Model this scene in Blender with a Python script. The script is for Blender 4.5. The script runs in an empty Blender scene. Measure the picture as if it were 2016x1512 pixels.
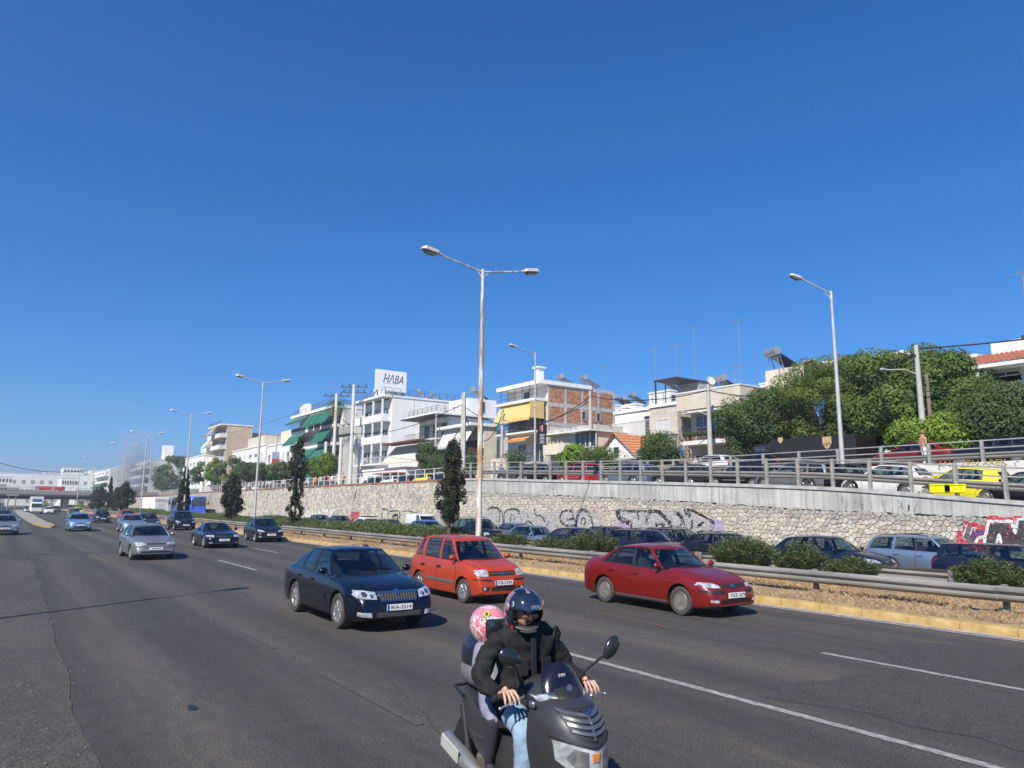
import bpy, bmesh, math, random
from mathutils import Vector, Matrix, noise as mnoise
from mathutils.bvhtree import BVHTree
R=math.radians; PI=math.pi
scene=bpy.context.scene; COL=scene.collection
rnd=random.Random(7)
# ---------------------------------------------------------------- camera
CAMH=2.33; FPX=1420.0; PITCH=math.atan(240/1420.0); ROLL=R(0.5); YAW=R(35.0)
_F0=Vector((math.sin(YAW),math.cos(YAW),0)); _R0=Vector((math.cos(YAW),-math.sin(YAW),0)); _Z=Vector((0,0,1))
_F=_F0*math.cos(PITCH)+_Z*math.sin(PITCH); _U=_Z*math.cos(PITCH)-_F0*math.sin(PITCH)
_Rr=_R0*math.cos(ROLL)+_U*math.sin(ROLL); _Ur=_U*math.cos(ROLL)-_R0*math.sin(ROLL)
cd=bpy.data.cameras.new('camera'); cam=bpy.data.objects.new('camera',cd); COL.objects.link(cam)
cam.matrix_world=Matrix(((_Rr.x,_Ur.x,-_F.x,0),(_Rr.y,_Ur.y,-_F.y,0),(_Rr.z,_Ur.z,-_F.z,CAMH),(0,0,0,1)))
cd.sensor_fit='HORIZONTAL'; cd.sensor_width=36.0; cd.lens=36.0*FPX/2016.0; cd.clip_start=0.1; cd.clip_end=6000
scene.camera=cam
# ---------------------------------------------------------------- daylight
SUN_EL=R(43); SHAZ=R(30)          # shadows fall towards +X and a little +Y
w=bpy.data.worlds.new('World'); scene.world=w; w.use_nodes=True
nt=w.node_tree; nt.nodes.clear()
sky=nt.nodes.new('ShaderNodeTexSky'); sky.sky_type='NISHITA'; sky.sun_disc=False
sky.sun_elevation=SUN_EL; sky.sun_rotation=math.atan2(-math.cos(SHAZ),-math.sin(SHAZ))
sky.air_density=1.0; sky.dust_density=0.4; sky.ozone_density=3.0; sky.altitude=100
bg=nt.nodes.new('ShaderNodeBackground'); bg.inputs['Strength'].default_value=0.0735
ow=nt.nodes.new('ShaderNodeOutputWorld')
gm=nt.nodes.new('ShaderNodeGamma'); gm.inputs[1].default_value=0.85      # the phone camera's tone curve and white balance, the same over the whole sky
wb=nt.nodes.new('ShaderNodeMix'); wb.data_type='RGBA'; wb.blend_type='MULTIPLY'; wb.inputs[0].default_value=1.0; wb.inputs[7].default_value=(.64,1.07,1.69,1)
nt.links.new(sky.outputs[0],gm.inputs[0]); nt.links.new(gm.outputs[0],wb.inputs[6]); hs=nt.nodes.new('ShaderNodeHueSaturation'); hs.inputs['Saturation'].default_value=1.12; nt.links.new(wb.outputs[2],hs.inputs['Color']); nt.links.new(hs.outputs[0],bg.inputs[0]); nt.links.new(bg.outputs[0],ow.inputs[0])
sd=bpy.data.lights.new('sun','SUN'); sd.energy=4.8; sd.angle=R(0.53); sd.color=(1.0,0.94,0.84)
sun=bpy.data.objects.new('sun',sd); COL.objects.link(sun)
_sdir=Vector((math.cos(SHAZ)*math.cos(SUN_EL),math.sin(SHAZ)*math.cos(SUN_EL),-math.sin(SUN_EL)))
sun.rotation_euler=_sdir.to_track_quat('-Z','Y').to_euler(); sun.location=(0,0,60)
scene.view_settings.view_transform='Standard'; scene.view_settings.look='None'
scene.view_settings.exposure=0.50; scene.view_settings.gamma=1.0; scene.view_settings.use_curve_mapping=False
scene.render.engine='CYCLES'
# ---------------------------------------------------------------- helpers
def ray(px,py):
    return _F+_Rr*((px-1008)/FPX)+_Ur*((756-py)/FPX)
def G(px,py,z=0.0):
    d=ray(px,py); t=(z-CAMH)/d.z; return Vector((d.x*t,d.y*t,z))
def OX(px,py,X):
    d=ray(px,py); t=X/d.x; return Vector((X,d.y*t,CAMH+d.z*t))
def OY(px,py,Y):
    d=ray(px,py); t=Y/d.y; return Vector((d.x*t,Y,CAMH+d.z*t))
def OD(px,py,D):
    d=ray(px,py); t=D/math.hypot(d.x,d.y); return Vector((d.x*t,d.y*t,CAMH+d.z*t))
def lerp(a,b,t): return a+(b-a)*t
def interp(keys,x):
    if x<=keys[0][0]: return keys[0][1]
    for (a,va),(b,vb) in zip(keys,keys[1:]):
        if x<=b:
            t=(x-a)/(b-a) if b>a else 0
            return va+(vb-va)*t
    return keys[-1][1]
def smooth_interp(keys,x):
    n=len(keys)
    if x<=keys[0][0]: return keys[0][1]
    if x>=keys[-1][0]: return keys[-1][1]
    for i in range(n-1):
        if x<=keys[i+1][0]: break
    x0,y0=keys[i]; x1,y1=keys[i+1]
    def slope(k):
        if k==0 or k==n-1: 
            a,b=(0,1) if k==0 else (n-2,n-1)
            return (keys[b][1]-keys[a][1])/(keys[b][0]-keys[a][0])
        d0=(keys[k][1]-keys[k-1][1])/(keys[k][0]-keys[k-1][0]); d1=(keys[k+1][1]-keys[k][1])/(keys[k+1][0]-keys[k][0])
        if d0*d1<=0: return 0
        return 2*d0*d1/(d0+d1)
    h=x1-x0; t=(x-x0)/h; m0=slope(i)*h; m1=slope(i+1)*h
    return (2*t**3-3*t*t+1)*y0+(t**3-2*t*t+t)*m0+(-2*t**3+3*t*t)*y1+(t**3-t*t)*m1

MATS={}
def pmat(name,col,rough=0.6,metal=0.0,var=0.0,vscale=3.0,bump=0.0,bscale=20.0,coat=0.0,col2=None,spec=0.5,stretch=None,sheen=0):
    if name in MATS: return MATS[name]
    m=bpy.data.materials.new(name); m.use_nodes=True; t=m.node_tree; N=t.nodes; b=N['Principled BSDF']
    b.inputs['Base Color'].default_value=(*col,1); b.inputs['Roughness'].default_value=rough; b.inputs['Metallic'].default_value=metal
    b.inputs['Coat Weight'].default_value=coat; b.inputs['Coat Roughness'].default_value=0.04
    b.inputs['Specular IOR Level'].default_value=spec
    if var>0 or bump>0:
        tc=N.new('ShaderNodeTexCoord'); src=tc.outputs['Object']
        if stretch:
            mp=N.new('ShaderNodeMapping'); mp.inputs['Scale'].default_value=stretch; t.links.new(src,mp.inputs[0]); src=mp.outputs[0]
    if var>0:
        n=N.new('ShaderNodeTexNoise'); n.inputs['Scale'].default_value=vscale; n.inputs['Detail'].default_value=6; n.inputs['Roughness'].default_value=0.6
        t.links.new(src,n.inputs[0])
        r=N.new('ShaderNodeValToRGB'); r.color_ramp.elements[0].position=0.3; r.color_ramp.elements[1].position=0.7
        c2=col2 if col2 else tuple(min(1,c*(1+var)) for c in col)
        r.color_ramp.elements[0].color=(*[c*(1-var) for c in col],1); r.color_ramp.elements[1].color=(*c2,1)
        t.links.new(n.outputs[0],r.inputs[0]); t.links.new(r.outputs[0],b.inputs['Base Color'])
    if bump>0:
        n2=N.new('ShaderNodeTexNoise'); n2.inputs['Scale'].default_value=bscale; n2.inputs['Detail'].default_value=5
        t.links.new(src,n2.inputs[0])
        bp=N.new('ShaderNodeBump'); bp.inputs['Strength'].default_value=bump; bp.inputs['Distance'].default_value=0.02
        t.links.new(n2.outputs[0],bp.inputs['Height']); t.links.new(bp.outputs[0],b.inputs['Normal'])
    MATS[name]=m; return m

class MB:
    def __init__(s): s.v=[]; s.f=[]; s.m=[]
    def add(s,vs,fs,mi=0):
        o=len(s.v); s.v.extend([tuple(p) for p in vs]); s.f.extend([tuple(i+o for i in f) for f in fs]); s.m.extend([mi]*len(fs)); return o
    def box(s,c,size,rotz=0,mi=0,bev=0.0,M=None):
        hx,hy,hz=size[0]/2,size[1]/2,size[2]/2
        if bev>0:
            b=min(bev,hx*.9,hy*.9,hz*.9); vs=[];
            for sx in(-1,1):
                for sy in(-1,1):
                    for sz in(-1,1):
                        vs+= [(sx*(hx-b),sy*(hy-b),sz*hz),(sx*(hx-b),sy*hy,sz*(hz-b)),(sx*hx,sy*(hy-b),sz*(hz-b))]
            def I(sx,sy,sz,k): return (((sx>0)*4+(sy>0)*2+(sz>0))*3+k)
            fs=[]
            for sz in(-1,1):
                q=[I(-1,-1,sz,0),I(1,-1,sz,0),I(1,1,sz,0),I(-1,1,sz,0)]; fs.append(q if sz>0 else q[::-1])
            for sy in(-1,1):
                q=[I(-1,sy,-1,1),I(1,sy,-1,1),I(1,sy,1,1),I(-1,sy,1,1)]; fs.append(q if sy<0 else q[::-1])
            for sx in(-1,1):
                q=[I(sx,-1,-1,2),I(sx,1,-1,2),I(sx,1,1,2),I(sx,-1,1,2)]; fs.append(q if sx>0 else q[::-1])
            for a in(-1,1):
                for c_ in(-1,1):
                    fs.append([I(-1,a,c_,0),I(1,a,c_,0),I(1,a,c_,1),I(-1,a,c_,1)] if a*c_>0 and a<0 or a*c_<0 and a>0 else [I(-1,a,c_,1),I(1,a,c_,1),I(1,a,c_,0),I(-1,a,c_,0)])
                    fs.append([I(a,-1,c_,0),I(a,1,c_,0),I(a,1,c_,2),I(a,-1,c_,2)] if a*c_<0 else [I(a,-1,c_,2),I(a,1,c_,2),I(a,1,c_,0),I(a,-1,c_,0)])
                    fs.append([I(a,c_,-1,1),I(a,c_,1,1),I(a,c_,1,2),I(a,c_,-1,2)] if a*c_>0 else [I(a,c_,-1,2),I(a,c_,1,2),I(a,c_,1,1),I(a,c_,-1,1)])
            for sx in(-1,1):
                for sy in(-1,1):
                    for sz in(-1,1):
                        q=[I(sx,sy,sz,0),I(sx,sy,sz,1),I(sx,sy,sz,2)]; fs.append(q if sx*sy*sz<0 else q[::-1])
        else:
            vs=[(x*hx,y*hy,z*hz) for x in(-1,1) for y in(-1,1) for z in(-1,1)]
            fs=[(0,1,3,2),(4,6,7,5),(0,4,5,1),(2,3,7,6),(0,2,6,4),(1,5,7,3)]
        if M is None:
            cr,sr=math.cos(rotz),math.sin(rotz)
            vs=[(c[0]+x*cr-y*sr,c[1]+x*sr+y*cr,c[2]+z) for x,y,z in vs]
        else: vs=[tuple(M@Vector(p)+Vector(c)) for p in vs]
        return s.add(vs,fs,mi)
    def bb(s,x0,x1,y0,y1,z0,z1,mi=0,bev=0): return s.box(((x0+x1)/2,(y0+y1)/2,(z0+z1)/2),(abs(x1-x0),abs(y1-y0),abs(z1-z0)),0,mi,bev)
    def bar(s,p,q,a,b=None,mi=0,up=(0,0,1),bev=0):
        p=Vector(p);q=Vector(q);b=a if b is None else b
        d=(q-p);L=d.length
        if L<1e-6: return
        d/=L; u=Vector(up)
        if abs(d.dot(u))>.98: u=Vector((1,0,0))
        sd_=d.cross(u).normalized(); up_=sd_.cross(d)
        M=Matrix((sd_,d,up_)).transposed()
        return s.box((p+q)/2,(a,L,b),0,mi,bev,M=M)
    def tube(s,pts,r,n=8,mi=0,caps=True):
        pts=[Vector(p) for p in pts]; k=len(pts)
        rs=r if isinstance(r,(list,tuple)) else [r]*k
        prev=None; vs=[]
        for i,p in enumerate(pts):
            d=(pts[min(i+1,k-1)]-pts[max(i-1,0)]).normalized()
            if prev is None:
                a=Vector((0,0,1)) if abs(d.z)<.9 else Vector((1,0,0))
                u=d.cross(a).normalized()
            else: u=(prev-d*prev.dot(d)).normalized()
            prev=u; w_=d.cross(u)
            for j in range(n):
                t=2*PI*j/n; vs.append(p+(u*math.cos(t)+w_*math.sin(t))*rs[i])
        fs=[]
        for i in range(k-1):
            for j in range(n):
                fs.append((i*n+j,i*n+(j+1)%n,(i+1)*n+(j+1)%n,(i+1)*n+j))
        if caps: fs.append(tuple(range(n))[::-1]); fs.append(tuple((k-1)*n+j for j in range(n)))
        return s.add(vs,fs,mi)
    def lathe(s,prof,n=16,M=None,mi=0,close=False):
        vs=[];k=len(prof)
        for r,z in prof:
            for j in range(n):
                t=2*PI*j/n; p=Vector((r*math.cos(t),r*math.sin(t),z)); vs.append(M@p if M else p)
        fs=[]
        for i in range(k-1 if not close else k):
            i2=(i+1)%k
            for j in range(n): fs.append((i*n+j,i*n+(j+1)%n,i2*n+(j+1)%n,i2*n+j))
        if not close:
            if prof[0][0]>1e-5: fs.append(tuple(range(n))[::-1])
            if prof[-1][0]>1e-5: fs.append(tuple((k-1)*n+j for j in range(n)))
        return s.add(vs,fs,mi)
    def ell(s,c,rad,nu=12,nv=8,mi=0,M=None,fn=None):
        vs=[];
        for i in range(nv+1):
            ph=PI*i/nv
            for j in range(nu):
                t=2*PI*j/nu
                p=Vector((math.sin(ph)*math.cos(t),math.sin(ph)*math.sin(t),math.cos(ph)))
                if fn: p=fn(p)
                p=Vector((p.x*rad[0],p.y*rad[1],p.z*rad[2]))
                if M: p=M@p
                vs.append(p+Vector(c))
        fs=[]
        for i in range(nv):
            for j in range(nu): fs.append((i*nu+j,(i+1)*nu+j,(i+1)*nu+(j+1)%nu,i*nu+(j+1)%nu))
        return s.add(vs,fs,mi)
    def prism(s,poly,a0,a1,axis='z',mi=0):
        n=len(poly)
        def P(p,a):
            return (p[0],p[1],a) if axis=='z' else ((p[0],a,p[1]) if axis=='y' else (a,p[0],p[1]))
        vs=[P(p,a0) for p in poly]+[P(p,a1) for p in poly]
        fs=[tuple(range(n))[::-1],tuple(range(n,2*n))]+[(i,(i+1)%n,n+(i+1)%n,n+i) for i in range(n)]
        return s.add(vs,fs,mi)
    def grid(s,fn,nu,nv,mi=0):
        vs=[fn(i/nu,j/nv) for i in range(nu+1) for j in range(nv+1)]
        fs=[(i*(nv+1)+j,(i+1)*(nv+1)+j,(i+1)*(nv+1)+j+1,i*(nv+1)+j+1) for i in range(nu) for j in range(nv)]
        return s.add(vs,fs,mi)
    def mesh(s,name,mats,ang=35,fix=False):
        me=bpy.data.meshes.new(name); me.from_pydata([tuple(p) for p in s.v],[],s.f)
        mats=mats if isinstance(mats,(list,tuple)) else [mats]
        for m in mats: me.materials.append(m)
        if len(mats)>1: me.polygons.foreach_set('material_index',s.m)
        if fix:
            b=bmesh.new(); b.from_mesh(me); bmesh.ops.remove_doubles(b,verts=b.verts,dist=1e-5); bmesh.ops.recalc_face_normals(b,faces=b.faces); b.to_mesh(me); b.free()
        if ang:
            me.polygons.foreach_set('use_smooth',[True]*len(me.polygons)); me.set_sharp_from_angle(angle=R(ang))
        me.update(); return me
    def build(s,name,mats,parent=None,ang=35,fix=False,world=False,**kw):
        if world and parent is not None:
            o=parent.location; s.v=[(p[0]-o.x,p[1]-o.y,p[2]-o.z) for p in s.v]
        return link(name,s.mesh(name,mats,ang,fix),parent,**kw)
def link(name,me,parent=None,label=None,cat=None,group=None,kind=None,loc=None,rotz=None):
    o=bpy.data.objects.new(name,me); COL.objects.link(o)
    if parent is not None: o.parent=parent
    if loc is not None: o.location=loc
    if rotz is not None: o.rotation_euler=(0,0,rotz)
    tag(o,label,cat,group,kind); return o
def tag(o,label=None,cat=None,group=None,kind=None):
    if label: o['label']=label
    if cat: o['category']=cat
    if group: o['group']=group
    if kind: o['kind']=kind
    return o
def thing(name,label,cat,loc=(0,0,0),rotz=0,group=None):
    o=bpy.data.objects.new(name,None); COL.objects.link(o); o.empty_display_size=.3
    o.location=loc; o.rotation_euler=(0,0,rotz); tag(o,label,cat,group); return o
def text_mesh(txt,size,mat,depth=0.003,align='CENTER',shear=0.0):
    c=bpy.data.curves.new('txt','FONT'); c.body=txt; c.size=size; c.extrude=depth; c.align_x=align; c.align_y='CENTER'; c.shear=shear; c.resolution_u=2
    o=bpy.data.objects.new('txt',c); COL.objects.link(o)
    dg=bpy.context.evaluated_depsgraph_get(); me=bpy.data.meshes.new_from_object(o.evaluated_get(dg)); 
    bpy.data.objects.remove(o); bpy.data.curves.remove(c); me.materials.clear(); me.materials.append(mat); return me
def eval_copy(o,name):
    dg=bpy.context.evaluated_depsgraph_get(); return bpy.data.meshes.new_from_object(o.evaluated_get(dg))
# ================================================================ SETTING
def road_material(name,base,warm,scale=1.0,rough=0.85,track=True):
    m=bpy.data.materials.new(name); m.use_nodes=True; t=m.node_tree; N=t.nodes; L=t.links; b=N['Principled BSDF']
    geo=N.new('ShaderNodeNewGeometry')
    def noise(sc,det,stretch=None,rough_=.6):
        mp=N.new('ShaderNodeMapping'); mp.inputs['Scale'].default_value=stretch or (1,1,1); L.new(geo.outputs['Position'],mp.inputs[0])
        n=N.new('ShaderNodeTexNoise'); n.inputs['Scale'].default_value=sc; n.inputs['Detail'].default_value=det; n.inputs['Roughness'].default_value=rough_
        L.new(mp.outputs[0],n.inputs[0]); return n.outputs[0]
    def ramp(src,p0,c0,p1,c1):
        r=N.new('ShaderNodeValToRGB'); r.color_ramp.elements[0].position=p0; r.color_ramp.elements[0].color=(*c0,1); r.color_ramp.elements[1].position=p1; r.color_ramp.elements[1].color=(*c1,1); L.new(src,r.inputs[0]); return r.outputs[0]
    def mul(a,b_,f=1.0,mode='MULTIPLY'):
        x=N.new('ShaderNodeMix'); x.data_type='RGBA'; x.blend_type=mode; x.inputs[0].default_value=f; L.new(a,x.inputs[6]); L.new(b_,x.inputs[7]); return x.outputs[2]
    big=ramp(noise(.35,5,(1,.25,1)),.35,base,.68,warm)
    fine=ramp(noise(42*scale,4),.33,(.36,.36,.37),.67,(1.75,1.71,1.65))
    grit=ramp(noise(105*scale,2),.60,(1,1,1),.70,(3.6,3.4,3.1)); mott=ramp(noise(5*scale,6,(1,.6,1),.7),.30,(.80,.80,.81),.70,(1.20,1.19,1.16))
    c=mul(big,fine); c=mul(c,grit); c=mul(c,mott)
    if track:
        tr=ramp(noise(.9,3,(1,.012,1)),.38,(.82,.83,.86),.62,(1.16,1.13,1.1)); c=mul(c,tr)
        sx=N.new('ShaderNodeSeparateXYZ'); L.new(geo.outputs['Position'],sx.inputs[0]); mm=N.new('ShaderNodeMath'); mm.operation='MULTIPLY_ADD'; mm.inputs[1].default_value=2*PI/1.92; mm.inputs[2].default_value=1.1; L.new(sx.outputs[0],mm.inputs[0]); sn=N.new('ShaderNodeMath'); sn.operation='SINE'; L.new(mm.outputs[0],sn.inputs[0]); ad=N.new('ShaderNodeMath'); ad.operation='MULTIPLY_ADD'; ad.inputs[1].default_value=.16; L.new(sn.outputs[0],ad.inputs[0]); L.new(noise(.8,5,(1,.06,1),.65),ad.inputs[2]); c=mul(c,ramp(ad.outputs[0],.30,(.80,.80,.81),.70,(1.17,1.16,1.14)))
        st=ramp(noise(1.2,8,(1,.5,1),.75),.25,(.62,.62,.64),.4,(1,1,1)); c=mul(c,st)
    L.new(c,b.inputs['Base Color']); b.inputs['Roughness'].default_value=rough
    bp=N.new('ShaderNodeBump'); bp.inputs['Strength'].default_value=.55; bp.inputs['Distance'].default_value=.01; L.new(noise(80*scale,4),bp.inputs['Height']); L.new(bp.outputs[0],b.inputs['Normal'])
    return m
M_ASPH=road_material('asphalt',(.044,.0418,.0385),(.061,.0565,.0505))
M_SHOULDER=road_material('shoulder_asphalt',(.043,.0408,.0372),(.061,.0565,.050),.8,.9,False)
M_PATCH=road_material('patch_asphalt',(.038,.0365,.034),(.048,.045,.042),1.0,.8,False)
M_DIRT=pmat('dry_soil',(.30,.21,.12),.95,var=.35,vscale=1.3,bump=.6,bscale=14)
M_LAND=pmat('far_land',(.11,.115,.07),.95,var=.4,vscale=.02)
M_WHITE_LINE=pmat('worn_white_paint',(.21,.205,.195),.8,var=.50,vscale=26,bump=.2,bscale=60,stretch=(1,.35,1),col2=(.42,.41,.39))
M_LINE_FAINT=pmat('very_worn_paint',(.070,.067,.062),.8,var=.35,vscale=11)
M_YELLOW=pmat('yellow_kerb_paint',(.44,.275,.09),.8,var=.32,vscale=3.5,bump=.3,bscale=25,col2=(.49,.34,.14))
M_GUTTER=pmat('pale_gutter',(.36,.32,.27),.85,var=.25,vscale=4,bump=.2)
M_CONC=pmat('concrete',(.34,.33,.31),.85,var=.3,vscale=2,bump=.3,bscale=12)
M_PAVE=pmat('pavement',(.27,.25,.22),.85,var=.2,vscale=2)
M_GALV=pmat('galvanised_steel',(.27,.255,.23),.55,metal=.35,var=.3,vscale=2.5,bump=.15,bscale=6,stretch=(1,.25,1))
M_GALV_D=pmat('dull_steel',(.25,.24,.225),.6,metal=.25,var=.25,vscale=4)
M_RUST=pmat('rust',(.30,.12,.05),.9,var=.4,vscale=6)
def sheet(name,x0,x1,y0,y1,z,mat,ny=1,zf=None,kind='structure',nx=1,parent=None):
    b=MB(); b.grid(lambda u,v:(lerp(x0,x1,u),lerp(y0,y1,v),(zf(lerp(x0,x1,u),lerp(y0,y1,v)) if zf else z)),nx,ny)
    b.f=[f[::-1] for f in b.f] if (x1-x0)*(y1-y0)<0 else b.f
    return b.build(name,mat,parent,kind=kind,ang=None)
sheet('ground',-3000,3000,-40,5000,-.12,M_LAND)
sheet('road',-2.6,15.62,-30,420,0,M_ASPH)
oppz=lambda y:-.06-.10*min(1,max(0,(y-14)/12))
sheet('opposite_road',21.95,30.6,-30,420,0,M_ASPH,ny=200,zf=lambda x,y:oppz(y))
sheet('pavement_nearside',-30,-2.6,-30,60,.02,M_SHOULDER)
# rough shoulder with a broken edge
b=MB(); ys=[-6+i*.11 for i in range(380)]
def shx(y): return .80+.016*y+.13*mnoise.noise((y*.45,0,0))+.035*mnoise.noise((y*2.2,3,0))
for i,y in enumerate(ys[:-1]):
    b.add([(-2.6,y,.005),(shx(y),y,.005),(shx(ys[i+1]),ys[i+1],.005),(-2.6,ys[i+1],.005)],[(0,1,2,3)])
b.build('road_shoulder',M_SHOULDER,kind='structure',ang=None)
b=MB()
for i,y in enumerate(ys[:-1]):
    wd=lambda q:.004+.022*abs(mnoise.noise((q*2.3,9,0)))
    a,c=shx(y),shx(ys[i+1]); b.add([(a-wd(y),y,.010),(a+wd(y)*.6,y,.010),(c+wd(ys[i+1])*.6,ys[i+1],.010),(c-wd(ys[i+1]),ys[i+1],.010)],[(0,1,2,3)])
b.build('shoulder_crack',pmat('crack_grit',(.075,.070,.063),.95,var=.5,vscale=14),kind='structure',ang=None)
# dark bitumen repair patches and seams
def blob(name,pts,z,mat,kind='structure',jit=.08):
    out=[]
    n=len(pts)
    for i in range(n):
        a=Vector(pts[i]);c=Vector(pts[(i+1)%n]); k=max(2,int((c-a).length/.25))
        for j in range(k):
            p=a.lerp(c,j/k); out.append((p.x+jit*mnoise.noise((p.x*2,p.y*2,1)),p.y+jit*mnoise.noise((p.x*2,p.y*2,7)),z))
    b=MB(); b.add(out,[tuple(range(len(out)))]); o=b.build(name,mat,kind=kind,ang=None)
    return o
def gpt(px,py): p=G(px,py); return (p.x,p.y)
blob('road_patch',[gpt(1700,1268),gpt(1790,1262),gpt(2016,1282),gpt(2150,1330),gpt(2150,1400),gpt(1900,1330),gpt(1800,1318)],.0035,M_PATCH,jit=.25)
blob('road_patch',[gpt(1480,1370),gpt(1560,1345),gpt(1740,1322),gpt(1960,1372),gpt(2200,1460),gpt(2100,1500),gpt(1850,1440),gpt(1600,1390)],.0045,M_PATCH,jit=.25)
blob('road_patch',[gpt(-20,1092),gpt(240,1086),gpt(245,1089),gpt(-20,1096)],.004,M_PATCH,jit=.03)
def road_seam(pts,w=.03,mat=M_PATCH,name='road_seam'):
    b=MB(); P=[Vector((*gpt(*p),0)) for p in pts]; q=[]
    for a,c in zip(P,P[1:]):
        k=max(2,int((c-a).length/.12))
        for j in range(k): q.append(a.lerp(c,j/k))
    q.append(P[-1]); pr=None
    for i in range(len(q)):
        d=(q[min(i+1,len(q)-1)]-q[max(i-1,0)]).normalized(); s_=Vector((-d.y,d.x,0)); p=q[i]+s_*.07*mnoise.noise((i*.21,pts[0][0],0))
        ww=w*(.35+abs(mnoise.noise((i*.6,2,5)))*1.6); b.v+= [tuple(p+s_*ww+Vector((0,0,.007))),tuple(p-s_*ww+Vector((0,0,.007)))]
    b.f=[(2*i,2*i+1,2*i+3,2*i+2) for i in range(len(q)-1)]; b.m=[0]*len(b.f)
    b.f=[f[::-1] for f in b.f]
    b.build(name,mat,kind='structure',ang=None)
road_seam([(1170,1206),(1250,1220),(1312,1235)],.018,M_RUST)
road_seam([(60,1100),(100,1108),(0,1180)],.02)
road_seam([(760,1330),(900,1480)],.008)
blob('oil_stain',[gpt(368,1391),gpt(380,1388),gpt(392,1395),gpt(385,1400),gpt(372,1398)],.005,pmat('oil',(.015,.015,.016),.5),jit=.02)
# ---- painted markings
def line_strip(x,y0,y1,w,mat,name='lane_marking',z=.008):
    b=MB(); n=max(2,int((y1-y0)/.25)); vs=[]
    for i in range(n+1):
        y=lerp(y0,y1,i/n); j=.012*mnoise.noise((x*3,y*4,0)); k=.012*mnoise.noise((x*3+9,y*4,4))
        vs+= [(x-w/2+j,y,z),(x+w/2+k,y,z)]
    b.add(vs,[(2*i,2*i+1,2*i+3,2*i+2) for i in range(n)]); return b.build(name,mat,kind='structure',ang=None)
line_strip(15.33,-10,180,.17,M_WHITE_LINE,'edge_line')
for k,(a,c) in enumerate([(-1.5,4.4),(4.4,9.8),(26.7,32.2),(42,47),(57,62),(72,77),(87,92),(102,107)]):
    line_strip(7.72,a,c,.13,M_WHITE_LINE)
for a,c in [(-1,7.2),(20.5,25),(35.7,39.6),(50,54.5),(65,69.5),(80,84.5),(95,99)]: line_strip(11.27,a,c,.13,M_WHITE_LINE)
for a,c in [(7.3,10.2),(12.3,14.4),(28,32)]: line_strip(3.95,a,c,.11,M_LINE_FAINT)
b_=MB()
# faint line bounding the ramp at far left
for i in range(30):
    y0=lerp(34,75,i/30); y1=lerp(34,75,(i+.8)/30); x0=3.9+(y0-34)*-.002; b_.add([(x0,y0,.007),(x0+.14,y0,.007),(x0+.14,y1,.007),(x0,y1,.007)],[(0,1,2,3)])
b_.build('ramp_line',M_LINE_FAINT,kind='structure',ang=None)
# ---- median: gutter, kerb stones, soil
sheet('gutter',15.44,15.66,-30,420,.012,M_GUTTER)
# small litter: gravel and leaves along the gutter and shoulder
kerb=thing('kerb','long yellow painted kerb along the planted median','kerb',(15.66,-4,0))
KH=.17
def kerb_mesh(L,seed):
    r=random.Random(seed); b=MB(); g=.012; n=5
    prof=[(0.0,0.0),(.012,KH-.05),(.045,KH),(.26,KH+.004),(.27,0)]
    vs=[]
    for i in range(n+1):
        y=g/2+(L-g)*i/n
        for (px_,pz) in prof: vs.append((px_+r.uniform(-.004,.004),y,pz+(r.uniform(-.006,.006) if pz>.02 else 0)))
    m=len(prof); fs=[(i*m+j,(i+1)*m+j,(i+1)*m+j+1,i*m+j+1) for i in range(n) for j in range(m-1)]
    fs+=[tuple(range(m)),tuple(n*m+j for j in range(m))[::-1]]
    b.add(vs,[f[::-1] for f in fs]); return b.mesh('kerb_stone',M_YELLOW,30)
KM=[kerb_mesh(1.0,i) for i in range(6)]
for i in range(76):
    o=link('kerb_stone',KM[i%6],kerb); o.location=(rnd.uniform(-.006,.006),i*1.0,rnd.uniform(-.005,.005)); o.rotation_euler=(0,0,rnd.uniform(-.004,.004))
b=MB()
for i in range(76,400): b.box((.135,i+.5,KH/2),(.27,.985,KH))
b.build('far_kerb_stones',M_YELLOW,kerb,kind='stuff',ang=None)
def soilz(x,y):
    t=(x-15.93)/(21.6-15.93); return KH-.01+.16*math.sin(PI*max(0,min(1,t)))*.6+.05*mnoise.noise((x*1.3,y*.7,0))
sheet('median_soil',15.92,21.7,-20,300,0,M_DIRT,ny=500,nx=10,zf=lambda x,y:soilz(x,y) if 15.95<x<21.65 else KH-.03)
b=MB(); b.bb(21.68,21.95,-20,300,-.05,KH-.01); b.build('median_far_kerb',M_CONC,label='plain concrete kerb on the far edge of the planted median',cat='kerb')
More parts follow.
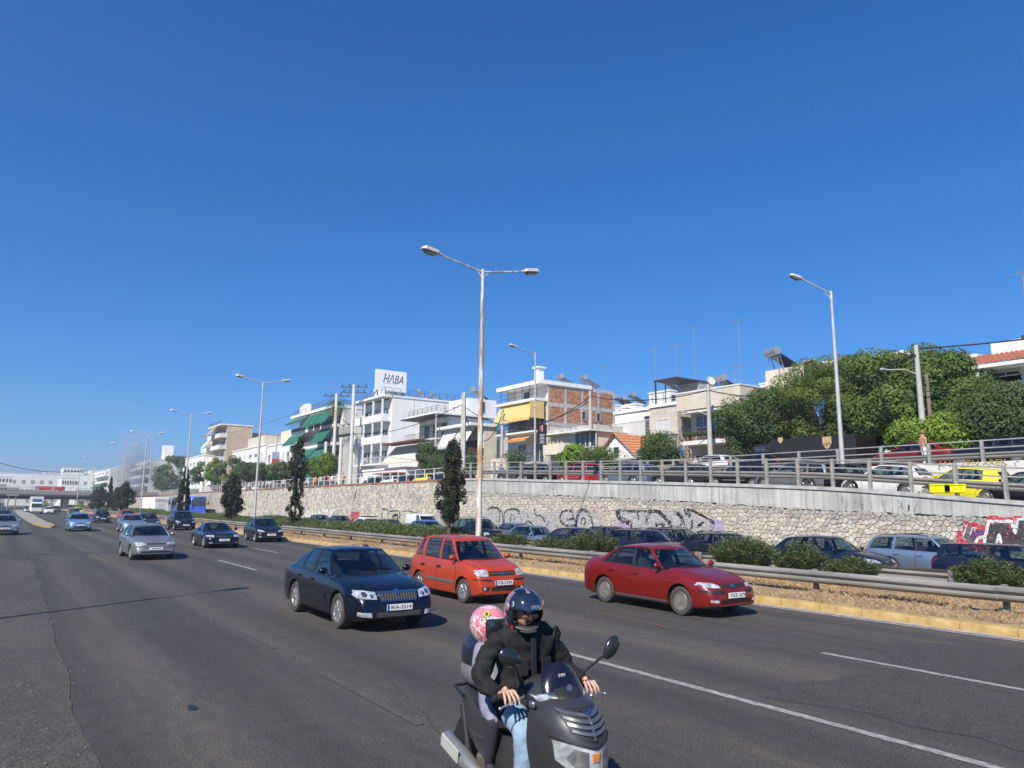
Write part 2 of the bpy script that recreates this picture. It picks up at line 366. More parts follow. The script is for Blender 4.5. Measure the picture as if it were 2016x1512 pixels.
# ---- W-beam guardrails
def wbeam_mesh(L):
    b=MB(); prof=[(0,.0),(.02,.035),(.075,.06),(.08,.095),(.02,.135),(.0,.155),(.02,.175),(.08,.215),(.075,.25),(.02,.275),(0,.31)]
    vs=[];
    for y in (0,L):
        for (d,z) in prof: vs.append((-d,y,z))
    for y in (0,L):
        for (d,z) in prof: vs.append((-d+.006,y,z))
    m=len(prof); fs=[]
    for j in range(m-1):
        fs.append((j,j+1,m+j+1,m+j)); fs.append((2*m+j,3*m+j,3*m+j+1,2*m+j+1))
    b.add(vs,fs); 
    for yy in(.06,L-.06):
        for zz in(.05,.26): b.ell((-.075,yy,zz),(.008,.014,.014),6,4)
    return b.mesh('beam',M_GALV,50)
def guardrail(X,Y0,n,label,sx,top=.78,base=.1,sp=4.32):
    t=thing('guardrail',label,'guardrail',(X,Y0,base))
    bm=wbeam_mesh(sp+.12)
    pb=MB(); pb.bb(-.06,.06,-.05,.05,-.25,top-base+.02,bev=.006)
    pm=pb.mesh('post',M_GALV_D,30)
    sb=MB(); sb.bb(.0,.13,-.09,.09,top-base-.30,top-base+.0,bev=.01); sm=sb.mesh('spacer',M_GALV_D,30)
    for i in range(n):
        o=link('beam',bm,t); o.location=(-.15*sx+ (.006 if i%2 else 0),i*sp,top-base-.31+rnd.uniform(-.008,.008)); o.scale.x=sx
        p=link('post',pm,t); p.location=(.06*sx,i*sp,0); p.rotation_euler=(rnd.uniform(-.02,.02),rnd.uniform(-.015,.02),0)
        s_=link('spacer',sm,t); s_.location=(-.13 if sx>0 else 0,i*sp,0)
    return t
guardrail(17.3,6.8-4.32*3,60,'long galvanised steel guardrail behind the yellow kerb, nearer of the two median rails',1)
guardrail(20.9,9.4,14,'steel guardrail on the far side of the median, ending beside an oleander at right',-1,top=.74)
# ---- dry grass on the median
def grass(name,n,x0,x1,y0,y1,hmin,hmax,mats,label,seed,dens=None):
    r=random.Random(seed); b=MB()
    for i in range(n):
        y=y0+(y1-y0)*r.random()**1.7; x=r.uniform(x0,x1); 
        if mnoise.noise((x*.8,y*.5,seed))<-.22: continue
        z=soilz(x,y)-.01; mi=r.randrange(len(mats))
        for k in range(3):
            h=r.uniform(hmin,hmax); a=r.uniform(0,2*PI); l=r.uniform(.3,1.1)*h; wd=r.uniform(.003,.007); dx,dy=math.cos(a),math.sin(a)
            p0=(x-dy*wd,y+dx*wd,z);p1=(x+dy*wd,y-dx*wd,z);p2=(x+dx*l*.5,y+dy*l*.5,z+h*.75);p3=(x+dx*l,y+dy*l,z+h)
            b.add([p0,p1,p2,p3],[(0,1,2),(0,2,3)] ,mi)
    return b.build(name,mats,kind='stuff',label=label,cat='grass',ang=None)
M_STRAW=[pmat('straw_%d'%i,c,.9) for i,c in enumerate([(.44,.30,.15),(.33,.22,.11),(.50,.37,.20),(.22,.15,.08)])]
grass('dry_grass',42000,15.98,21.6,-1,60,.03,.11,M_STRAW,'dry straw coloured grass and litter covering the median soil',3)
# ================================================================ RETAINING WALL
WX=30.6
COPK=[(-40,1.0),(5,2.25),(11,2.66),(19,3.32),(30,3.79),(40,4.15),(48,4.44),(52,4.5),(135,4.4),(200,3.9),(420,3.4)]
BDK=[(-40,.6),(5,1.75),(11,2.03),(19.5,2.29),(27,2.66),(49,3.42),(51.5,3.5)]
def copz(y): return smooth_interp(COPK,y)
def bdz(y): return smooth_interp(BDK,y)
Y_SPLIT=51.0
wall=thing('retaining_wall','long stone retaining wall with a concrete band above, below the upper road','retaining wall',(WX,0,0))
M_MORTAR=pmat('grey_mortar',(.27,.245,.205),.95,var=.3,vscale=3,bump=.4)
def streaky(name,c0,c1,c2):
    m=bpy.data.materials.new(name); m.use_nodes=True; t=m.node_tree;N=t.nodes;L=t.links;b=N['Principled BSDF']; b.inputs['Roughness'].default_value=.9
    geo=N.new('ShaderNodeNewGeometry')
    def nz(sc,st,det=5,ro=.6):
        mp=N.new('ShaderNodeMapping'); mp.inputs['Scale'].default_value=st; L.new(geo.outputs['Position'],mp.inputs[0]); n=N.new('ShaderNodeTexNoise'); n.inputs['Scale'].default_value=sc; n.inputs['Detail'].default_value=det; n.inputs['Roughness'].default_value=ro; L.new(mp.outputs[0],n.inputs[0]); return n.outputs[0]
    def rp(s_,p0,a,p1,c):
        r=N.new('ShaderNodeValToRGB'); r.color_ramp.elements[0].position=p0; r.color_ramp.elements[0].color=(*a,1); r.color_ramp.elements[1].position=p1; r.color_ramp.elements[1].color=(*c,1); L.new(s_,r.inputs[0]); return r.outputs[0]
    def mx(a,c,mode='MULTIPLY',f=1):
        x=N.new('ShaderNodeMix'); x.data_type='RGBA'; x.blend_type=mode; x.inputs[0].default_value=f; L.new(a,x.inputs[6]); L.new(c,x.inputs[7]); return x.outputs[2]
    a=rp(nz(1.0,(1,3.2,.22),6,.65),.36,c0,.64,c1); 
    d=rp(nz(1.0,(1,7,.5),5,.7),.30,(.58,.57,.54),.46,(1,1,1)); a=mx(a,d)
    e=rp(nz(.6,(1,.5,1.2),4),.35,(.8,.8,.8),.65,c2); a=mx(a,e)
    L.new(a,b.inputs['Base Color'])
    bp=N.new('ShaderNodeBump'); bp.inputs['Strength'].default_value=.5; bp.inputs['Distance'].default_value=.03; L.new(nz(1,(1,3,2.2),5),bp.inputs['Height']); L.new(bp.outputs[0],b.inputs['Normal'])
    return m
M_STREAK=streaky('streaked_concrete',(.36,.355,.33),(.54,.53,.50),(1.1,1.1,1.08))
# backing
b=MB(); b.grid(lambda u,v:(.05,lerp(-30,420,u),lerp(-.1,copz(lerp(-30,420,u))-.05,v)),180,3); b.f=[f[::-1] for f in b.f]; b.build('wall_backing',M_MORTAR,wall,ang=None)
# concrete panels (each poured panel is a part), jagged underside over the stones
yy=-14.0; pi_=0
while yy<Y_SPLIT-.1:
    L_=min(6.3,Y_SPLIT-yy); n=42; b=MB(); vs=[]
    g=.008
    for i in range(n+1):
        y=yy+g+(L_-2*g)*i/n; j=.07*mnoise.noise((y*2.2,4,0))+.05*mnoise.noise((y*6,8,0))
        zt=copz(y)-.16; zb=bdz(y)+j
        vs+= [(-.04,y,zt),(-.035,y,zb),(.06,y,zb-.01)]
    fs=[]
    for i in range(n):
        a=3*i; fs+=[(a,a+1,a+4,a+3),(a+1,a+2,a+5,a+4)]
    fs+=[(0,2,1),(3*n,3*n+1,3*n+2)]
    b.add(vs,fs); b.build('concrete_panel',M_STREAK,wall,ang=30); yy+=L_
# coping
b=MB(); n=90
def coping(Y0,Y1,x0,x1,h,mat,name):
    b=MB(); n=int((Y1-Y0)/1.0); vs=[]
    for i in range(n+1):
        y=lerp(Y0,Y1,i/n); z=copz(y); vs+= [(x0,y,z-h),(x0,y,z),(x1,y,z),(x1,y,z-h)]
    fs=[]
    for i in range(n):
        a=4*i; fs+=[(a,a+1,a+5,a+4),(a+1,a+2,a+6,a+5),(a+3,a,a+4,a+7)]
    fs+=[(0,3,2,1),(4*n,4*n+1,4*n+2,4*n+3)]
    b.add(vs,[f[::-1] for f in fs]); b.build(name,mat,wall,ang=20)
M_COPING=pmat('coping_concrete',(.42,.41,.385),.85,var=.25,vscale=2,bump=.2)
coping(-14,Y_SPLIT,-.10,.45,.155,M_COPING,'coping'); 
coping(Y_SPLIT,210,-.08,.30,.16,pmat('brick_red_coping',(.30,.13,.085),.85,var=.3,vscale=3),'red_brick_coping')
# stones
M_ST=[pmat('stone_%d'%i,c,.9,var=.22,vscale=6,bump=.5,bscale=9) for i,c in enumerate([(.47,.42,.34),(.53,.49,.41),(.42,.37,.29),(.50,.455,.38),(.40,.36,.30)])]
M_STG=[pmat('grey_stone_%d'%i,c,.9,var=.25,vscale=6,bump=.5,bscale=9) for i,c in enumerate([(.33,.31,.28),(.38,.35,.31)])]
def voronoi_stones(y0,y1,zlo,zhi,cell,asp,seed):
    r=random.Random(seed); pts={}
    ny=int((y1-y0)/(cell*asp)); nz=int(5.2/cell)
    for i in range(ny+1):
        for j in range(nz+1):
            y=y0+(i+.5+(.5 if j%2 else 0)+r.uniform(-.36,.36))*cell*asp; z=(j+.3+r.uniform(-.34,.34))*cell
            pts[(i,j)]=(y,z)
    out=[]
    for (i,j),(y,z) in pts.items():
        if z<zlo-.05 or z>zhi(y)+.02: continue
        poly=[(y-cell*2,z-cell*2),(y+cell*2,z-cell*2),(y+cell*2,z+cell*2),(y-cell*2,z+cell*2)]
        for a in range(-2,3):
            for c in range(-2,3):
                q=pts.get((i+a,j+c))
                if q is None or (a==0 and c==0): continue
                mx_,mz=(y+q[0])/2,(z+q[1])/2; nx_,nz_=q[0]-y,q[1]-z; new=[]
                k=len(poly)
                for e in range(k):
                    P=poly[e];Q=poly[(e+1)%k]; dp=(P[0]-mx_)*nx_+(P[1]-mz)*nz_; dq=(Q[0]-mx_)*nx_+(Q[1]-mz)*nz_
                    if dp<=0: new.append(P)
                    if dp*dq<0:
                        t=dp/(dp-dq); new.append((P[0]+(Q[0]-P[0])*t,P[1]+(Q[1]-P[1])*t))
                poly=new
                if len(poly)<3: break
            if len(poly)<3: break
        if len(poly)>=3: out.append(((y,z),poly))
    return out
def stone_geo(b,ctr,poly,r,mi,joint=.009,proud=(.025,.055),off=(0,0)):
    cy,cz=ctr; n=len(poly)
    cy=sum(p[0] for p in poly)/n; cz=sum(p[1] for p in poly)/n
    d=r.uniform(*proud)
    def ins(p,a):
        L=math.hypot(p[0]-cy,p[1]-cz) or 1; s=max(.3,(L-a)/L); return (cy+(p[0]-cy)*s,cz+(p[1]-cz)*s)
    A=[ins(p,joint) for p in poly]; B=[ins(p,joint*.5+.022) for p in A]
    tx,tz=r.uniform(-.02,.02),r.uniform(-.02,.02)
    oy,oz=off
    vs=[(.06,p[0]-oy,p[1]-oz) for p in A]+[(-d*.45,p[0]-oy,p[1]-oz) for p in A]+[(-d+tx*(p[0]-cy)/.15+tz*(p[1]-cz)/.15,p[0]-oy,p[1]-oz) for p in B]
    fs=[]
    for i in range(n):
        k=(i+1)%n; fs+=[(i,n+i,n+k,k),(n+i,2*n+i,2*n+k,n+k)]
    fs.append(tuple(range(2*n,3*n)))
    b.add(vs,fs,mi)
st_list=voronoi_stones(4,Y_SPLIT,0,lambda y:bdz(y)-.02,.19,1.15,5)
rs=random.Random(11)
stuff=MB(); allm=M_ST+M_STG; WB=MB()
near=sorted([s for s in st_list if s[0][1]>.75 and s[0][0]>9],key=lambda s:s[0][0])
nearset=set(id(s) for s in near[:296]); cnt=0
for s in st_list:
    (cy,cz),poly=s; top=bdz(cy)-cz<.30
    mi=rs.randrange(5) if not top else 5+rs.randrange(2)
    if rs.random()<.1: mi=5+rs.randrange(2)
    if id(s) in nearset:
        b=MB(); stone_geo(b,(cy,cz),poly,rs,0,off=(cy,cz)); WB.add([(p[0],p[1]+cy,p[2]+cz) for p in b.v],b.f); o=b.build('stone',allm[mi],wall,ang=40); o.location=(0,cy,cz); cnt+=1
    else: stone_geo(stuff,(cy,cz),poly,rs,mi)
for s in voronoi_stones(Y_SPLIT,120,0,lambda y:copz(y)-.15,.30,1.35,9):
    stone_geo(stuff,s[0],s[1],rs,rs.randrange(6))
WB.add(stuff.v,stuff.f); stuff.build('stonework',allm,wall,kind='stuff',ang=40)
b=MB(); b.grid(lambda u,v:(-.03,lerp(120,420,u),lerp(0,copz(lerp(120,420,u))-.16,v)),100,2); b.f=[f[::-1] for f in b.f]; b.build('distant_stonework',pmat('distant_stone',(.38,.34,.27),.9,var=.3,vscale=1.2,bump=.6,bscale=3),wall,ang=None)
# rectangular pilaster and drain pipe on the wall farther along
b=MB()
for k in range(13): b.box((-.09,95+.1*(k%2),.2+k*.33),(.12,.9+.25*(k%2),.30),bev=.03)
b.build('quoins',M_ST[3],wall,ang=30)
# ================================================================ UPPER LEVEL
ramp_k=lambda y: copz(y)-.30
b=MB(); b.grid(lambda u,v:(lerp(WX+.45,36.6,u),lerp(-14,60,v),ramp_k(lerp(-14,60,v))),1,75); b.build('ramp_road',M_ASPH,kind='structure',ang=None)
b=MB(); b.grid(lambda u,v:(lerp(WX+.3,36.6,u),lerp(60,420,v),ramp_k(lerp(60,420,v))),1,120); b.build('upper_pavement',M_PAVE,kind='structure',ang=None)
sheet('upper_street',36.95,46.5,-60,420,4.40,M_ASPH,ny=10)
sheet('upper_ground',46.5,900,-60,1500,4.42,M_PAVE)
# ramp-side low wall with scribbles (between ramp and upper street)
uw=thing('ramp_wall','low whitewashed wall with scribbled graffiti between the ramp and the upper street','wall',(36.6,0,0))
b=MB(); b.grid(lambda u,v:(0,lerp(-20,60,u),lerp(1.2,4.5,v)),20,1); b.f=[f[::-1] for f in b.f]; b.bb(0.001,.32,-20,60,4.0,4.5)
b.build('wall_face',pmat('dirty_whitewash',(.62,.60,.56),.85,var=.2,vscale=1.2),uw,ang=None)

b=MB(); r=random.Random(77)
for k in range(2600):
    y=-2+62*r.random()**1.8; x=15.42-abs(r.gauss(0,.10)) if r.random()<.6 else r.uniform(-2.4,1.3); q=r.uniform(.004,.014); a=r.uniform(0,3)
    b.box((x,y,.012+q*.4),(q*1.6,q,q*.8),a)
b.build('loose_gravel',pmat('gravel',(.22,.20,.17),.9,var=.4,vscale=9),kind='stuff',label='loose grit along the gutter and on the rough shoulder',cat='gravel',ang=None)
# ---- graffiti painted over the stones (follows every bulge and joint)
wbvh=BVHTree.FromPolygons([Vector(p) for p in WB.v],WB.f,all_triangles=False)
def on_wall(y,z,eps=.007):
    h=wbvh.ray_cast(Vector((-1,y,z)),Vector((1,0,0)),3.0)
    x=h[0].x if h[0] is not None else -.03
    return (min(x,.045)-eps,y,z)
def wpt(q,crop):
    x0,y0,s=crop; p=OX(x0+q[0]*s,y0+q[1]*s,WX-.04); return (p.y,p.z)
def catmull(P,n=8):
    if len(P)<3: return P
    o=[]
    for i in range(len(P)-1):
        p0=P[max(i-1,0)];p1=P[i];p2=P[i+1];p3=P[min(i+2,len(P)-1)]
        for k in range(n):
            t=k/n; o.append(tuple(.5*((2*p1[a])+(-p0[a]+p2[a])*t+(2*p0[a]-5*p1[a]+4*p2[a]-p3[a])*t*t+(-p0[a]+3*p1[a]-3*p2[a]+p3[a])*t**3) for a in range(len(p1))))
    o.append(P[-1]); return o
def stroke(b,pts,w,crop,mi=0,sm=True,lift=.009):
    P=[wpt(q,crop) for q in pts]
    if sm: P=catmull(P,6)
    Q=[]
    for a,c in zip(P,P[1:]):
        k=max(1,int(math.dist(a,c)/.05))
        for j in range(k): Q.append((lerp(a[0],c[0],j/k),lerp(a[1],c[1],j/k)))
    Q.append(P[-1]); vs=[]; m=3
    for i,q in enumerate(Q):
        a=Q[max(i-1,0)];c=Q[min(i+1,len(Q)-1)]; L=math.dist(a,c) or 1; ny,nz=-(c[1]-a[1])/L,(c[0]-a[0])/L
        ww=w*(1.08+.4*mnoise.noise((i*.13,pts[0][0]*.1,0)))
        for j in range(m+1):
            s_=(j/m-.5)*ww; vs.append(on_wall(q[0]+ny*s_,q[1]+nz*s_,lift))
    b.add(vs,[(i*(m+1)+j,(i+1)*(m+1)+j,(i+1)*(m+1)+j+1,i*(m+1)+j+1) for i in range(len(Q)-1) for j in range(m)],mi)
def inside(p,poly):
    c=False;n=len(poly)
    for i in range(n):
        a=poly[i];d=poly[(i+1)%n]
        if (a[1]>p[1])!=(d[1]>p[1]) and p[0]<(d[0]-a[0])*(p[1]-a[1])/(d[1]-a[1])+a[0]: c=not c
    return c
def fill(b,pts,crop,mi=0,lift=.006,st=.055):
    P=[wpt(q,crop) for q in pts]; y0=min(p[0] for p in P);y1=max(p[0] for p in P);z0=max(0.02,min(p[1] for p in P));z1=max(p[1] for p in P)
    ny=int((y1-y0)/st)+1;nz=int((z1-z0)/st)+1; idx={}
    def V(i,j):
        if (i,j) not in idx:
            idx[(i,j)]=len(b.v); b.v.append(on_wall(y0+i*st,z0+j*st,lift))
        return idx[(i,j)]
    for i in range(ny):
        for j in range(nz):
            if inside((y0+(i+.5)*st,z0+(j+.5)*st),P): b.f.append((V(i,j),V(i,j+1),V(i+1,j+1),V(i+1,j))); b.m.append(mi)
C7=(960,880,.2579); C3=(400,960,.248); C6=(1500,880,.256)
G_GREY=pmat('silver_spray',(.34,.33,.33),.7,var=.25,vscale=3); G_BLK=pmat('black_spray',(.018,.018,.02),.7,var=.4,vscale=3)
G_LIL=pmat('lilac_spray',(.33,.27,.40),.8,var=.25,vscale=3); G_RED=pmat('red_spray',(.42,.035,.05),.7,var=.2,vscale=3); G_WHT=pmat('white_spray',(.62,.61,.60),.8,var=.2,vscale=4)
G_TEAL=pmat('teal_spray',(.05,.12,.13),.8,var=.2,vscale=4); G_PUR=pmat('purple_spray',(.12,.05,.16),.8); G_DARK=pmat('charcoal_spray',(.045,.045,.048),.85,var=.45,vscale=2); G_RB=pmat('faded_red_spray',(.38,.16,.17),.8,var=.3,vscale=4)
b=MB()
fill(b,[(970,560),(1075,565),(1075,660),(970,650)],C7,2); fill(b,[(1715,550),(1785,560),(1800,680),(1690,680)],C7,2)
fill(b,[(985,480),(1250,488),(1530,478),(1725,578),(1700,655),(1650,745),(1080,800),(1080,575),(1020,560)],C7,0,.0075)
for pts,w_ in [([(990,480),(1000,525),(1035,560),(1100,575)],.34),([(990,484),(1140,492),(1255,492)],.14),([(1140,492),(1152,555)],.12),([(1208,580),(1232,505),(1260,490)],.24),([(1250,490),(1310,500),(1380,575),(1405,615)],.20),([(1308,488),(1345,530),(1400,590)],.22),([(1425,505),(1470,520),(1492,590),(1450,612)],.2),([(1500,488),(1540,480),(1640,525),(1722,580),(1700,642)],.13),([(1515,488),(1550,530)],.26),([(1560,560),(1552,640),(1530,700)],.17),([(1600,605),(1650,570),(1612,612),(1600,605)],.1),([(1555,692),(1645,650),(1640,735)],.22),([(1280,602),(1310,580),(1352,602)],.2),([(1100,575),(1100,620),(1140,640)],.16),([(1455,520),(1500,560)],.1),([(1380,640),(1420,690),(1500,700)],.12)]: stroke(b,pts,w_,C7,1)
b.build('graffiti',[G_GREY,G_BLK,G_LIL],wall,label='large silver letters with thick black outlines and lilac ends',ang=None)
b=MB(); fill(b,[(520,490),(560,480),(800,480),(860,560),(860,680),(500,680)],C7,0)
for pts,w_ in [([(590,600),(552,560),(560,510),(600,485),(645,500),(650,545),(600,555)],.15),([(590,600),(660,598),(668,560),(640,545)],.13),([(672,620),(682,540),(700,495),(735,483),(770,505),(795,560),(805,620)],.17),([(712,590),(722,545),(742,548),(745,580),(728,600)],.1),([(530,600),(545,640)],.1)]: stroke(b,pts,w_,C7,1)
for k in range(30):
    x_=rs.choice([rs.uniform(505,560),rs.uniform(795,860),rs.uniform(560,800)]); y_=rs.uniform(475,500) if 560<x_<800 else rs.uniform(485,640); stroke(b,[(x_,y_),(x_+rs.uniform(14,26),y_+1)],.05,C7,2,False,.012)
b.build('graffiti',[G_GREY,G_BLK,G_RB],wall,label='silver S and O letters framed with faded red brick dashes',ang=None)
b=MB(); fill(b,[(-60,500),(40,470),(240,480),(480,510),(500,560),(480,720),(-60,720)],C7,0)
for pts,w_ in [([(-5,485),(40,460),(90,490),(85,610)],.13),([(40,465),(28,520)],.1),([(95,490),(110,500),(120,600)],.12),([(128,600),(130,500),(190,474),(238,488),(236,515)],.13),([(175,570),(180,520),(200,520),(205,560)],.08),([(358,470),(366,520),(415,528),(440,575)],.12),([(275,592),(312,568),(348,595)],.14),([(-20,600),(20,560),(40,600)],.1),([(420,540),(450,600),(470,560)],.07),([(250,520),(262,600)],.05),([(300,500),(310,550)],.05)]: stroke(b,pts,w_,C7,1)
b.build('graffiti',[G_GREY,G_BLK],wall,label='faded silver bubble letters with thin black arcs',ang=None)
b=MB(); fill(b,[(1590,205),(1850,215),(1980,200),(1980,330),(1590,330)],C3,0)
for pts,w_ in [([(1420,290),(1420,185),(1440,172),(1465,185),(1466,250)],.12),([(1480,192),(1520,184),(1556,190),(1560,250)],.09),([(1590,190),(1630,185),(1700,205)],.07),([(1500,230),(1540,220),(1545,290)],.22)]+[([(1600+i*28,215+(i%3)*6),(1606+i*28,250),(1596+i*28,290)],.05) for i in range(13)]: stroke(b,pts,w_,C3,1)
b.build('graffiti',[G_GREY,G_BLK],wall,label='thin black outlined letters beside the white van',ang=None)
b=MB()
for pts,w_ in [([(795,170),(778,215),(785,262)],.3),([(800,180),(815,240),(832,180)],.3),([(832,180),(842,245),(858,175)],.3),([(868,175),(866,240),(888,250),(893,175)],.3),([(910,265),(916,170)],.34),([(916,170),(948,255)],.3),([(948,255),(956,165)],.34),([(992,180),(970,185),(972,250),(998,248)],.28),([(972,215),(992,214)],.22),([(1004,180),(1030,250)],.28),([(1030,178),(1004,250)],.28),([(1012,180),(1050,178)],.2)]: stroke(b,pts,w_,C3,0,False)
b.build('graffiti',[G_WHT],wall,label='blocky white painted letters low on the far part of the wall',ang=None)
b=MB(); fill(b,[(1173,195),(1240,190),(1246,290),(1176,290)],C3,0); b.build('graffiti',[G_RED],wall,label='small solid red painted patch',ang=None)
b=MB()
fill(b,[(1482,800),(1500,650),(1548,645),(1553,572),(1620,578),(1720,603),(1738,528),(1900,540),(2016,522),(2160,520),(2160,800)],C6,0,.006)
fill(b,[(1560,600),(1622,618),(1650,690),(1600,745),(1552,690)],C6,1,.010); fill(b,[(1712,800),(1748,575),(1922,575),(1950,665),(1975,560),(2160,550),(2160,800)],C6,2,.013)
fill(b,[(1815,760),(1828,690),(1842,760)],C6,0,.017)
for pts,w_,mi in [([(1615,705),(1640,665),(1710,650)],.22,4),([(1640,745),(1660,705),(1710,690)],.1,3),([(1705,760),(1745,572),(1921,572),(1952,662),(1968,558),(2160,545)],.10,3),([(1800,760),(1826,665),(1845,760)],.08,3),([(1548,690),(1575,610),(1560,600)],.04,3),([(1600,690),(1620,620),(1655,625)],.03,3)]: stroke(b,pts,w_,C6,mi,False,.02)
b.build('graffiti',[G_RED,G_TEAL,G_DARK,G_WHT,G_PUR],wall,label='bold black letter with white outline on a red and teal background',ang=None)
b=MB()
for k in range(26):
    x_=rs.uniform(560,1200); y_=rs.uniform(640,720)*0+rs.uniform(620,740); stroke(b,[(x_,y_-260),(x_+rs.uniform(-8,8),y_-230),(x_+rs.uniform(-10,10),y_-215)],.03,(1500,880,.256),0)
b.build('graffiti',[pmat('grey_scribble',(.2,.2,.2),.9)],wall,label='faint grey scribbles',ang=None)
# ---- scribbles on the low ramp wall
o=link('lettering',text_mesh('ANA ZEN AREK',.42,pmat('olive_spray',(.32,.26,.05),.8),.002),uw,label='olive painted letters'); o.rotation_euler=(PI/2,0,-PI/2); p=OX(1912,913,36.58); o.location=(-.012,p.y,p.z)
b=MB()
for k in range(60):
    y_=rs.uniform(9,26); z_=rs.uniform(3.2,4.35); P=[(-.01,y_,z_)]
    for q in range(5): y_+=rs.uniform(-.15,.2); z_+=rs.uniform(-.15,.15); P.append((-.01,y_,min(z_,4.45)))
    b.tube(P,.012,4)
b.build('scribble',pmat('dark_marker',(.12,.12,.15),.9),uw,ang=None)
# ================================================================ FENCES ON THE UPPER LEVEL
def hpost(h,w_=.13): 
    b=MB(); b.bb(-w_/2,w_/2,-w_/2,-w_/2+.016,0,h); b.bb(-w_/2,w_/2,w_/2-.016,w_/2,0,h); b.bb(-.01,.01,-w_/2+.016,w_/2-.016,0,h); return b
M_FENCE=pmat('fence_steel',(.38,.365,.34),.55,metal=.3,var=.25,vscale=4)
def rail_span(L,r): b=MB(); b.bb(-r,r,0,L,-r,r,bev=r*.4); return b.mesh('rail',M_FENCE,30)
def road_fence(name,label,X,ys,zf,h,rails,beam,group=None,mat=M_FENCE,pw=.13,side=-1):
    t=thing(name,label,'fence',(X,ys[0],zf(ys[0])),group=group)
    pm=hpost(h,pw).mesh('post',mat,30); sp=ys[1]-ys[0]
    rm=MB(); rm.bb(-.03,.03,-.0,1,-.03,.03,bev=.012); rm=rm.mesh('rail',mat,30)
    bm=wbeam_mesh(1.0) if beam else None
    for i,y in enumerate(ys):
        o=link('post',pm,t); o.location=(-.05,y-ys[0],zf(y)-zf(ys[0])); o.rotation_euler=(rnd.uniform(-.01,.01),rnd.uniform(-.01,.01),0)
        if i<len(ys)-1:
            y2=ys[i+1]; dz=zf(y2)-zf(y); L=math.hypot(y2-y,dz); a=math.atan2(dz,y2-y)
            for rz in rails:
                o=link('rail',rm,t); o.location=(0,y-ys[0],zf(y)-zf(ys[0])+rz); o.scale=(1,L*.996,1); o.rotation_euler=(a,0,0)
            if beam:
                o=link('beam',bm,t); o.location=(pw/2+.09,y-ys[0],zf(y)-zf(ys[0])+beam); o.scale=(1,L*.998,1.0); o.rotation_euler=(a,0,0)
    return t
road_fence('road_fence','grey steel fence with guardrail beam on top of the concrete wall band',WX+.12,[8.2+1.72*i for i in range(26)],copz,1.27,[1.2,.86],.33,side=1)
road_fence('road_fence','higher grey steel fence along the edge of the upper street, behind the ramp',36.8,[3+2.35*i for i in range(18)],lambda y:4.5,1.02,[.98,.64],.16,side=1)
M_WPAINT=pmat('white_railing_paint',(.66,.65,.62),.6,var=.15,vscale=5)
t=thing('white_railing','white pipe railing on the brick coping of the farther wall','railing',(WX+.1,Y_SPLIT+1,0))
pb=MB(); pb.bb(-.035,.035,-.035,.035,0,1.0); pm=pb.mesh('post',M_WPAINT,None); rb=MB(); rb.tube([(0,0,0),(0,1,0)],.028,6); rm=rb.mesh('rail',M_WPAINT,40)
yy=Y_SPLIT+1; ysr=[]
while yy<190: ysr.append(yy); yy+=1.75
for i,y in enumerate(ysr):
    o=link('post',pm,t); o.location=(0,y-ysr[0],copz(y))
    if i<len(ysr)-1 and not (i%19==18):
        for rz in (.97,.55):
            o=link('rail',rm,t); o.location=(0,y-ysr[0],copz(y)+rz); o.scale=(1,1.75,1)
# ================================================================ LAMP POSTS 
M_LAMP=pmat('lamp_grey_paint',(.46,.455,.44),.5,metal=.2,var=.18,vscale=1.5)
M_LAMPRUST=pmat('white_paint_flaking_to_rust',(.62,.60,.55),.6,var=.0,vscale=1)
def rusty():
    m=M_LAMPRUST; t=m.node_tree;N=t.nodes;L=t.links;b=N['Principled BSDF']
    g=N.new('ShaderNodeTexCoord'); mp=N.new('ShaderNodeMapping'); mp.inputs['Scale'].default_value=(3,3,.45); L.new(g.outputs['Object'],mp.inputs[0])
    n=N.new('ShaderNodeTexNoise'); n.inputs['Scale'].default_value=1.1; n.inputs['Detail'].default_value=7; n.inputs['Roughness'].default_value=.65; L.new(mp.outputs[0],n.inputs[0])
    r=N.new('ShaderNodeValToRGB'); e=r.color_ramp.elements; e[0].position=.46; e[0].color=(.60,.59,.55,1); e[1].position=.54; e[1].color=(.45,.27,.13,1); x=e.new(.62); x.color=(.34,.17,.08,1)
    L.new(n.outputs[0],r.inputs[0]); L.new(r.outputs[0],b.inputs['Base Color'])
rusty()
M_LENS=pmat('lamp_lens',(.16,.15,.13),.25,spec=.6); M_LHEAD=pmat('lamp_head_grey',(.50,.49,.46),.45,metal=.2)
def lamp_head_mesh():
    b=MB(); # pointing +x from socket at 0
    st=[(0,.05,.05,.0),(.18,.09,.09,.0),(.22,.15,.13,.0),(.75,.17,.14,.0),(.88,.10,.06,.0)]
    vs=[]
    for x,hw,h,_ in st: vs+= [(x,-hw,0),(x,-hw*.75,h),(x,hw*.75,h),(x,hw,0)]
    fs=[]
    for i in range(len(st)-1):
        for j in range(4): fs.append((4*i+j,4*i+(j+1)%4,4*i+4+(j+1)%4,4*i+4+j))
    fs+=[(0,3,2,1),(16,17,18,19)]; b.add(vs,[f[::-1] for f in fs]); 
    return b.mesh('lamp_head',M_LHEAD,25)
def lens_mesh():
    b=MB(); vs=[];st=[(.25,.13,.0),(.32,.13,-.10),(.66,.13,-.10),(.80,.11,0)]
    for x,hw,z in st: vs+=[(x,-hw,.004),(x,-hw*.85,z),(x,hw*.85,z),(x,hw,.004)]
    fs=[(4*i+j,4*i+4+j,4*i+5+j,4*i+1+j) for i in range(3) for j in range(3)]+[(0,1,2,3),(15,14,13,12)]
    b.add(vs,fs); return b.mesh('lens',M_LENS,30)
LHM=lamp_head_mesh(); LNM=lens_mesh()
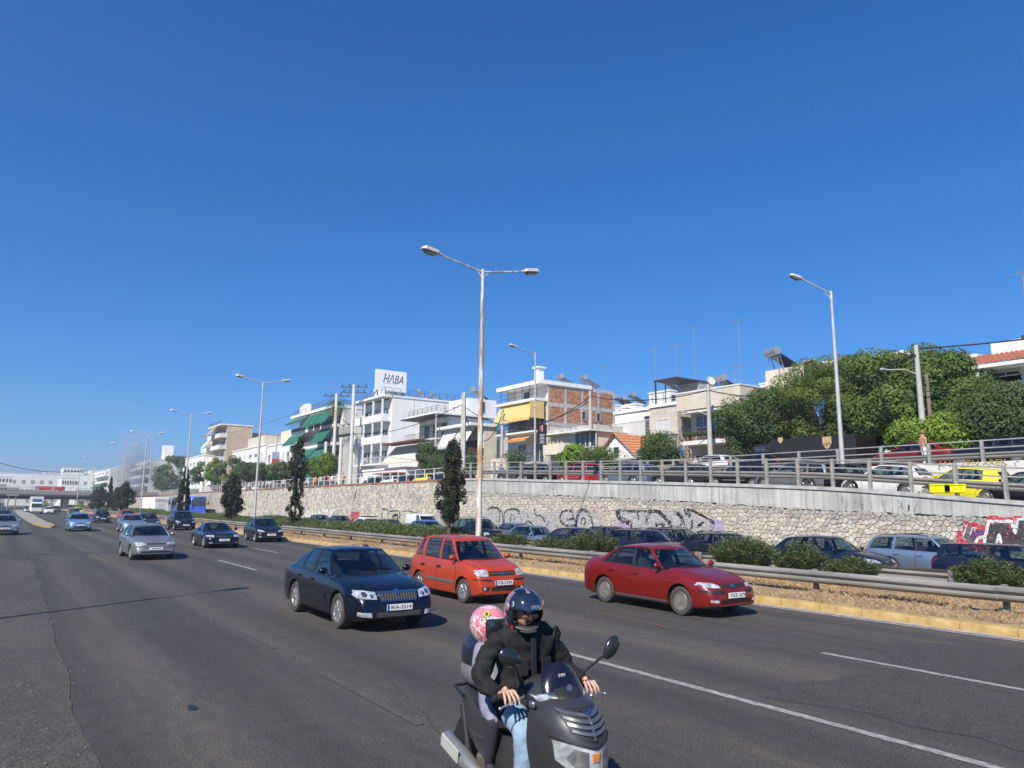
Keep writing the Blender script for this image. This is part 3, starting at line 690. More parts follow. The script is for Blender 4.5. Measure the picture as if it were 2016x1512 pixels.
def lamp_post(X,Y,z0,h,arms,label,group,mat=M_LAMP,AL=2.45,rise=.48,rot=0,r0=.125,hs=1.0):
    t=thing('street_lamp',label,'street lamp',(X,Y,z0),rot,group)
    b=MB(); b.tube([(0,0,-.2),(0,0,.3)],r0*1.25,12); b.build('base',mat,t)
    b=MB(); b.tube([(0,0,.25),(0,0,h*.5),(0,0,h)],[r0,r0*.8,r0*.5],12); b.lathe([(r0*.62,h-.55),(r0*.62,h-.1)],12); b.build('pole',mat,t)
    for a in arms:
        dx,dy=math.cos(a),math.sin(a); b=MB(); b.tube([(0,0,h-.15),(dx*(AL-.8),dy*(AL-.8),h-.15+rise*.8)],.04,8); b.bar((dx*.05,dy*.05,h-.45),(dx*.35,dy*.35,h-.08),.02,.04)
        b.build('arm',mat,t)
        o=link('lamp_head',LHM,t); o.location=(dx*(AL-.85),dy*(AL-.85),h-.17+rise*.8); o.rotation_euler=(0,-math.atan2(rise,AL)*.8,a); o.scale=(hs,hs,hs); l=link('lens',LNM,o)
    return t
lamp_post(18.8,29.5,.1,14.0,[R(-4),R(176)],'tall two-armed street lamp in the median, white paint flaking to rust, nearest one','two-armed lamps along the median',M_LAMPRUST,AL=3.1,rise=.55,hs=1.3,r0=.15)
for (px_,lab,hh) in [(502,'two-armed grey street lamp rising between the roadside trees, second from the camera',13.3),(362,'two-armed street lamp in front of the peach apartment block',13.3),(277,'two-armed street lamp in front of the smoke plume',13.3),(236,'distant two-armed street lamp left of the smoke plume',13.0),(178,'far thin street lamp before the low white hospital-like blocks',13.0),(150,'farthest thin street lamp near the overpass',12.0)]:
    Y=OX(px_,1000,18.8).y; lamp_post(18.8,Y,.1,hh,[R(-4),R(176)],lab,'two-armed lamps along the median')
lamp_post(36.45,21.4,copz(21.4)-.1,14.3-copz(21.4),[R(150)],'tall single-armed street lamp beside the black delivery truck','single-armed lamps on the ramp',AL=2.35,rise=.9,r0=.13)
lamp_post(36.6,48.8,4.3,11.1,[R(175)],'single-armed street lamp carrying the black banner with the red apple shape','single-armed lamps on the ramp',AL=2.6,rise=.5,r0=.10)
# a lamp post outside the left edge of the picture throws its long thin shadow over the near lanes
lamp_post(-8.6,13.2,0,13.0,[R(26)],'roadside street lamp standing just outside the left edge of the picture','roadside lamps on the near side',AL=2.4)
lamp_post(-13.4,14.6,0,12.0,[R(116)],'second roadside lamp outside the left edge, its shadow reaching the shoulder','roadside lamps on the near side',AL=1.2)
# ================================================================ UTILITY POLES AND WIRES
M_WPOLE=pmat('weathered_concrete_pole',(.40,.385,.35),.8,var=.2,vscale=1.2); M_WOOD=pmat('old_wood_pole',(.20,.15,.11),.9,var=.3,vscale=2); M_DK=pmat('dark_iron',(.045,.045,.05),.6); M_INS=pmat('insulator',(.05,.06,.07),.3)
def pole(name,X,Y,h,label,r=(.18,.11),mat=M_WPOLE,square=False,lamp=None,z0=4.38,arms=0):
    t=thing(name,label,'utility pole',(X,Y,z0))
    b=MB(); b.tube([(0,0,0),(0,0,h)],[r[0]*(1.3 if square else 1),r[1]*(1.3 if square else 1)],4 if square else 10); b.build('pole',mat,t,ang=40)
    for k in range(3):
        b=MB(); b.lathe([(.02,0),(.06,.03),(.05,.1),(.02,.13)],8,Matrix.Translation((.18*(-1)**k,0,h-.35-.3*k))); b.build('insulator',M_INS,t)
    for k in range(arms):
        b=MB(); b.box((0,0,h-.4-.9*k),(.14,4.6-.5*k,.16),R(-125)); 
        b.build('crossarm',M_DK,t,ang=None)
        for q in (-1.2,-.45,.45,1.2):
            b=MB(); b.lathe([(.04,0),(.12,.06),(.08,.16),(.12,.24),(.04,.5)],8,Matrix.Translation((.82*q*1.6*(1-.12*k),-.57*q*1.6*(1-.12*k),h-.34-.9*k))); b.build('insulator',M_INS,t)
    if lamp:
        b=MB(); b.tube([(0,0,lamp[0]),(-.5,lamp[1]*.4,lamp[0]+.35),(-1.1,lamp[1],lamp[0]+.35)],.03,6); b.box((-1.35,lamp[1],lamp[0]+.34),(.6,.2,.12),0,0,.03); b.build('street_light',M_LHEAD,t)
    return t
def topat(X,px_,yt,z0=4.38): 
    Y=OX(px_,900,X).y; return Y,OD(px_,yt,math.hypot(X,Y)).z-z0
POLES={}
for key,X,px_,yt,lab,kw in [('a',40.5,911,773,'thick square concrete utility pole in front of the cream awnings',dict(square=True,r=(.34,.22))),('b',46,1163,770,'round concrete utility pole in front of the unrendered brick wall',dict(r=(.22,.15),lamp=(4.6,1.2))),('c',45.8,1399,756,'grey concrete utility pole in front of the beige house with the long balcony',dict(r=(.24,.14),lamp=(5.2,1.4))),('d',41.6,1822,678,'concrete utility pole with a small street light among the big green trees',dict(r=(.19,.12),lamp=(5.4,1.2))),('e',45.8,988,805,'white concrete pole in front of the yellow awnings',dict(r=(.2,.15))),('f',45.8,857,815,'slim white pole with a small sign box beside the narrow palm',dict(r=(.15,.11))),('g',46,441,888,'slim pole among the bushy trees below the white balconies',dict(r=(.14,.1))),('h',46,543,850,'pole carrying the small blue and red posters',dict(r=(.14,.1))),('i',60,1267,805,'rust brown post beside the blue parking sign',dict(r=(.12,.1),mat=M_WOOD))]:
    Y,h=topat(X,px_,yt); POLES[key]=(X,Y,4.38+h); pole('utility_pole',X,Y,h,lab,**kw)
Y,h=topat(42.2,1838,735); pole('utility_pole',42.2,Y,h,'brown wooden pole leaning close behind the concrete pole in the trees',r=(.13,.10),mat=M_WOOD)
M_PALE=pmat('pale_concrete_pole',(.56,.54,.50),.8,var=.12,vscale=1)
# transformer cluster
Y0,h0=topat(46,691,757)
for k,(dx,dy,hh,ar) in enumerate([(0,0,h0,2),(0,7.5,h0-.6,1),(.6,13.0,h0-8.5,0),(-.4,3.4,h0-9,0)]):
    pole('utility_pole',46+dx,Y0+dy,hh,['tallest white pole of the transformer group, with two crossarms','second tall pole of the transformer group, with one crossarm','short back pole of the transformer group','short front pole of the transformer group'][k],r=(.26,.17),arms=ar,group='poles of the transformer group') if False else pole('utility_pole',46+dx,Y0+dy,hh,['tallest white pole of the transformer group, with two crossarms','second tall pole of the transformer group, with one crossarm','short back pole of the transformer group','short front pole of the transformer group'][k],r=(.34,.26),arms=ar,mat=M_PALE)
t=thing('transformer','grey transformer boxes on a platform between the tall white poles','transformer',(46,Y0+2.6,4.38+h0-8.2))
b=MB(); b.box((0,0,0),(1.2,5.4,.15)); b.build('platform',M_DK,t,ang=None)
for k in (-1.1,1.2):
    b=MB(); b.box((0,k,.85),(1.0,1.3,1.4),0,0,.06); [b.box((-.55,k-.5+.2*q,.8),(.08,.05,1.1)) for q in range(6)]; b.build('tank',M_WPOLE,t)
    for q in(-.35,0,.35): b=MB(); b.lathe([(.05,0),(.09,.08),(.05,.16),(.09,.24),(.03,.35)],8,Matrix.Translation((0,k+q,1.55))); b.build('bushing',M_INS,t)
M_WIRE=pmat('black_cable',(.02,.02,.022),.7)
def wire(p,q,sag,label,r=.03):
    p=Vector(p);q=Vector(q); P=[p.lerp(q,i/14)-Vector((0,0,sag*4*(i/14)*(1-i/14))) for i in range(15)]
    b=MB(); b.tube(P,r,5); o=b.build('cable',M_WIRE,label=label,cat='cable'); return o
def W(k,dz=-.5): X,Y,Z=POLES[k]; return (X,Y,Z+dz)
wire(W('d'),W('c'),1.3,'thick black cable sagging across the big trees between two concrete poles',.045)
wire(W('c'),W('b'),.6,'black cable between the pole at the beige house and the pole at the brick wall',.045)
wire(W('b'),W('a',-1.5),2.6,'black cable sagging in front of the brick wall to the square concrete pole',.05)
wire(W('b',-.9),W('e',-1.2),1.2,'lower cable crossing in front of the yellow awnings',.04)
wire(W('a',-1.2),(46,Y0,4.38+h0-8),1.2,'cable running from the square pole towards the transformer poles',.045)
wire(W('a',-2.),W('e',-.6),3.2,'deeply sagging black cable right of the square concrete pole',.05)
wire(W('d',-.2),(47,3,12.6),.6,'black cable from the pole in the trees to the tiled house at right',.045)
wire(W('d',-2.6),(48,10.5,10.9),.9,'pale lower cable between the tree pole and the tiled house',.03)
wire((46,Y0,4.38+h0-.3),(47,230,22),2,'thin line leaving the transformer poles towards the far blocks',.03)
wire(OD(-60,890,150),OD(165,926,180),1.5,'thin overhead line crossing the sky at far left',.05)
# ================================================================ TREES AND SHRUBS
def leaf_mat(name,c,tr=.35,rough=.55):
    if name in MATS: return MATS[name]
    m=bpy.data.materials.new(name); m.use_nodes=True; t=m.node_tree;N=t.nodes;L=t.links; b=N['Principled BSDF']; b.inputs['Base Color'].default_value=(*c,1); b.inputs['Roughness'].default_value=rough; b.inputs['Specular IOR Level'].default_value=.35
    tl=N.new('ShaderNodeBsdfTranslucent'); tl.inputs['Color'].default_value=(c[0]*1.3,c[1]*1.35,c[2]*.7,1); mx=N.new('ShaderNodeMixShader'); mx.inputs[0].default_value=tr
    L.new(b.outputs[0],mx.inputs[1]); L.new(tl.outputs[0],mx.inputs[2]); L.new(mx.outputs[0],N['Material Output'].inputs[0]); MATS[name]=m; return m
LG=[leaf_mat('leaf_a',(0.097,0.155,0.031)),leaf_mat('leaf_b',(0.139,0.209,0.044)),leaf_mat('leaf_c',(0.073,0.121,0.032)),leaf_mat('leaf_d',(0.178,0.245,0.051))]
LY=[leaf_mat('leaf_y1',(0.140,0.190,0.035)),leaf_mat('leaf_y2',(0.110,0.170,0.035)),leaf_mat('leaf_y3',(0.210,0.200,0.045)),leaf_mat('leaf_y4',(0.085,0.130,0.030))]
LB=[leaf_mat('leaf_l1',(0.203,0.311,0.038),.45),leaf_mat('leaf_l2',(0.257,0.365,0.047),.45),leaf_mat('leaf_l3',(0.135,0.230,0.038),.45)]
LD=[leaf_mat('leaf_d1',(0.052,0.090,0.031)),leaf_mat('leaf_d2',(0.073,0.124,0.038)),leaf_mat('leaf_d3',(0.097,0.147,0.045))]
LC=[leaf_mat('cypress_a',(0.034,0.044,0.024),.2,.8),leaf_mat('cypress_b',(0.062,0.062,0.034),.2,.8),leaf_mat('cypress_c',(0.024,0.031,0.019),.2,.8)]
LO=[leaf_mat('oleander_a',(0.119,0.161,0.059),.25),leaf_mat('oleander_b',(0.077,0.119,0.041),.25),leaf_mat('oleander_c',(0.183,0.217,0.091),.25),leaf_mat('oleander_dry',(0.265,0.211,0.105),.2)]
M_BARK=pmat('bark',(.09,.07,.05),.9,var=.3,vscale=6,bump=.6,bscale=9)
def leaf_blob(b,ctr,rad,n,size,r,nm,droop=.2,aspect=.45,squash=.75,mis=None):
    for _ in range(n):
        while True:
            d=Vector((r.uniform(-1,1),r.uniform(-1,1),r.uniform(-1,1)))
            if .05<d.length<1: break
        d=d.normalized()*(d.length**.45); p=Vector((ctr[0]+d.x*rad,ctr[1]+d.y*rad,ctr[2]+d.z*rad*squash))
        out=(d+Vector((r.uniform(-.5,.5),r.uniform(-.5,.5),r.uniform(-.3,.7)))).normalized()
        s=size*r.uniform(.6,1.35); ax=Vector((r.uniform(-1,1),r.uniform(-1,1),r.uniform(-.8,.3)-droop)).normalized(); sd_=out.cross(ax)
        if sd_.length<1e-3: continue
        sd_.normalize(); ax=sd_.cross(out).normalized(); w_=s*aspect
        mi=mis[r.randrange(len(mis))] if mis else r.randrange(nm)
        b.add([p-ax*s*.5,p+sd_*w_*.5,p+ax*s*.5+out*(-s*.12),p-sd_*w_*.5],[(0,1,2,3)],mi)
def broad_tree(name,label,base,ctr,rad,mats,seed,n=52000,leaf=.2,clumps=120,trunks=1,group=None,cat='tree',cl=.95,rough=.35,trunk_r=.2):
    r=random.Random(seed); t=thing(name,label,cat,base,group=group); base=Vector(base); ctr=Vector(ctr); b=MB(); cs=[]
    for k in range(clumps):
        while True:
            d=Vector((r.uniform(-1,1),r.uniform(-1,1),r.uniform(-1,1)))
            if .3<d.length<1: break
        d=d.normalized()*(d.length**.5)
        s=1+rough*mnoise.noise(d*1.7+Vector((seed,0,0)))
        p=ctr+Vector((d.x*rad[0],d.y*rad[1],d.z*rad[2]))*s; cs.append((p,r.uniform(.6,1.25)*cl))
    per=n//clumps
    for p,c in cs:
        tone=mnoise.noise(p*.35+Vector((seed,3,1)))
        nm=len(mats); lo=[i for i in range(nm)]
        mis=lo[:max(2,nm-1)] if tone<0 else lo[1:]
        leaf_blob(b,p-base,c,per,leaf,r,nm,mis=mis)
    b.build('crown',mats,t,ang=None)
    tb=MB()
    for k in range(trunks):
        off=Vector((r.uniform(-1,1),r.uniform(-1.4,1.4),0))*(rad[1]*.35 if trunks>1 else 0)
        top=ctr-base+off*1.3; tb.tube([off,off+Vector((.1,.1,(top.z)*.45)),top],[trunk_r,trunk_r*.75,trunk_r*.3],8)
        for q in range(6):
            p=cs[r.randrange(len(cs))][0]-base; s=off.lerp(top,r.uniform(.35,.8)); tb.tube([s,s.lerp(p,.5)+Vector((0,0,.2)),p],[trunk_r*.4,trunk_r*.25,.02],6)
    tb.build('trunk',M_BARK,t); return t
def tree_px(name,label,X,px,top,bot,wpx,mats,seed,zbase=4.4,depth=None,**kw):
    """crown spanning pixels top..bot, half-width wpx, standing at lateral X"""
    Y=OX(px,900,X).y; D=math.hypot(X,Y); zt=OD(px,top,D).z; zb=OD(px,bot,D).z
    hw=wpx/FPX*D*1.0; rz=(zt-zb)/2; dp=depth or hw
    return broad_tree(name,label,(X,Y,zbase),(X,Y,(zt+zb)/2),(max(dp,hw*.7),hw,rz),mats,seed,**kw)
# big trees on the right (nearest row, upper street)
tree_px('broadleaf_tree','dark green dense tree left of the big tree mass, in front of the beige house',44.5,1502,780,905,72,LD+[LG[1]],21,n=42000,leaf=.20,clumps=75,cl=1.15,rough=.3)
tree_px('broadleaf_tree','tall tree with yellowish crown top, left one of the two tallest trees',45,1632,712,905,92,LY+[LG[1]],22,n=64000,leaf=.17,clumps=95,cl=1.2,trunks=2)
tree_px('broadleaf_tree','large rounded green tree with drooping leaves behind the concrete pole',46,1765,712,880,95,LG,23,n=64000,leaf=.24,clumps=95,cl=1.2,trunks=2)
tree_px('broadleaf_tree','rounded green tree right of the concrete pole reaching the tiled roof',46,1862,706,880,62,LG,24,n=52000,leaf=.24,clumps=85,cl=1.2,trunks=2)
tree_px('broadleaf_tree','dark green tree at the right edge hiding the white tiled house',43.5,1982,772,885,60,LD+[LG[0]],25,n=52000,leaf=.19,clumps=80,cl=1.15,trunks=2)
tree_px('sapling','bright lime green sapling in the fence gap left of the person in white trousers',41.5,1800,838,888,22,LB,26,n=5200,leaf=.26,clumps=24,trunk_r=.05,cat='sapling')
tree_px('sapling','bright lime green sapling right of the concrete pole base',42,1868,822,900,34,LB,27,n=8000,leaf=.26,clumps=34,trunk_r=.05,cat='sapling')
tree_px('broadleaf_tree','small dense round tree behind the blue parking sign',44,1303,858,912,38,LD+[LG[0]],28,n=15000,leaf=.17,clumps=50,rough=.2)
tree_px('broadleaf_tree','low bushy olive-like tree below the orange tiled roof',43,1180,890,918,38,LG[:3]+[LY[1]],29,n=10000,leaf=.16,clumps=44)
tree_px('shrub','spiky banana-like shrub in front of the cream wall',43,1128,885,915,18,LB+[LG[1]],30,n=3500,leaf=.45,clumps=16,cat='shrub',trunk_r=.05)
tree_px('shrub','small dark shrub right of the beige canvas gate',43,1017,895,915,14,LD,31,n=3000,leaf=.16,clumps=16,cat='shrub',trunk_r=.05)
tree_px('broadleaf_tree','slim feathery palm-like tree beside the slim white pole',45,842,872,925,16,LD+[LG[0]],32,n=6000,leaf=.3,clumps=26,trunk_r=.1)
tree_px('hedge','clipped dark green hedge between the white villa and the striped awnings',45.5,878,898,925,32,LD,33,n=11000,leaf=.14,clumps=60,rough=.05,cat='hedge',trunk_r=.05)
tree_px('hedge','dark hedge behind the square concrete pole',45.5,925,893,925,18,LD,34,n=6000,leaf=.14,clumps=30,rough=.05,cat='hedge',trunk_r=.05)
for i,(px_,top,bot,wp,ms,lab) in enumerate([(405,912,950,22,LG,'bushy green tree at the left end of the row below the peach block'),(428,903,950,17,LB+[LG[1]],'lighter green bushy tree behind the slim pole'),(462,903,948,26,LG,'broad green bushy tree right of the slim pole'),(492,912,945,20,LD,'darker bushy tree below the white balconies'),(525,915,945,24,LD,'low dark green tree left of the poster pole'),(562,910,945,26,LG[:3],'dark green tree right of the poster pole'),(645,892,935,14,LB+LG[:2],'bright green climbing plant beside the green awnings'),(622,905,938,10,LG,'small climber beside the lowest green awning')]):
    tree_px('broadleaf_tree',lab,45,px_,top,bot,wp,ms,40+i,n=9000,leaf=.34,clumps=36,trunk_r=.15)
tree_px('broadleaf_tree','tall hillside tree mass left of the peach apartment block',62,350,898,975,32,LD+[LG[0]],60,n=12000,leaf=.8,clumps=60,trunk_r=.3,cl=2.6)
tree_px('broadleaf_tree','dark hillside tree right of the smoke plume',60,325,915,975,18,LD,61,n=7000,leaf=.8,clumps=34,trunk_r=.3,cl=2.4)
# cypresses and other median trees
def cypress(label,px_,yb,yt,wtop,seed,X=18.8,bushy=0,mats=LC,name='cypress_tree',bare=.2,lean=0,n=16000,prof=None):
    P=OX(px_,yb,X); Y=P.y; z0=.2; D=math.hypot(X,Y); H=OD(px_,yt,D).z-z0; r=random.Random(seed); hw=wtop/FPX*D
    t=thing(name,label,'tree',(X,Y,z0)); b=MB(); m=110
    for k in range(m):
        f=bare+(1-bare)*(k+r.random())/m; g=(f-bare)/(1-bare)
        pr_=math.sin(PI*min(1,.10+g**.8*.98))**.7 if bushy==0 else [math.sin(PI*min(.97,g*.9+.08)),.55+.45*math.sin(g*9+seed)][0]*(.7+.5*abs(math.sin(g*7+seed)))
        if prof: pr_=interp(prof,g)
        rr=hw*pr_*r.uniform(.3,1.15); a=r.uniform(0,2*PI)
        c=(math.cos(a)*rr,math.sin(a)*rr-lean*g,H*f); leaf_blob(b,c,hw*(.30 if bushy else .30)*r.uniform(.5,1.3),n//m,.14 if D<70 else .3,r,len(mats),droop=-.3,aspect=.4,squash=1.5)
    b.build('crown',mats,t,ang=None); b=MB(); b.tube([(0,0,-.2),(.04,.05,H*.4),(0,-lean*.6,H*.8)],[.11,.09,.03],8); 
    for k in range(8): f=r.uniform(bare*.8,.8); a=r.uniform(0,2*PI); b.tube([(0,0,H*f),(math.cos(a)*hw*.7,math.sin(a)*hw*.7,H*(f+.07))],[.03,.01],5)
    b.build('trunk',M_BARK,t); return t
cypress('dark bushy cypress beside the rusty white lamp post, nearest cypress',884,1050,872,29,1,bushy=1,bare=.27,n=15000,lean=.35,prof=[(0,.25),(.09,.7),(.23,.9),(.37,.95),(.5,.7),(.66,.5),(.8,.5),(.9,.3),(1,.12)])
cypress('tall narrow ragged cypress in front of the green awning block',579,1028,865,16,2,bushy=1,bare=.12,n=12000,lean=.3,prof=[(0,.4),(.15,.95),(.3,.6),(.45,.95),(.6,.9),(.72,.9),(.85,.6),(1,.15)])
cypress('short round-headed dark tree between the blue coach and the second lamp post',454,1018,942,20,3,bushy=1,bare=.25,n=5500,prof=[(0,.35),(.2,.9),(.4,1),(.6,.7),(.75,.6),(.9,.4),(1,.2)])
cypress('slender pointed cypress beside the blue coach',361,1000,922,9,4,bare=.08)
cypress('far pointed cypress standing left of the smoke plume',214,1000,940,5,5,bare=.05,n=9000)
cypress('far dark conifer with curved branches right of the smoke',244,1000,953,14,6,bushy=1,bare=.2,n=9000)
cypress('far dark conifer below the glass fronted block',229,1000,962,9,7,bushy=1,bare=.1,n=7000)
cypress('far round dark conifer, right of a close pair near the overpass',197,1001,962,10,8,bushy=1,bare=.1,n=7000)
cypress('far round dark conifer, left of a close pair near the overpass',186,1001,966,9,9,bushy=1,bare=.1,n=7000)
# oleander bushes and hedges of the median
def oleander(label,px_,yb,yt,wp,seed,X=19.6,n=5200,mats=LO,name='oleander_bush',Ld=None):
    P=OX(px_,yb,X); Y=P.y; D=math.hypot(X,Y); zt=OD(px_,yt,D).z; hw=wp/FPX*D; hy=hw/math.cos(math.atan2(Y,X)-R(0))*.9 if not Ld else Ld
    z0=soilz(X,Y)-.03; r=random.Random(seed); t=thing(name,label,'bush',(X,Y,z0)); b=MB(); H=zt-z0
    hy=min(hy,hw*1.6) if not Ld else Ld
    sb=MB(); k_=max(60,int(n/38))
    for k in range(k_):
        a=r.uniform(0,2*PI); rr=math.sqrt(r.random()); gx,gy=math.cos(a)*rr,math.sin(a)*rr
        foot=Vector((gx*.75*.5,gy*hy*.6,0)); top=Vector((gx*.95+r.uniform(-.1,.1),gy*hy*1.0,H*(1-.32*rr*rr)*r.uniform(.72,1.08)))
        if k%4==0: sb.tube([foot,foot.lerp(top,.6),top],[.012,.009,.004],4)
        nl=int(n/k_)
        for q in range(nl):
            f=r.uniform(.12,1.0)**.7; p=foot.lerp(top,f); aa=r.uniform(0,2*PI); l=r.uniform(.10,.19); up=r.uniform(.25,.9)
            d=Vector((math.cos(aa),math.sin(aa),up)).normalized(); s_=Vector((-math.sin(aa),math.cos(aa),r.uniform(-.5,.5)))*.012
            mi=r.choice([0,0,1,1,1,2]) if r.random()>.05 else 3
            p2=p+d*l*.5; p3=p+d*l+Vector((0,0,-.02)); b.add([p,p2+s_,p3,p2-s_],[(0,1,2,3)],mi)
    b.build('foliage',mats,t,ang=None); sb.build('stems',M_BARK,t); return t
OG='oleander bushes on the median'
oleander('oleander bush beside the rail end at the right edge, nearest one',1958,1215,1104,58,1,X=19.7,n=11000)
oleander('small oleander bush in front of the grey estate car',1680,1160,1098,40,2,X=19.8,n=7000)
oleander('oleander bush in front of the dark hatchback, left of the small one',1578,1150,1070,40,3,X=19.6,n=8000)
oleander('wide oleander bush above the bonnet of the dark red sedan',1465,1140,1056,58,4,X=19.5,n=12000)
oleander('oleander bush right of the grass tuft, above the roof of the dark red sedan',1170,1092,1047,40,5,X=19.6,n=9000)
oleander('yellowish oleander bush between the red cars',1095,1088,1058,42,6,X=19.4,n=8000)
oleander('oleander bush right of the rusty lamp post',1005,1076,1047,28,7,X=19.5,n=6500)
oleander('oleander bush behind the red-orange hatchback, left of the lamp post',890,1068,1036,35,8,X=19.5,n=7000)
i=0
for y0 in range(38,100,7):
    i+=1; px_=None
    t=oleander({1:'hedge section nearest the dark cypress',2:'second hedge section behind the navy sedan roof',3:'hedge section below the white off-road car'}.get(i,'low green hedge clump number %s'%i),900,1060,1000,10,20+i,X=19.6,n=5200,name='hedge_clump') if False else None
def hedge(Y,label,seed,H,X=19.7,L=3.6,n=8000):
    r=random.Random(seed); z0=.22; t=thing('oleander_hedge',label,'hedge',(X,Y,z0),group='oleander hedge clumps along the median'); b=MB()
    for k in range(n):
        u=r.uniform(-1,1); v_=r.uniform(-1,1); hh=H*(1-.35*v_*v_)*(1+.18*mnoise.noise((u*2.5,seed,v_)))*(1-.25*abs(u)**4); f=r.random()**.5
        p=Vector((v_*1.15,u*L,hh*f)); aa=r.uniform(0,2*PI); l=r.uniform(.14,.26); d=Vector((math.cos(aa),math.sin(aa),r.uniform(.2,.9))).normalized(); s_=Vector((-math.sin(aa),math.cos(aa),r.uniform(-.5,.5)))*.022
        p2=p+d*l*.5; p3=p+d*l; b.add([p,p2+s_,p3,p2-s_],[(0,1,2,3)],r.choice([0,0,1,1,1,2]) if r.random()>.05 else 3)
    b.build('foliage',LO,t,ang=None); b=MB()
    for k in range(9): y=lerp(-L*.9,L*.9,k/8); b.tube([(0,y,0),(r.uniform(-.4,.4),y+r.uniform(-.3,.3),H*.8)],[.02,.008],4)
    b.build('stems',M_BARK,t)
hl=['hedge clump left of the near cypress, below the blue car','hedge clump below the white van','hedge clump below the white car with rooftop luggage','hedge clump left of the white car','hedge clump below the white painted letters','hedge clump below the tall ragged cypress','hedge clump right of the second lamp post','hedge clump at the second lamp post','hedge clump below the round-headed tree','hedge clump right of the blue coach','hedge clump below the blue coach','hedge clump below the white truck']
for k,lab in enumerate(hl): hedge(36.5+k*6.9,lab,70+k,.98+.12*math.sin(k*2.1),n=8000 if k<6 else 4500)
b=MB(); r=random.Random(4)
for k in range(16000):
    y=r.uniform(120,300); v_=r.uniform(-1,1); p=Vector((19.7+v_*1.1,y,.2+r.random()**.5*1.0)); aa=r.uniform(0,2*PI); d=Vector((math.cos(aa),math.sin(aa),.6)); s_=Vector((-math.sin(aa),math.cos(aa),0))*.06; b.add([p,p+d*.2+s_,p+d*.45,p+d*.2-s_],[(0,1,2,3)],r.randrange(3))
b.build('far_hedge',LO,kind='stuff',label='continuous low hedge along the far median',cat='hedge',ang=None)
# palm behind the transformer poles
def palm(label,X,px_,ytop,seed,z0=4.4,fr=2.6):
    Y=OX(px_,930,X).y; H=OD(px_,ytop,math.hypot(X,Y)).z-z0; r=random.Random(seed); t=thing('palm_tree',label,'palm',(X,Y,z0)); b=MB(); b.tube([(0,0,0),(.1,.2,H*.5),(0,.1,H)],[.20,.16,.2],10); b.build('trunk',M_BARK,t)
    for k in range(46):
        a=r.uniform(0,2*PI); up=r.uniform(-1.0,1.1); b=MB(); L_=fr*r.uniform(.8,1.1); pts=[]
        for q in range(7):
            f=q/6; pts.append(Vector((math.cos(a)*L_*f,math.sin(a)*L_*f,H+up*L_*f*.8-1.1*L_*f*f*.7)))
        for q in range(6):
            p=pts[q]; d=(pts[q+1]-p).normalized(); s_=Vector((-math.sin(a),math.cos(a),0))
            for sg in(-1,1):
                for e in(0,.5):
                    p_=p.lerp(pts[q+1],e); l=.55*(1-.6*abs(q/6-.4)); tip=p_+s_*sg*l+d*l*.5-Vector((0,0,.25)); b.add([p_,p_+d*.09,tip],[(0,1,2)],0)
        dead=up<-.45; b.build('frond',pmat('dry_frond',(.25,.18,.08),.8) if dead else LG[0],t,ang=None)
palm('palm tree with dry hanging fronds behind the transformer poles',46.6,657,792,3)
# ================================================================ PEOPLE
from mathutils.geometry import delaunay_2d_cdt
def skin_body(name,J,E_,mats,matfn,parent,sub=2,root=0,lab=None,smooth=True):
    me=bpy.data.meshes.new(name); me.from_pydata([j[0] for j in J],E_,[]); o=bpy.data.objects.new(name,me); COL.objects.link(o)
    md=o.modifiers.new('s','SKIN'); md.use_smooth_shade=True
    sv=me.skin_vertices[0].data
    for i,j in enumerate(J):
        r=j[1] if isinstance(j[1],tuple) else (j[1],j[1]); sv[i].radius=r; sv[i].use_root=(i==root)
    s=o.modifiers.new('u','SUBSURF'); s.levels=sub; s.render_levels=sub
    m2=eval_copy(o,name); bpy.data.objects.remove(o)
    m2.materials.clear()
    for m in mats: m2.materials.append(m)
    for p in m2.polygons: p.use_smooth=True; p.material_index=matfn(p.center)
    return link(name,m2,parent,label=lab)
M_SKIN=pmat('skin',(.50,.27,.18),.5,var=.08,vscale=12); M_HAIR=pmat('dark_hair',(.02,.015,.012),.6)
def cloth(name,c): return pmat(name,c,.85,var=.18,vscale=9,bump=.35,bscale=22)
def head(parent,c,s=1.0,yaw=0,hair=True,hm=None,glasses=False):
    M=Matrix.Rotation(yaw,3,'Z'); b=MB()
    def fn(p):
        q=p.copy()
        if p.z<0: q.x*=1-.25*(-p.z)**1.5; q.y*=1-.32*(-p.z)**1.3
        return q
    b.ell(c,(.098*s,.078*s,.125*s),16,12,0,M,fn)
    n=M@Vector((.105*s,0,-.01*s)); b.ell(Vector(c)+n,(.018*s,.014*s,.026*s),6,5)
    for sy in(-1,1): b.ell(Vector(c)+M@Vector((-.005*s,.08*s*sy,-.01*s)),(.02*s,.01*s,.03*s),6,5)
    o=b.build('head',M_SKIN,parent,ang=60)
    b=MB()
    for sy in(-1,1): b.ell(Vector(c)+M@Vector((.088*s,.034*s*sy,.015*s)),(.012*s,.016*s,.010*s),6,5)
    b.ell(Vector(c)+M@Vector((.088*s,0,-.055*s)),(.01*s,.026*s,.007*s),8,5); b.build('face',pmat('face_dark',(.10,.03,.025),.5),o)
    if glasses:
        b=MB(); 
        for sy in(-1,1): b.box(Vector(c)+M@Vector((.100*s,.036*s*sy,.018*s)),(.008,.055*s,.035*s),0,0,.003,M=M)
        b.build('sunglasses',pmat('black_lens',(.01,.01,.01),.1),o)
    if hair:
        b=MB(); b.ell(Vector(c)+M@Vector((-.016*s,0,.026*s)),(.104*s,.088*s,.118*s),14,9,0,M); b.build('hair',hm or M_HAIR,o,ang=60)
    return o
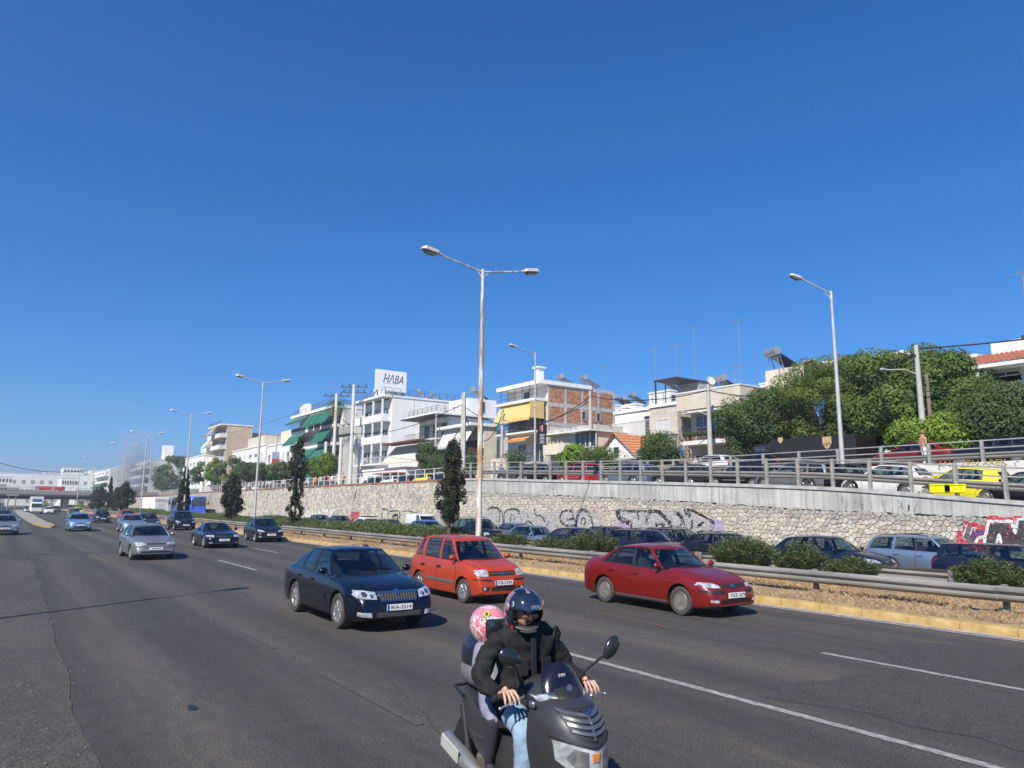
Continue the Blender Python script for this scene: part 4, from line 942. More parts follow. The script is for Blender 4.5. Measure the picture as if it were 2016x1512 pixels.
def standing(name_lab,loc,rotz,top,bot,hgt=1.72,stride=.25,pose=None,hair=True,hm=None,group=None,skin_arms=False):
    t=thing('person',name_lab,'person',loc,rotz,group); k=hgt/1.72
    P=lambda x,y,z:(x*k,y*k,z*k)
    J=[(P(0,0,.95),(.15*k,.12*k)),(P(.0,0,1.18),(.15*k,.11*k)),(P(0,0,1.38),(.17*k,.11*k)),(P(0,0,1.50),.055*k),(P(.02,0,1.60),.05*k)]
    E_=[(0,1),(1,2),(2,3),(3,4)]
    for sy in(-1,1):
        b0=len(J); sw=stride*sy; hx,hy,hz=(.12*sy,.27*sy,.98) 
        J+=[(P(0,.19*sy,1.40),.062*k),(P(-.03-sw*.4,.25*sy,1.13),.046*k),(P(.05-sw*.8,.25*sy,.90),.036*k),(P(.08-sw*.9,.25*sy,.80),.034*k)]
        E_+=[(2,b0),(b0,b0+1),(b0+1,b0+2),(b0+2,b0+3)]
        l=len(J); J+=[(P(.0,.09*sy,.86),.095*k),(P(sw*.5+.03,.10*sy,.50),.065*k),(P(sw*.9-.04*(sw<0),.10*sy,.10),.042*k),(P(sw*.9+.10,.10*sy,.04),.035*k)]
        E_+=[(0,l),(l,l+1),(l+1,l+2),(l+2,l+3)]
    def mf(c):
        z=c.z/k
        if z>1.50: return 2
        if abs(c.y)/k>.18 and z<(1.25 if skin_arms else .90): return 2
        if z<.07: return 3
        return 0 if z>.93 else 1
    skin_body('body',J,E_,[top,bot,M_SKIN,M_HAIR],mf,t); head(t,(.03*k,0,1.68*k),.95*k,hair=hair,hm=hm); return t
def seated(lab,parent_M,loc,top,look=0,glasses=False,arms=True,hm=None,k=1.0,wheel=(.42,0,.28)):
    """person seated in a car; loc = hip point in world, facing world rotation"""
    t=thing('person',lab,'person',parent_M@Vector(loc),parent_M.to_euler().z)
    J=[((0,0,0),(.15,.13)),((-.06,0,.22),(.14,.11)),((-.10,0,.44),(.17,.10)),((-.08,0,.55),.055),((-.05,0,.64),.05)]; E_=[(0,1),(1,2),(2,3),(3,4)]
    for sy in(-1,1):
        b0=len(J); J+=[((-.09,.19*sy,.44),.06),((.10,.24*sy,.22),.048),((wheel[0]-.06,.15*sy,wheel[2]),.034),((wheel[0]+.01,.13*sy,wheel[2]+.02),.034)]; E_+=[(2,b0),(b0,b0+1),(b0+1,b0+2),(b0+2,b0+3)]
        l=len(J); J+=[((.12,.10*sy,-.02),.09),((.46,.12*sy,.06),.07),((.66,.12*sy,-.26),.05)]; E_+=[(0,l),(l,l+1),(l+1,l+2)]
    def mf(c):
        if c.z>.54 or (c.x>.22 and c.z>.18): return 1
        return 2 if c.z<.0 else 0
    skin_body('body',J,E_,[top,M_SKIN,cloth('dark_trousers',(.03,.03,.04))],mf,t); head(t,(-.03,0,.72),1.0,look,glasses=glasses,hm=hm); return t
# ================================================================ CARS
def paint(name,c,metal=.25,rough=.32): return pmat('paint_'+name,c,rough,metal=metal,coat=.5,var=.10,vscale=1.3,spec=.4)
PAINT={k:paint(k,*v) for k,v in dict(black_blue=((.003,.004,.012),.1,.25),orange_red=((.42,.048,.015),.15,.38),dark_red=((.165,.008,.005),.1,.36),silver=((.34,.345,.35),.75,.4),black=((.008,.008,.010),.2,.3),navy=((.010,.018,.045),.4,.32),sky_blue=((.17,.27,.48),.5,.38),blue_grey=((.22,.30,.38),.6,.4),red=((.48,.02,.02),.1,.35),light_blue=((.25,.33,.44),.7,.4),white=((.66,.66,.65),0,.35),dark_grey=((.035,.038,.045),.5,.35),mid_blue=((.05,.13,.35),.3,.35),yellow=((.75,.62,.03),0,.35),graphite=((.10,.105,.115),.6,.4),beige_silver=((.38,.36,.32),.7,.4)).items()}
def glass_mat():
    m=bpy.data.materials.new('car_glass'); m.use_nodes=True; t=m.node_tree;N=t.nodes;L=t.links; N.remove(N['Principled BSDF'])
    tr=N.new('ShaderNodeBsdfTransparent'); tr.inputs[0].default_value=(.42,.50,.50,1); gl=N.new('ShaderNodeBsdfGlossy'); gl.inputs['Roughness'].default_value=.03; gl.inputs[0].default_value=(.9,.95,1,1)
    lw=N.new('ShaderNodeLayerWeight'); lw.inputs[0].default_value=.5; pw=N.new('ShaderNodeMath'); pw.operation='POWER'; pw.inputs[1].default_value=4.0; L.new(lw.outputs['Facing'],pw.inputs[0]); fr=N.new('ShaderNodeMath'); fr.operation='MULTIPLY_ADD'; fr.inputs[1].default_value=.85; fr.inputs[2].default_value=.07; L.new(pw.outputs[0],fr.inputs[0]); mx=N.new('ShaderNodeMixShader'); L.new(fr.outputs[0],mx.inputs[0]); L.new(tr.outputs[0],mx.inputs[1]); L.new(gl.outputs[0],mx.inputs[2]); L.new(mx.outputs[0],N['Material Output'].inputs[0]); return m
M_GLASS=glass_mat()
M_TYRE=pmat('tyre_rubber',(.055,.051,.047),.85,var=.3,vscale=9); M_RIM=pmat('alloy',(.50,.50,.49),.35,metal=.8); M_STEELRIM=pmat('dusty_steel_rim',(.21,.19,.17),.6,metal=.3,var=.3,vscale=9); M_CAP=pmat('hub_cap_grey',(.36,.355,.34),.45,metal=.4)
M_BLKP=pmat('black_plastic',(.018,.018,.019),.55); M_GREYP=pmat('grey_plastic',(.10,.10,.10),.6); M_INT=pmat('interior_grey',(.045,.045,.048),.8); M_SEAT=pmat('seat_fabric',(.07,.07,.075),.9); M_CHROME=pmat('chrome',(.65,.66,.68),.15,metal=1.0)
def lamp_mat(name,c,sc,ctr=.6):
    m=pmat(name,c,.08,var=ctr,vscale=sc,coat=1.0,metal=.35,col2=(min(1,c[0]*1.5),min(1,c[1]*1.5),min(1,c[2]*1.5))); return m
M_HL=lamp_mat('headlight_glass',(.52,.55,.58),9); M_PROJ=pmat('lamp_projector',(.10,.11,.12),.1,metal=.6,coat=1); M_TL=pmat('tail_light_red',(.40,.012,.012),.12,coat=1); M_AMB=pmat('amber_lens',(.60,.22,.03),.15,coat=1); M_PLATE=pmat('plate_white',(.72,.72,.72),.4); M_INK=pmat('plate_black',(.01,.01,.01),.5); M_EU=pmat('plate_blue',(.02,.07,.35),.4); M_SEAM=pmat('seam_black',(.006,.006,.006),.9)
M_SMUDGE=pmat('plate_smudge',(.30,.30,.30),.5)
def wheel_meshes(r,kind):
    key=('w',r,kind)
    if key in MATS: return MATS[key]
    w_=.2; Mx=Matrix.Rotation(PI/2,4,'X')   # lathe z -> -y ; outer side at +y handled by rotation
    b=MB(); rr=r*.66
    prof=[(rr,-.085),(rr*1.08,-.098),(r*.93,-.10),(r*.985,-.082),(r,-.06),(r,.06),(r*.985,.082),(r*.93,.10),(rr*1.08,.098),(rr,.085)]
    b.lathe(prof,32,Matrix.Rotation(-PI/2,4,'X'),close=True); tm=b.mesh('wheel',M_TYRE,35)
    b=MB(); RX=Matrix.Rotation(-PI/2,4,'X')
    mats=[M_RIM,M_BLKP] if kind in('alloy','cover') else ([M_STEELRIM,M_BLKP] if kind=='steel' else [M_CAP,M_BLKP])
    b.lathe([(rr*1.0,.080),(rr*.93,.092),(rr*.88,.07),(rr*.86,-.02)],28,RX)
    b.lathe([(rr*.87,.0),(.02,.01)],24,RX,1)
    n={'alloy':7,'cover':9,'steel':0,'cap':6}[kind]
    if n:
        for k in range(n):
            a=2*PI*k/n; p=Vector((math.cos(a)*rr*.12,math.sin(a)*rr*.12,.072)); q=Vector((math.cos(a)*rr*.92,math.sin(a)*rr*.92,.082))
            p=RX@p;q=RX@q; b.bar(p,q,rr*(.17 if kind=='alloy' else (.20 if kind=='cover' else .34)),.022,0,up=RX@Vector((0,0,1)))
        b.lathe([(rr*.24,.06),(rr*.22,.092),(.01,.098)],16,RX)
    else:
        b.lathe([(rr*.88,.03),(rr*.62,.055),(rr*.36,.04),(rr*.28,.07),(.01,.075)],28,RX)
        for k in range(12):
            a=2*PI*k/12; c=RX@Vector((math.cos(a)*rr*.74,math.sin(a)*rr*.74,.045)); b.ell(c,(rr*.07,.012,rr*.07),8,5,1)
    rm=b.mesh('rim',mats,35); MATS[key]=(tm,rm); return tm,rm
def panel(bvh,poly,view,off,mat,name,thick=.012,step=.05):
    n=len(poly); bd=[]
    for i in range(n):
        a=Vector(poly[i]);c=Vector(poly[(i+1)%n]); k=max(1,int((c-a).length/step))
        for j in range(k): bd.append(a.lerp(c,j/k))
    xs=[p.x for p in bd];ys=[p.y for p in bd]; pts=list(bd); nb=len(bd)
    polyl=[tuple(p) for p in bd]
    i=min(xs)+step*.5
    while i<max(xs):
        j=min(ys)+step*.5
        while j<max(ys):
            if inside((i,j),polyl) and min((Vector((i,j))-q).length for q in bd)>step*.45: pts.append(Vector((i,j)))
            j+=step
        i+=step
    res=delaunay_2d_cdt([Vector(p) for p in pts],[(i,(i+1)%nb) for i in range(nb)],[],1,1e-5)
    V2,F2=res[0],res[2]
    # front: poly=(y,z); side: (x,z) from +y ; side-: from -y ; rear ; top:(x,y)
    def cast(p):
        if view=='front': o,d=Vector((6,p.x,p.y)),Vector((-1,0,0))
        elif view=='rear': o,d=Vector((-6,p.x,p.y)),Vector((1,0,0))
        elif view=='left': o,d=Vector((p.x,4,p.y)),Vector((0,-1,0))
        elif view=='right': o,d=Vector((p.x,-4,p.y)),Vector((0,1,0))
        else: o,d=Vector((p.x,p.y,4)),Vector((0,0,-1))
        h=bvh.ray_cast(o,d,12)
        if h[0] is None:
            # aim slightly inwards toward the centre plane
            q=o+d*(6 if view in('front','rear') else 3); h=bvh.find_nearest(q)
            return h[0],d
        return h[0],d
    top=[];bot=[]
    for p in V2:
        h,d=cast(p); top.append(h-d*off); bot.append(h+d*thick)
    b=MB(); nv=len(V2); flip=view in('rear','left')
    fs=[tuple(f) for f in F2]; b.add(top+bot,fs)
    ec={}
    for f in fs:
        for i in range(len(f)):
            e=(f[i],f[(i+1)%len(f)]); ec[tuple(sorted(e))]=ec.get(tuple(sorted(e)),[])+[e]
    for k,v in ec.items():
        if len(v)==1: e=v[0]; b.f.append((e[1],e[0],e[0]+nv,e[1]+nv)); b.m.append(0)
    me=b.mesh(name,mat,None,fix=True)
    me.polygons.foreach_set('use_smooth',[True]*len(me.polygons)); me.set_sharp_from_angle(angle=R(50)); return me
def strip(bvh,pts,view,w_,mat,name,off=.002):
    P=[Vector(p) for p in pts]; poly=[]
    L=[];Rr_=[]
    for i,p in enumerate(P):
        d=(P[min(i+1,len(P)-1)]-P[max(i-1,0)]).normalized(); n=Vector((-d.y,d.x))*w_/2; L.append(p+n); Rr_.append(p-n)
    return panel(bvh,L+Rr_[::-1],view,off,mat,name,thick=.004,step=.09)
HULLS={}
def car_type(key):
    if key in HULLS: return HULLS[key]
    P=CARS[key]; L,W=P['L'],P['W']; x0,x1=-L/2,L/2; parts=[]   # (name, mesh, parentidx, loc, rot, is_paint)
    def plan(x):
        t=max(0,(x-(x1-.85))/.85) if x>0 else max(0,((x0+.85)-x)/.85)
        q=1-P.get('nose',.20)*t**2.5 if x>0 else 1-P.get('tailk',.13)*t**2.8
        e=max(0,(x-(x1-.10))/.10) if x>0 else max(0,((x0+.10)-x)/.10); return q*(1-.10*e**2.5)
    zt=lambda x: smooth_interp(P['zt'],x); zsh=lambda x: min(smooth_interp(P['zs'],x),zt(x)-.015)
    def zb(x):
        t=max(0,(abs(x)-(L/2-.45))/.45); return P.get('gc',.19)+.07*t**2
    tf,tr=P['tub']; N1=64; xs=[]
    for i in range(N1+1):
        u=i/N1; s=.5-.5*math.cos(PI*u); xs.append(lerp(x0,x1,lerp(u,s,.7)))
    xs=sorted(xs+[tf-.01,tf+.01,tr-.01,tr+.01]); 
    b=MB(); vs=[]; m=None
    for x in xs:
        w=W/2*plan(x); t_=zt(x); s_=zsh(x); bo=zb(x); tub=tr<x<tf; mid=lerp(s_,bo,.36)
        hw=P.get('hipw',1.0)
        if tub: half=[(0,.42),(.5*w,.42),(.80*w,.44),(.835*w,s_-.03),(.90*w,s_+.008),(.945*w,s_-.02)]
        else:
            f=P.get('flat',.5); half=[(0,t_),(.45*w,lerp(t_,s_,.05*f)),(.72*w,lerp(t_,s_,.35*f)),(.84*w,lerp(t_,s_,.75)),(.91*w,s_),(.955*w,s_-.03)]
        half+=[(.985*w,lerp(s_,mid,.45)),(1.0*w,mid),(1.0*w,lerp(mid,bo,.4)),(.985*w,lerp(mid,bo,.72)),(.955*w,bo+.035),(.88*w,bo),(0,bo)]
        ring=[(y,z) for y,z in half]+[(-y,z) for y,z in half[-2:0:-1]]; m=len(ring)
        vs+=[(x,y,z) for y,z in ring]
    fs=[]; nS=len(xs)
    for i in range(nS-1):
        for j in range(m): fs.append((i*m+j,i*m+(j+1)%m,(i+1)*m+(j+1)%m,(i+1)*m+j))
    fs.append(tuple(range(m))[::-1]); fs.append(tuple((nS-1)*m+j for j in range(m)))
    b.add(vs,fs); me=b.mesh('body',[PAINT['black'],M_BLKP],None,fix=True)
    # wheel arches
    o=bpy.data.objects.new('h',me); COL.objects.link(o); cuts=[]
    rw=P['r']; axF,axR=P['ax']; 
    for ax in(axF,axR):
        for sy in(-1,1):
            c=MB(); c.lathe([(rw+.055,-.17),(rw+.055,.25)],28,Matrix.Translation((ax,sy*(W/2-.08),rw+.01))@Matrix.Rotation(-PI/2*sy,4,'X')); cm=c.mesh('c',[M_BLKP],None,fix=True)
            co=bpy.data.objects.new('c',cm); COL.objects.link(co); md=o.modifiers.new('b','BOOLEAN'); md.object=co; md.operation='DIFFERENCE'; md.solver='EXACT'; md.material_mode='TRANSFER'; cuts.append(co)
    m2=eval_copy(o,'body'); bpy.data.objects.remove(o)
    for c in cuts: bpy.data.objects.remove(c)
    m2.name='body'; m2.polygons.foreach_set('use_smooth',[True]*len(m2.polygons)); m2.set_sharp_from_angle(angle=R(32))
    bm=bmesh.new(); bm.from_mesh(m2); bvh=BVHTree.FromBMesh(bm); bm.free()
    parts.append(('body',m2,None,None,None,True))
    # ---------- greenhouse
    g=P['gh']; xwb,xwbs,xwt,xwts=g['w']; xrb,xrbs,xrt,xrts=g['r']; yb=lambda x: .885*W/2*plan(x)*g.get('by',1); yr0=g['yr']
    xmid=(xwts+xrts)/2; hl=(xwts-xrts)/2
    yr=lambda x: yr0*(1-.06*abs((x-xmid)/hl)**2.2)
    zr=lambda x: smooth_interp(g['zr'],x)
    ring=[] # (belt, roof, class)
    nW=7
    def zbase(x,y): 
        c=abs(y)/(W/2*plan(x)); return lerp(zt(x),zsh(x),min(1,max(0,(c-.3)/.6))**1.5)-.012
    for i in range(nW+1):
        s=i/nW; yB=yb(xwbs)*s; xB=lerp(xwb,xwbs,s**2.2); yT=yr(xwts)*s*.985; xT=lerp(xwt,xwts,s**2.2)
        ring.append((Vector((xB,yB,zbase(xB,yB))),Vector((xT,yT,zr(xT)-.03*s*s))))
    cls=['W']*nW; sb,sr,sc=g['sb'],g['sr'],g['sc']
    for k in range(len(sc)):
        n=max(1,int(abs(sb[k+1]-sb[k])/.16))
        for q in range(1,n+1):
            xB=lerp(sb[k],sb[k+1],q/n); xT=lerp(sr[k],sr[k+1],q/n); ring.append((Vector((xB,yb(xB),zsh(xB)+.004)),Vector((xT,yr(xT),zr(xT)-.03)))); cls.append(sc[k])
    nR=6
    x_last=ring[-1][0].x; xt_last=ring[-1][1].x
    for i in range(1,nR+1):
        s=1-i/nR; yB=yb(x_last)*s; xB=lerp(xrb,x_last,s**2.2); yT=yr(xt_last)*s; xT=lerp(xrt,xt_last,s**2.2)
        ring.append((Vector((xB,yB,zbase(xB,yB) if not P.get('upr') else lerp(zbase(xB,yB),zsh(xB),.5))),Vector((xT,yT,zr(xT)-.03*s*s)))); cls.append('R')
    nM=6; bul=g.get('bul',.03)
    def pt(i,t):
        B,T=ring[i]; p=B.lerp(T,t); c=Vector((xmid,0,0)); o_=Vector((p.x-c.x,p.y*2.2,0)); o_.normalize(); return p+o_*bul*math.sin(PI*t)+Vector((0,0,.0))
    n=len(ring); groups={}
    for i,c in enumerate(cls): groups.setdefault(c,[]).append(i)
    def sheet_cols(cols,mirror,inset=0.0,mats=None,name='glass',solid=0,t0=0,t1=1,pf=False):
        b=MB(); idx={}
        def V(i,j):
            k=(i,j)
            if k not in idx:
                p=pt(i,lerp(t0,t1,j/nM)); 
                if inset: 
                    o_=Vector((p.x-xmid,p.y*2.2,0)).normalized(); p=p-o_*inset
                if mirror: p=Vector((p.x,-p.y,p.z))
                idx[k]=len(b.v); b.v.append(tuple(p))
            return idx[k]
        for i in cols:
            for j in range(nM):
                f=(V(i,j),V(i+1,j),V(i+1,j+1),V(i,j+1)); b.f.append(f if mirror else f[::-1]); b.m.append(0)
        return b
    # windscreen & rear glass as one mesh each, spanning both sides
    def both(cols,inset): 
        a=sheet_cols(cols,False,inset); c=sheet_cols(cols,True,inset); a.add(c.v,c.f); return a
    runs=[]; cur=[0]
    for i in range(1,len(cls)):
        if cls[i]==cls[i-1] : cur.append(i)
        else: runs.append((cls[cur[0]],cur)); cur=[i]
    runs.append((cls[cur[0]],cur))
    for c,cols in runs:
        if c=='W': parts.append(('windscreen',both(cols,.012).mesh('windscreen',M_GLASS,None,fix=True),0,None,None,False))
        elif c=='R': 
            if P.get('rearopen',True): parts.append(('rear_window',both(cols,.012).mesh('rear_window',M_GLASS,None,fix=True),0,None,None,False))
        elif c=='G':
            for mir in(False,True):
                w_=sheet_cols(cols,mir,.010); parts.append(('side_window',w_.mesh('side_window',M_GLASS,40),0,None,None,False))
    pil=MB(); pilb=MB()
    for c,cols in runs:
        if c in('P','B','D'):
            tgt=pilb if c=='B' else pil
            for mir in(False,True):
                a=sheet_cols(cols,mir); tgt.add(a.v,a.f); bb_=sheet_cols(cols,mir,.035); tgt.add(bb_.v,[f[::-1] for f in bb_.f])
                # jamb faces at both edges
                for i in(cols[0],cols[-1]+1):
                    for j in range(nM):
                        q=[pt(i,j/nM),pt(i,(j+1)/nM)]; q2=[]
                        for p in q: o_=Vector((p.x-xmid,p.y*2.2,0)).normalized(); q2.append(p-o_*.035)
                        qs=[q[0],q[1],q2[1],q2[0]]; 
                        if mir: qs=[Vector((p.x,-p.y,p.z)) for p in qs]
                        tgt.add(qs,[(0,1,2,3)])
    # frames at the top of windows (header strip) & drip
    hd=MB()
    for mir in(False,True):
        a=sheet_cols(list(range(len(cls))),mir,-.002,t0=.94,t1=1.0); hd.add(a.v,a.f); a=sheet_cols(list(range(len(cls))),mir,.02,t0=.94,t1=1.0); hd.add(a.v,[f[::-1] for f in a.f])
    if not P.get('soft'): pil.add(hd.v,hd.f)
    sealm=MB()
    for mir in(False,True):
        a=sheet_cols([i for i,c in enumerate(cls) if c in'GBR'] if not P.get('soft') else [],mir,-.003,t0=-.03,t1=.05); sealm.add(a.v,a.f)
        a=sheet_cols([i for i,c in enumerate(cls) if c in'W'],mir,-.004,t0=.0,t1=.05); sealm.add(a.v,a.f)
    roofm=M_BLKP if P.get('soft') else None
    parts.append(('pillars',pil.mesh('pillars',[PAINT['black']],45,fix=True),0,None,None,not P.get('soft')))
    if pilb.v: parts.append(('centre_pillar',pilb.mesh('centre_pillar',M_BLKP,45,fix=True),0,None,None,False))
    parts.append(('window_seal',sealm.mesh('window_seal',M_BLKP,None),0,None,None,False))
    rb=MB(); K=8; vs=[]
    cr=P.get('crown',.045)
    for i in range(n):
        T=ring[i][1]
        for k in range(K+1):
            s=-1+2*k/K; y=T.y*s; vs.append((T.x,y,T.z+cr*(1-s*s)*(abs(T.y)/yr0)**1.2+.004))
    rb.add(vs,[(i*(K+1)+k,(i+1)*(K+1)+k,(i+1)*(K+1)+k+1,i*(K+1)+k+1) for i in range(n-1) for k in range(K)])
    rb.add([(x,y,z-.03) for x,y,z in vs],[(i*(K+1)+k,i*(K+1)+k+1,(i+1)*(K+1)+k+1,(i+1)*(K+1)+k) for i in range(n-1) for k in range(K)])
    parts.append(('roof',rb.mesh('roof',[PAINT['black'] if not P.get('soft') else M_BLKP],50,fix=False),0,None,None,not P.get('soft')))
    if P.get('rails'):
        for sy in(-1,1):
            b=MB(); pts=[]
            for q in range(9): x=lerp(xwts-.15,xrts+.15,q/8); pts.append((x,sy*(yr(x)-.05),zr(x)+.015+.035*math.sin(PI*q/8)**.4))
            b.tube(pts,.016,6); parts.append(('roof_rail',b.mesh('roof_rail',M_BLKP,50),0,None,None,False))
    # ---------- interior
    zs0=zsh(0)
    b=MB(); b.box((xwbs-.05,0,zs0-.10),(.55,W*.80,.16),0,0,.05); parts.append(('dashboard',b.mesh('dashboard',M_INT,40),0,None,None,False))
    b=MB(); b.lathe([(.17,-.012),(.185,0),(.17,.012),(.155,0)],20,Matrix.Translation((xwbs-.42,.36,zs0-.02))@Matrix.Rotation(R(-62),4,'Y'),close=True); parts.append(('steering_wheel',b.mesh('steering_wheel',M_BLKP,50),0,None,None,False))
    sxs=[(P['seat'],.37),(P['seat'],-.37)]
    for sx,sy in sxs:
        b=MB(); b.box((sx,sy,.50),(.5,.48,.2),0,0,.06); b.box((sx-.27,sy,.80),(.16,.48,.62),0,0,.07,M=Matrix.Rotation(R(-14),3,'Y')); b.box((sx-.37,sy,1.17),(.09,.26,.18),0,0,.04); parts.append(('seat',b.mesh('seat',M_SEAT,45),0,None,None,False))
    b=MB(); b.box((P['seat']-.85,0,.50),(.5,W*.72,.2),0,0,.06); b.box((P['seat']-1.12,0,.78),(.15,W*.72,.55),0,0,.07,M=Matrix.Rotation(R(-16),3,'Y')); 
    if not P.get('tworow'): parts.append(('rear_bench',b.mesh('rear_bench',M_SEAT,45),0,None,None,False))
    # ---------- mirrors
    for sy in(-1,1):
        b=MB(); mx_=sb[0]-.12; b.ell((mx_-.02,sy*(W/2+.035),zs0+.09),(.07,.10,.068),12,8,fn=lambda p:Vector((p.x*(1 if p.x>0 else .35),p.y,p.z))); parts.append(('mirror',b.mesh('mirror',[PAINT['black']],60),0,None,None,not P.get('blkmir')))
        b=MB(); b.bar((mx_+.02,sy*(W/2-.07),zs0+.03),(mx_,sy*(W/2-.02),zs0+.06),.05,.03); parts.append(('mirror_arm',b.mesh('mirror_arm',M_BLKP,40),0,None,None,False))
    # ---------- shut lines and trims
    seams=MB()
    def addm(nm,me_,pf=False,par=0): parts.append((nm,me_,par,None,None,pf))
    for view in('left','right'):
        for ln in P.get('doors',[]): addm('door_gap',strip(bvh,ln,view,.012,M_SEAM,'door_gap'))
        for hx,hz in P.get('handles',[]):
            addm('door_handle',panel(bvh,[(hx-.09,hz-.02),(hx+.09,hz-.02),(hx+.09,hz+.02),(hx-.09,hz+.02)],view,.030,P.get('hmat',None) or PAINT['black'],'door_handle'),P.get('hmat') is None)
        if P.get('mould'): x_a,x_b,z_=P['mould']; addm('side_moulding',panel(bvh,[(x_a,z_-.035),(x_b,z_-.035),(x_b,z_+.035),(x_a,z_+.035)],view,.014,P.get('mouldm',M_GREYP),'side_moulding'))
        if P.get('sill'): addm('sill',panel(bvh,[(axR+rw+.09,P.get('gc',.19)+.02),(axF-rw-.09,P.get('gc',.19)+.02),(axF-rw-.09,P.get('gc',.19)+.10),(axR+rw+.09,P.get('gc',.19)+.10)],view,.01,M_GREYP if P['sill']=='g' else M_BLKP,'sill'))
    hz_=P['hood']; addm('bonnet_gap',strip(bvh,hz_,'top',.012,M_SEAM,'bonnet_gap')); addm('bonnet_gap',strip(bvh,[(a,-c) for a,c in hz_],'top',.012,M_SEAM,'bonnet_gap'))
    for nm,poly,off,mat,mir in P['front']:
        pf=mat=='paint'; mm=PAINT['black'] if pf else mat
        addm(nm,panel(bvh,poly,'front',off,mm,nm),pf)
        if mir: addm(nm,panel(bvh,[(-y,z) for y,z in poly][::-1],'front',off,mm,nm),pf)
    for nm,poly,off,mat,mir in P['rear']:
        addm(nm,panel(bvh,poly,'rear',off,mat,nm))
        if mir: addm(nm,panel(bvh,[(-y,z) for y,z in poly][::-1],'rear',off,mat,nm))
    for sy in (-1,1):   # wipers
        pass
    b=MB(); zc=zt(xwb)+.02
    for y0_,y1_ in((.55,.05),(.0,-.5)): b.bar((xwb-.02,y0_,zc),(xwb-.10,y1_,zc+.035),.018,.014)
    parts.append(('wiper',b.mesh('wiper',M_BLKP,None),0,None,None,False))
    HULLS[key]=(P,parts,bvh); return HULLS[key]
RECOL={}
def recolor(me,key,pname):
    k=(me.name_full,pname)
    if k not in RECOL:
        c=me.copy(); c.materials[0]=PAINT[pname]; RECOL[k]=c
    return RECOL[k]
def plate(t,P,txt,front=True,eu=True,bvh=None,y=0,z=None):
    z=z or P.get('pz',.42); h=bvh.ray_cast(Vector((6 if front else -6,y,z)),Vector((-1 if front else 1,0,0)),12)[0]
    s=1 if front else -1; x=(h.x if h else P['L']/2)+.035*s
    b=MB(); b.box((0,0,0),(.012,.52,.112),0,0,.003); o=b.build('number_plate',M_PLATE,t); o.location=(x,y,z)
    if eu: b=MB(); b.box((.007*s,-.235*s*-1*-1,0),(.003,.042,.108)); b.build('blue_band',M_EU,o,ang=None)
    if txt:
        l=link('lettering',text_mesh(txt,.098,M_INK,.001),o); l.rotation_euler=(PI/2,0,PI/2*s); l.location=(.0085*s,.02,0); l.scale=(1.12,1.0,1)
    else:
        b=MB(); b.box((.007*s,.02,0),(.002,.36,.05)); b.build('lettering',M_SMUDGE,o,ang=None)
def car(key,color,x,y,label,rot=-PI/2,txt=None,eu=False,group=None,wheels=None,z=0,cat='car',name='car',rearplate=False,scale=1.0,noplate=False):
    P,parts,bvh=car_type(key); t=thing(name,label,cat,(x,y,z),rot,group); t.scale=(scale,)*3; objs=[]
    for nm,me,par,loc,ro,pf in parts:
        m_=recolor(me,key,color) if pf else me
        objs.append(link(nm,m_,t if nm in('body',) or par is None else t))
    kind=wheels or P.get('wheel','cap'); tm,rm=wheel_meshes(P['r'],kind)
    for ax in P['ax']:
        for sy in(-1,1):
            o=link('wheel',tm,t); o.location=(ax,sy*(P['W']/2-.125),P['r']); o.rotation_euler=(0,rnd.uniform(0,6),0) if sy>0 else (0,rnd.uniform(0,6),PI); link('rim',rm,o)
    if not noplate: plate(t,P,txt,not rearplate,eu,bvh)
    return t
def mirp(pts): return pts
def rrect(y0,y1,z0,z1,c=.02): return [(y0+c,z0),(y1-c,z0),(y1,z0+c),(y1,z1-c),(y1-c,z1),(y0+c,z1),(y0,z1-c),(y0,z0+c)]
TLr=lambda y0,y1,z0,z1:('tail_light',rrect(y0,y1,z0,z1),.012,M_TL,True)
CARS={}
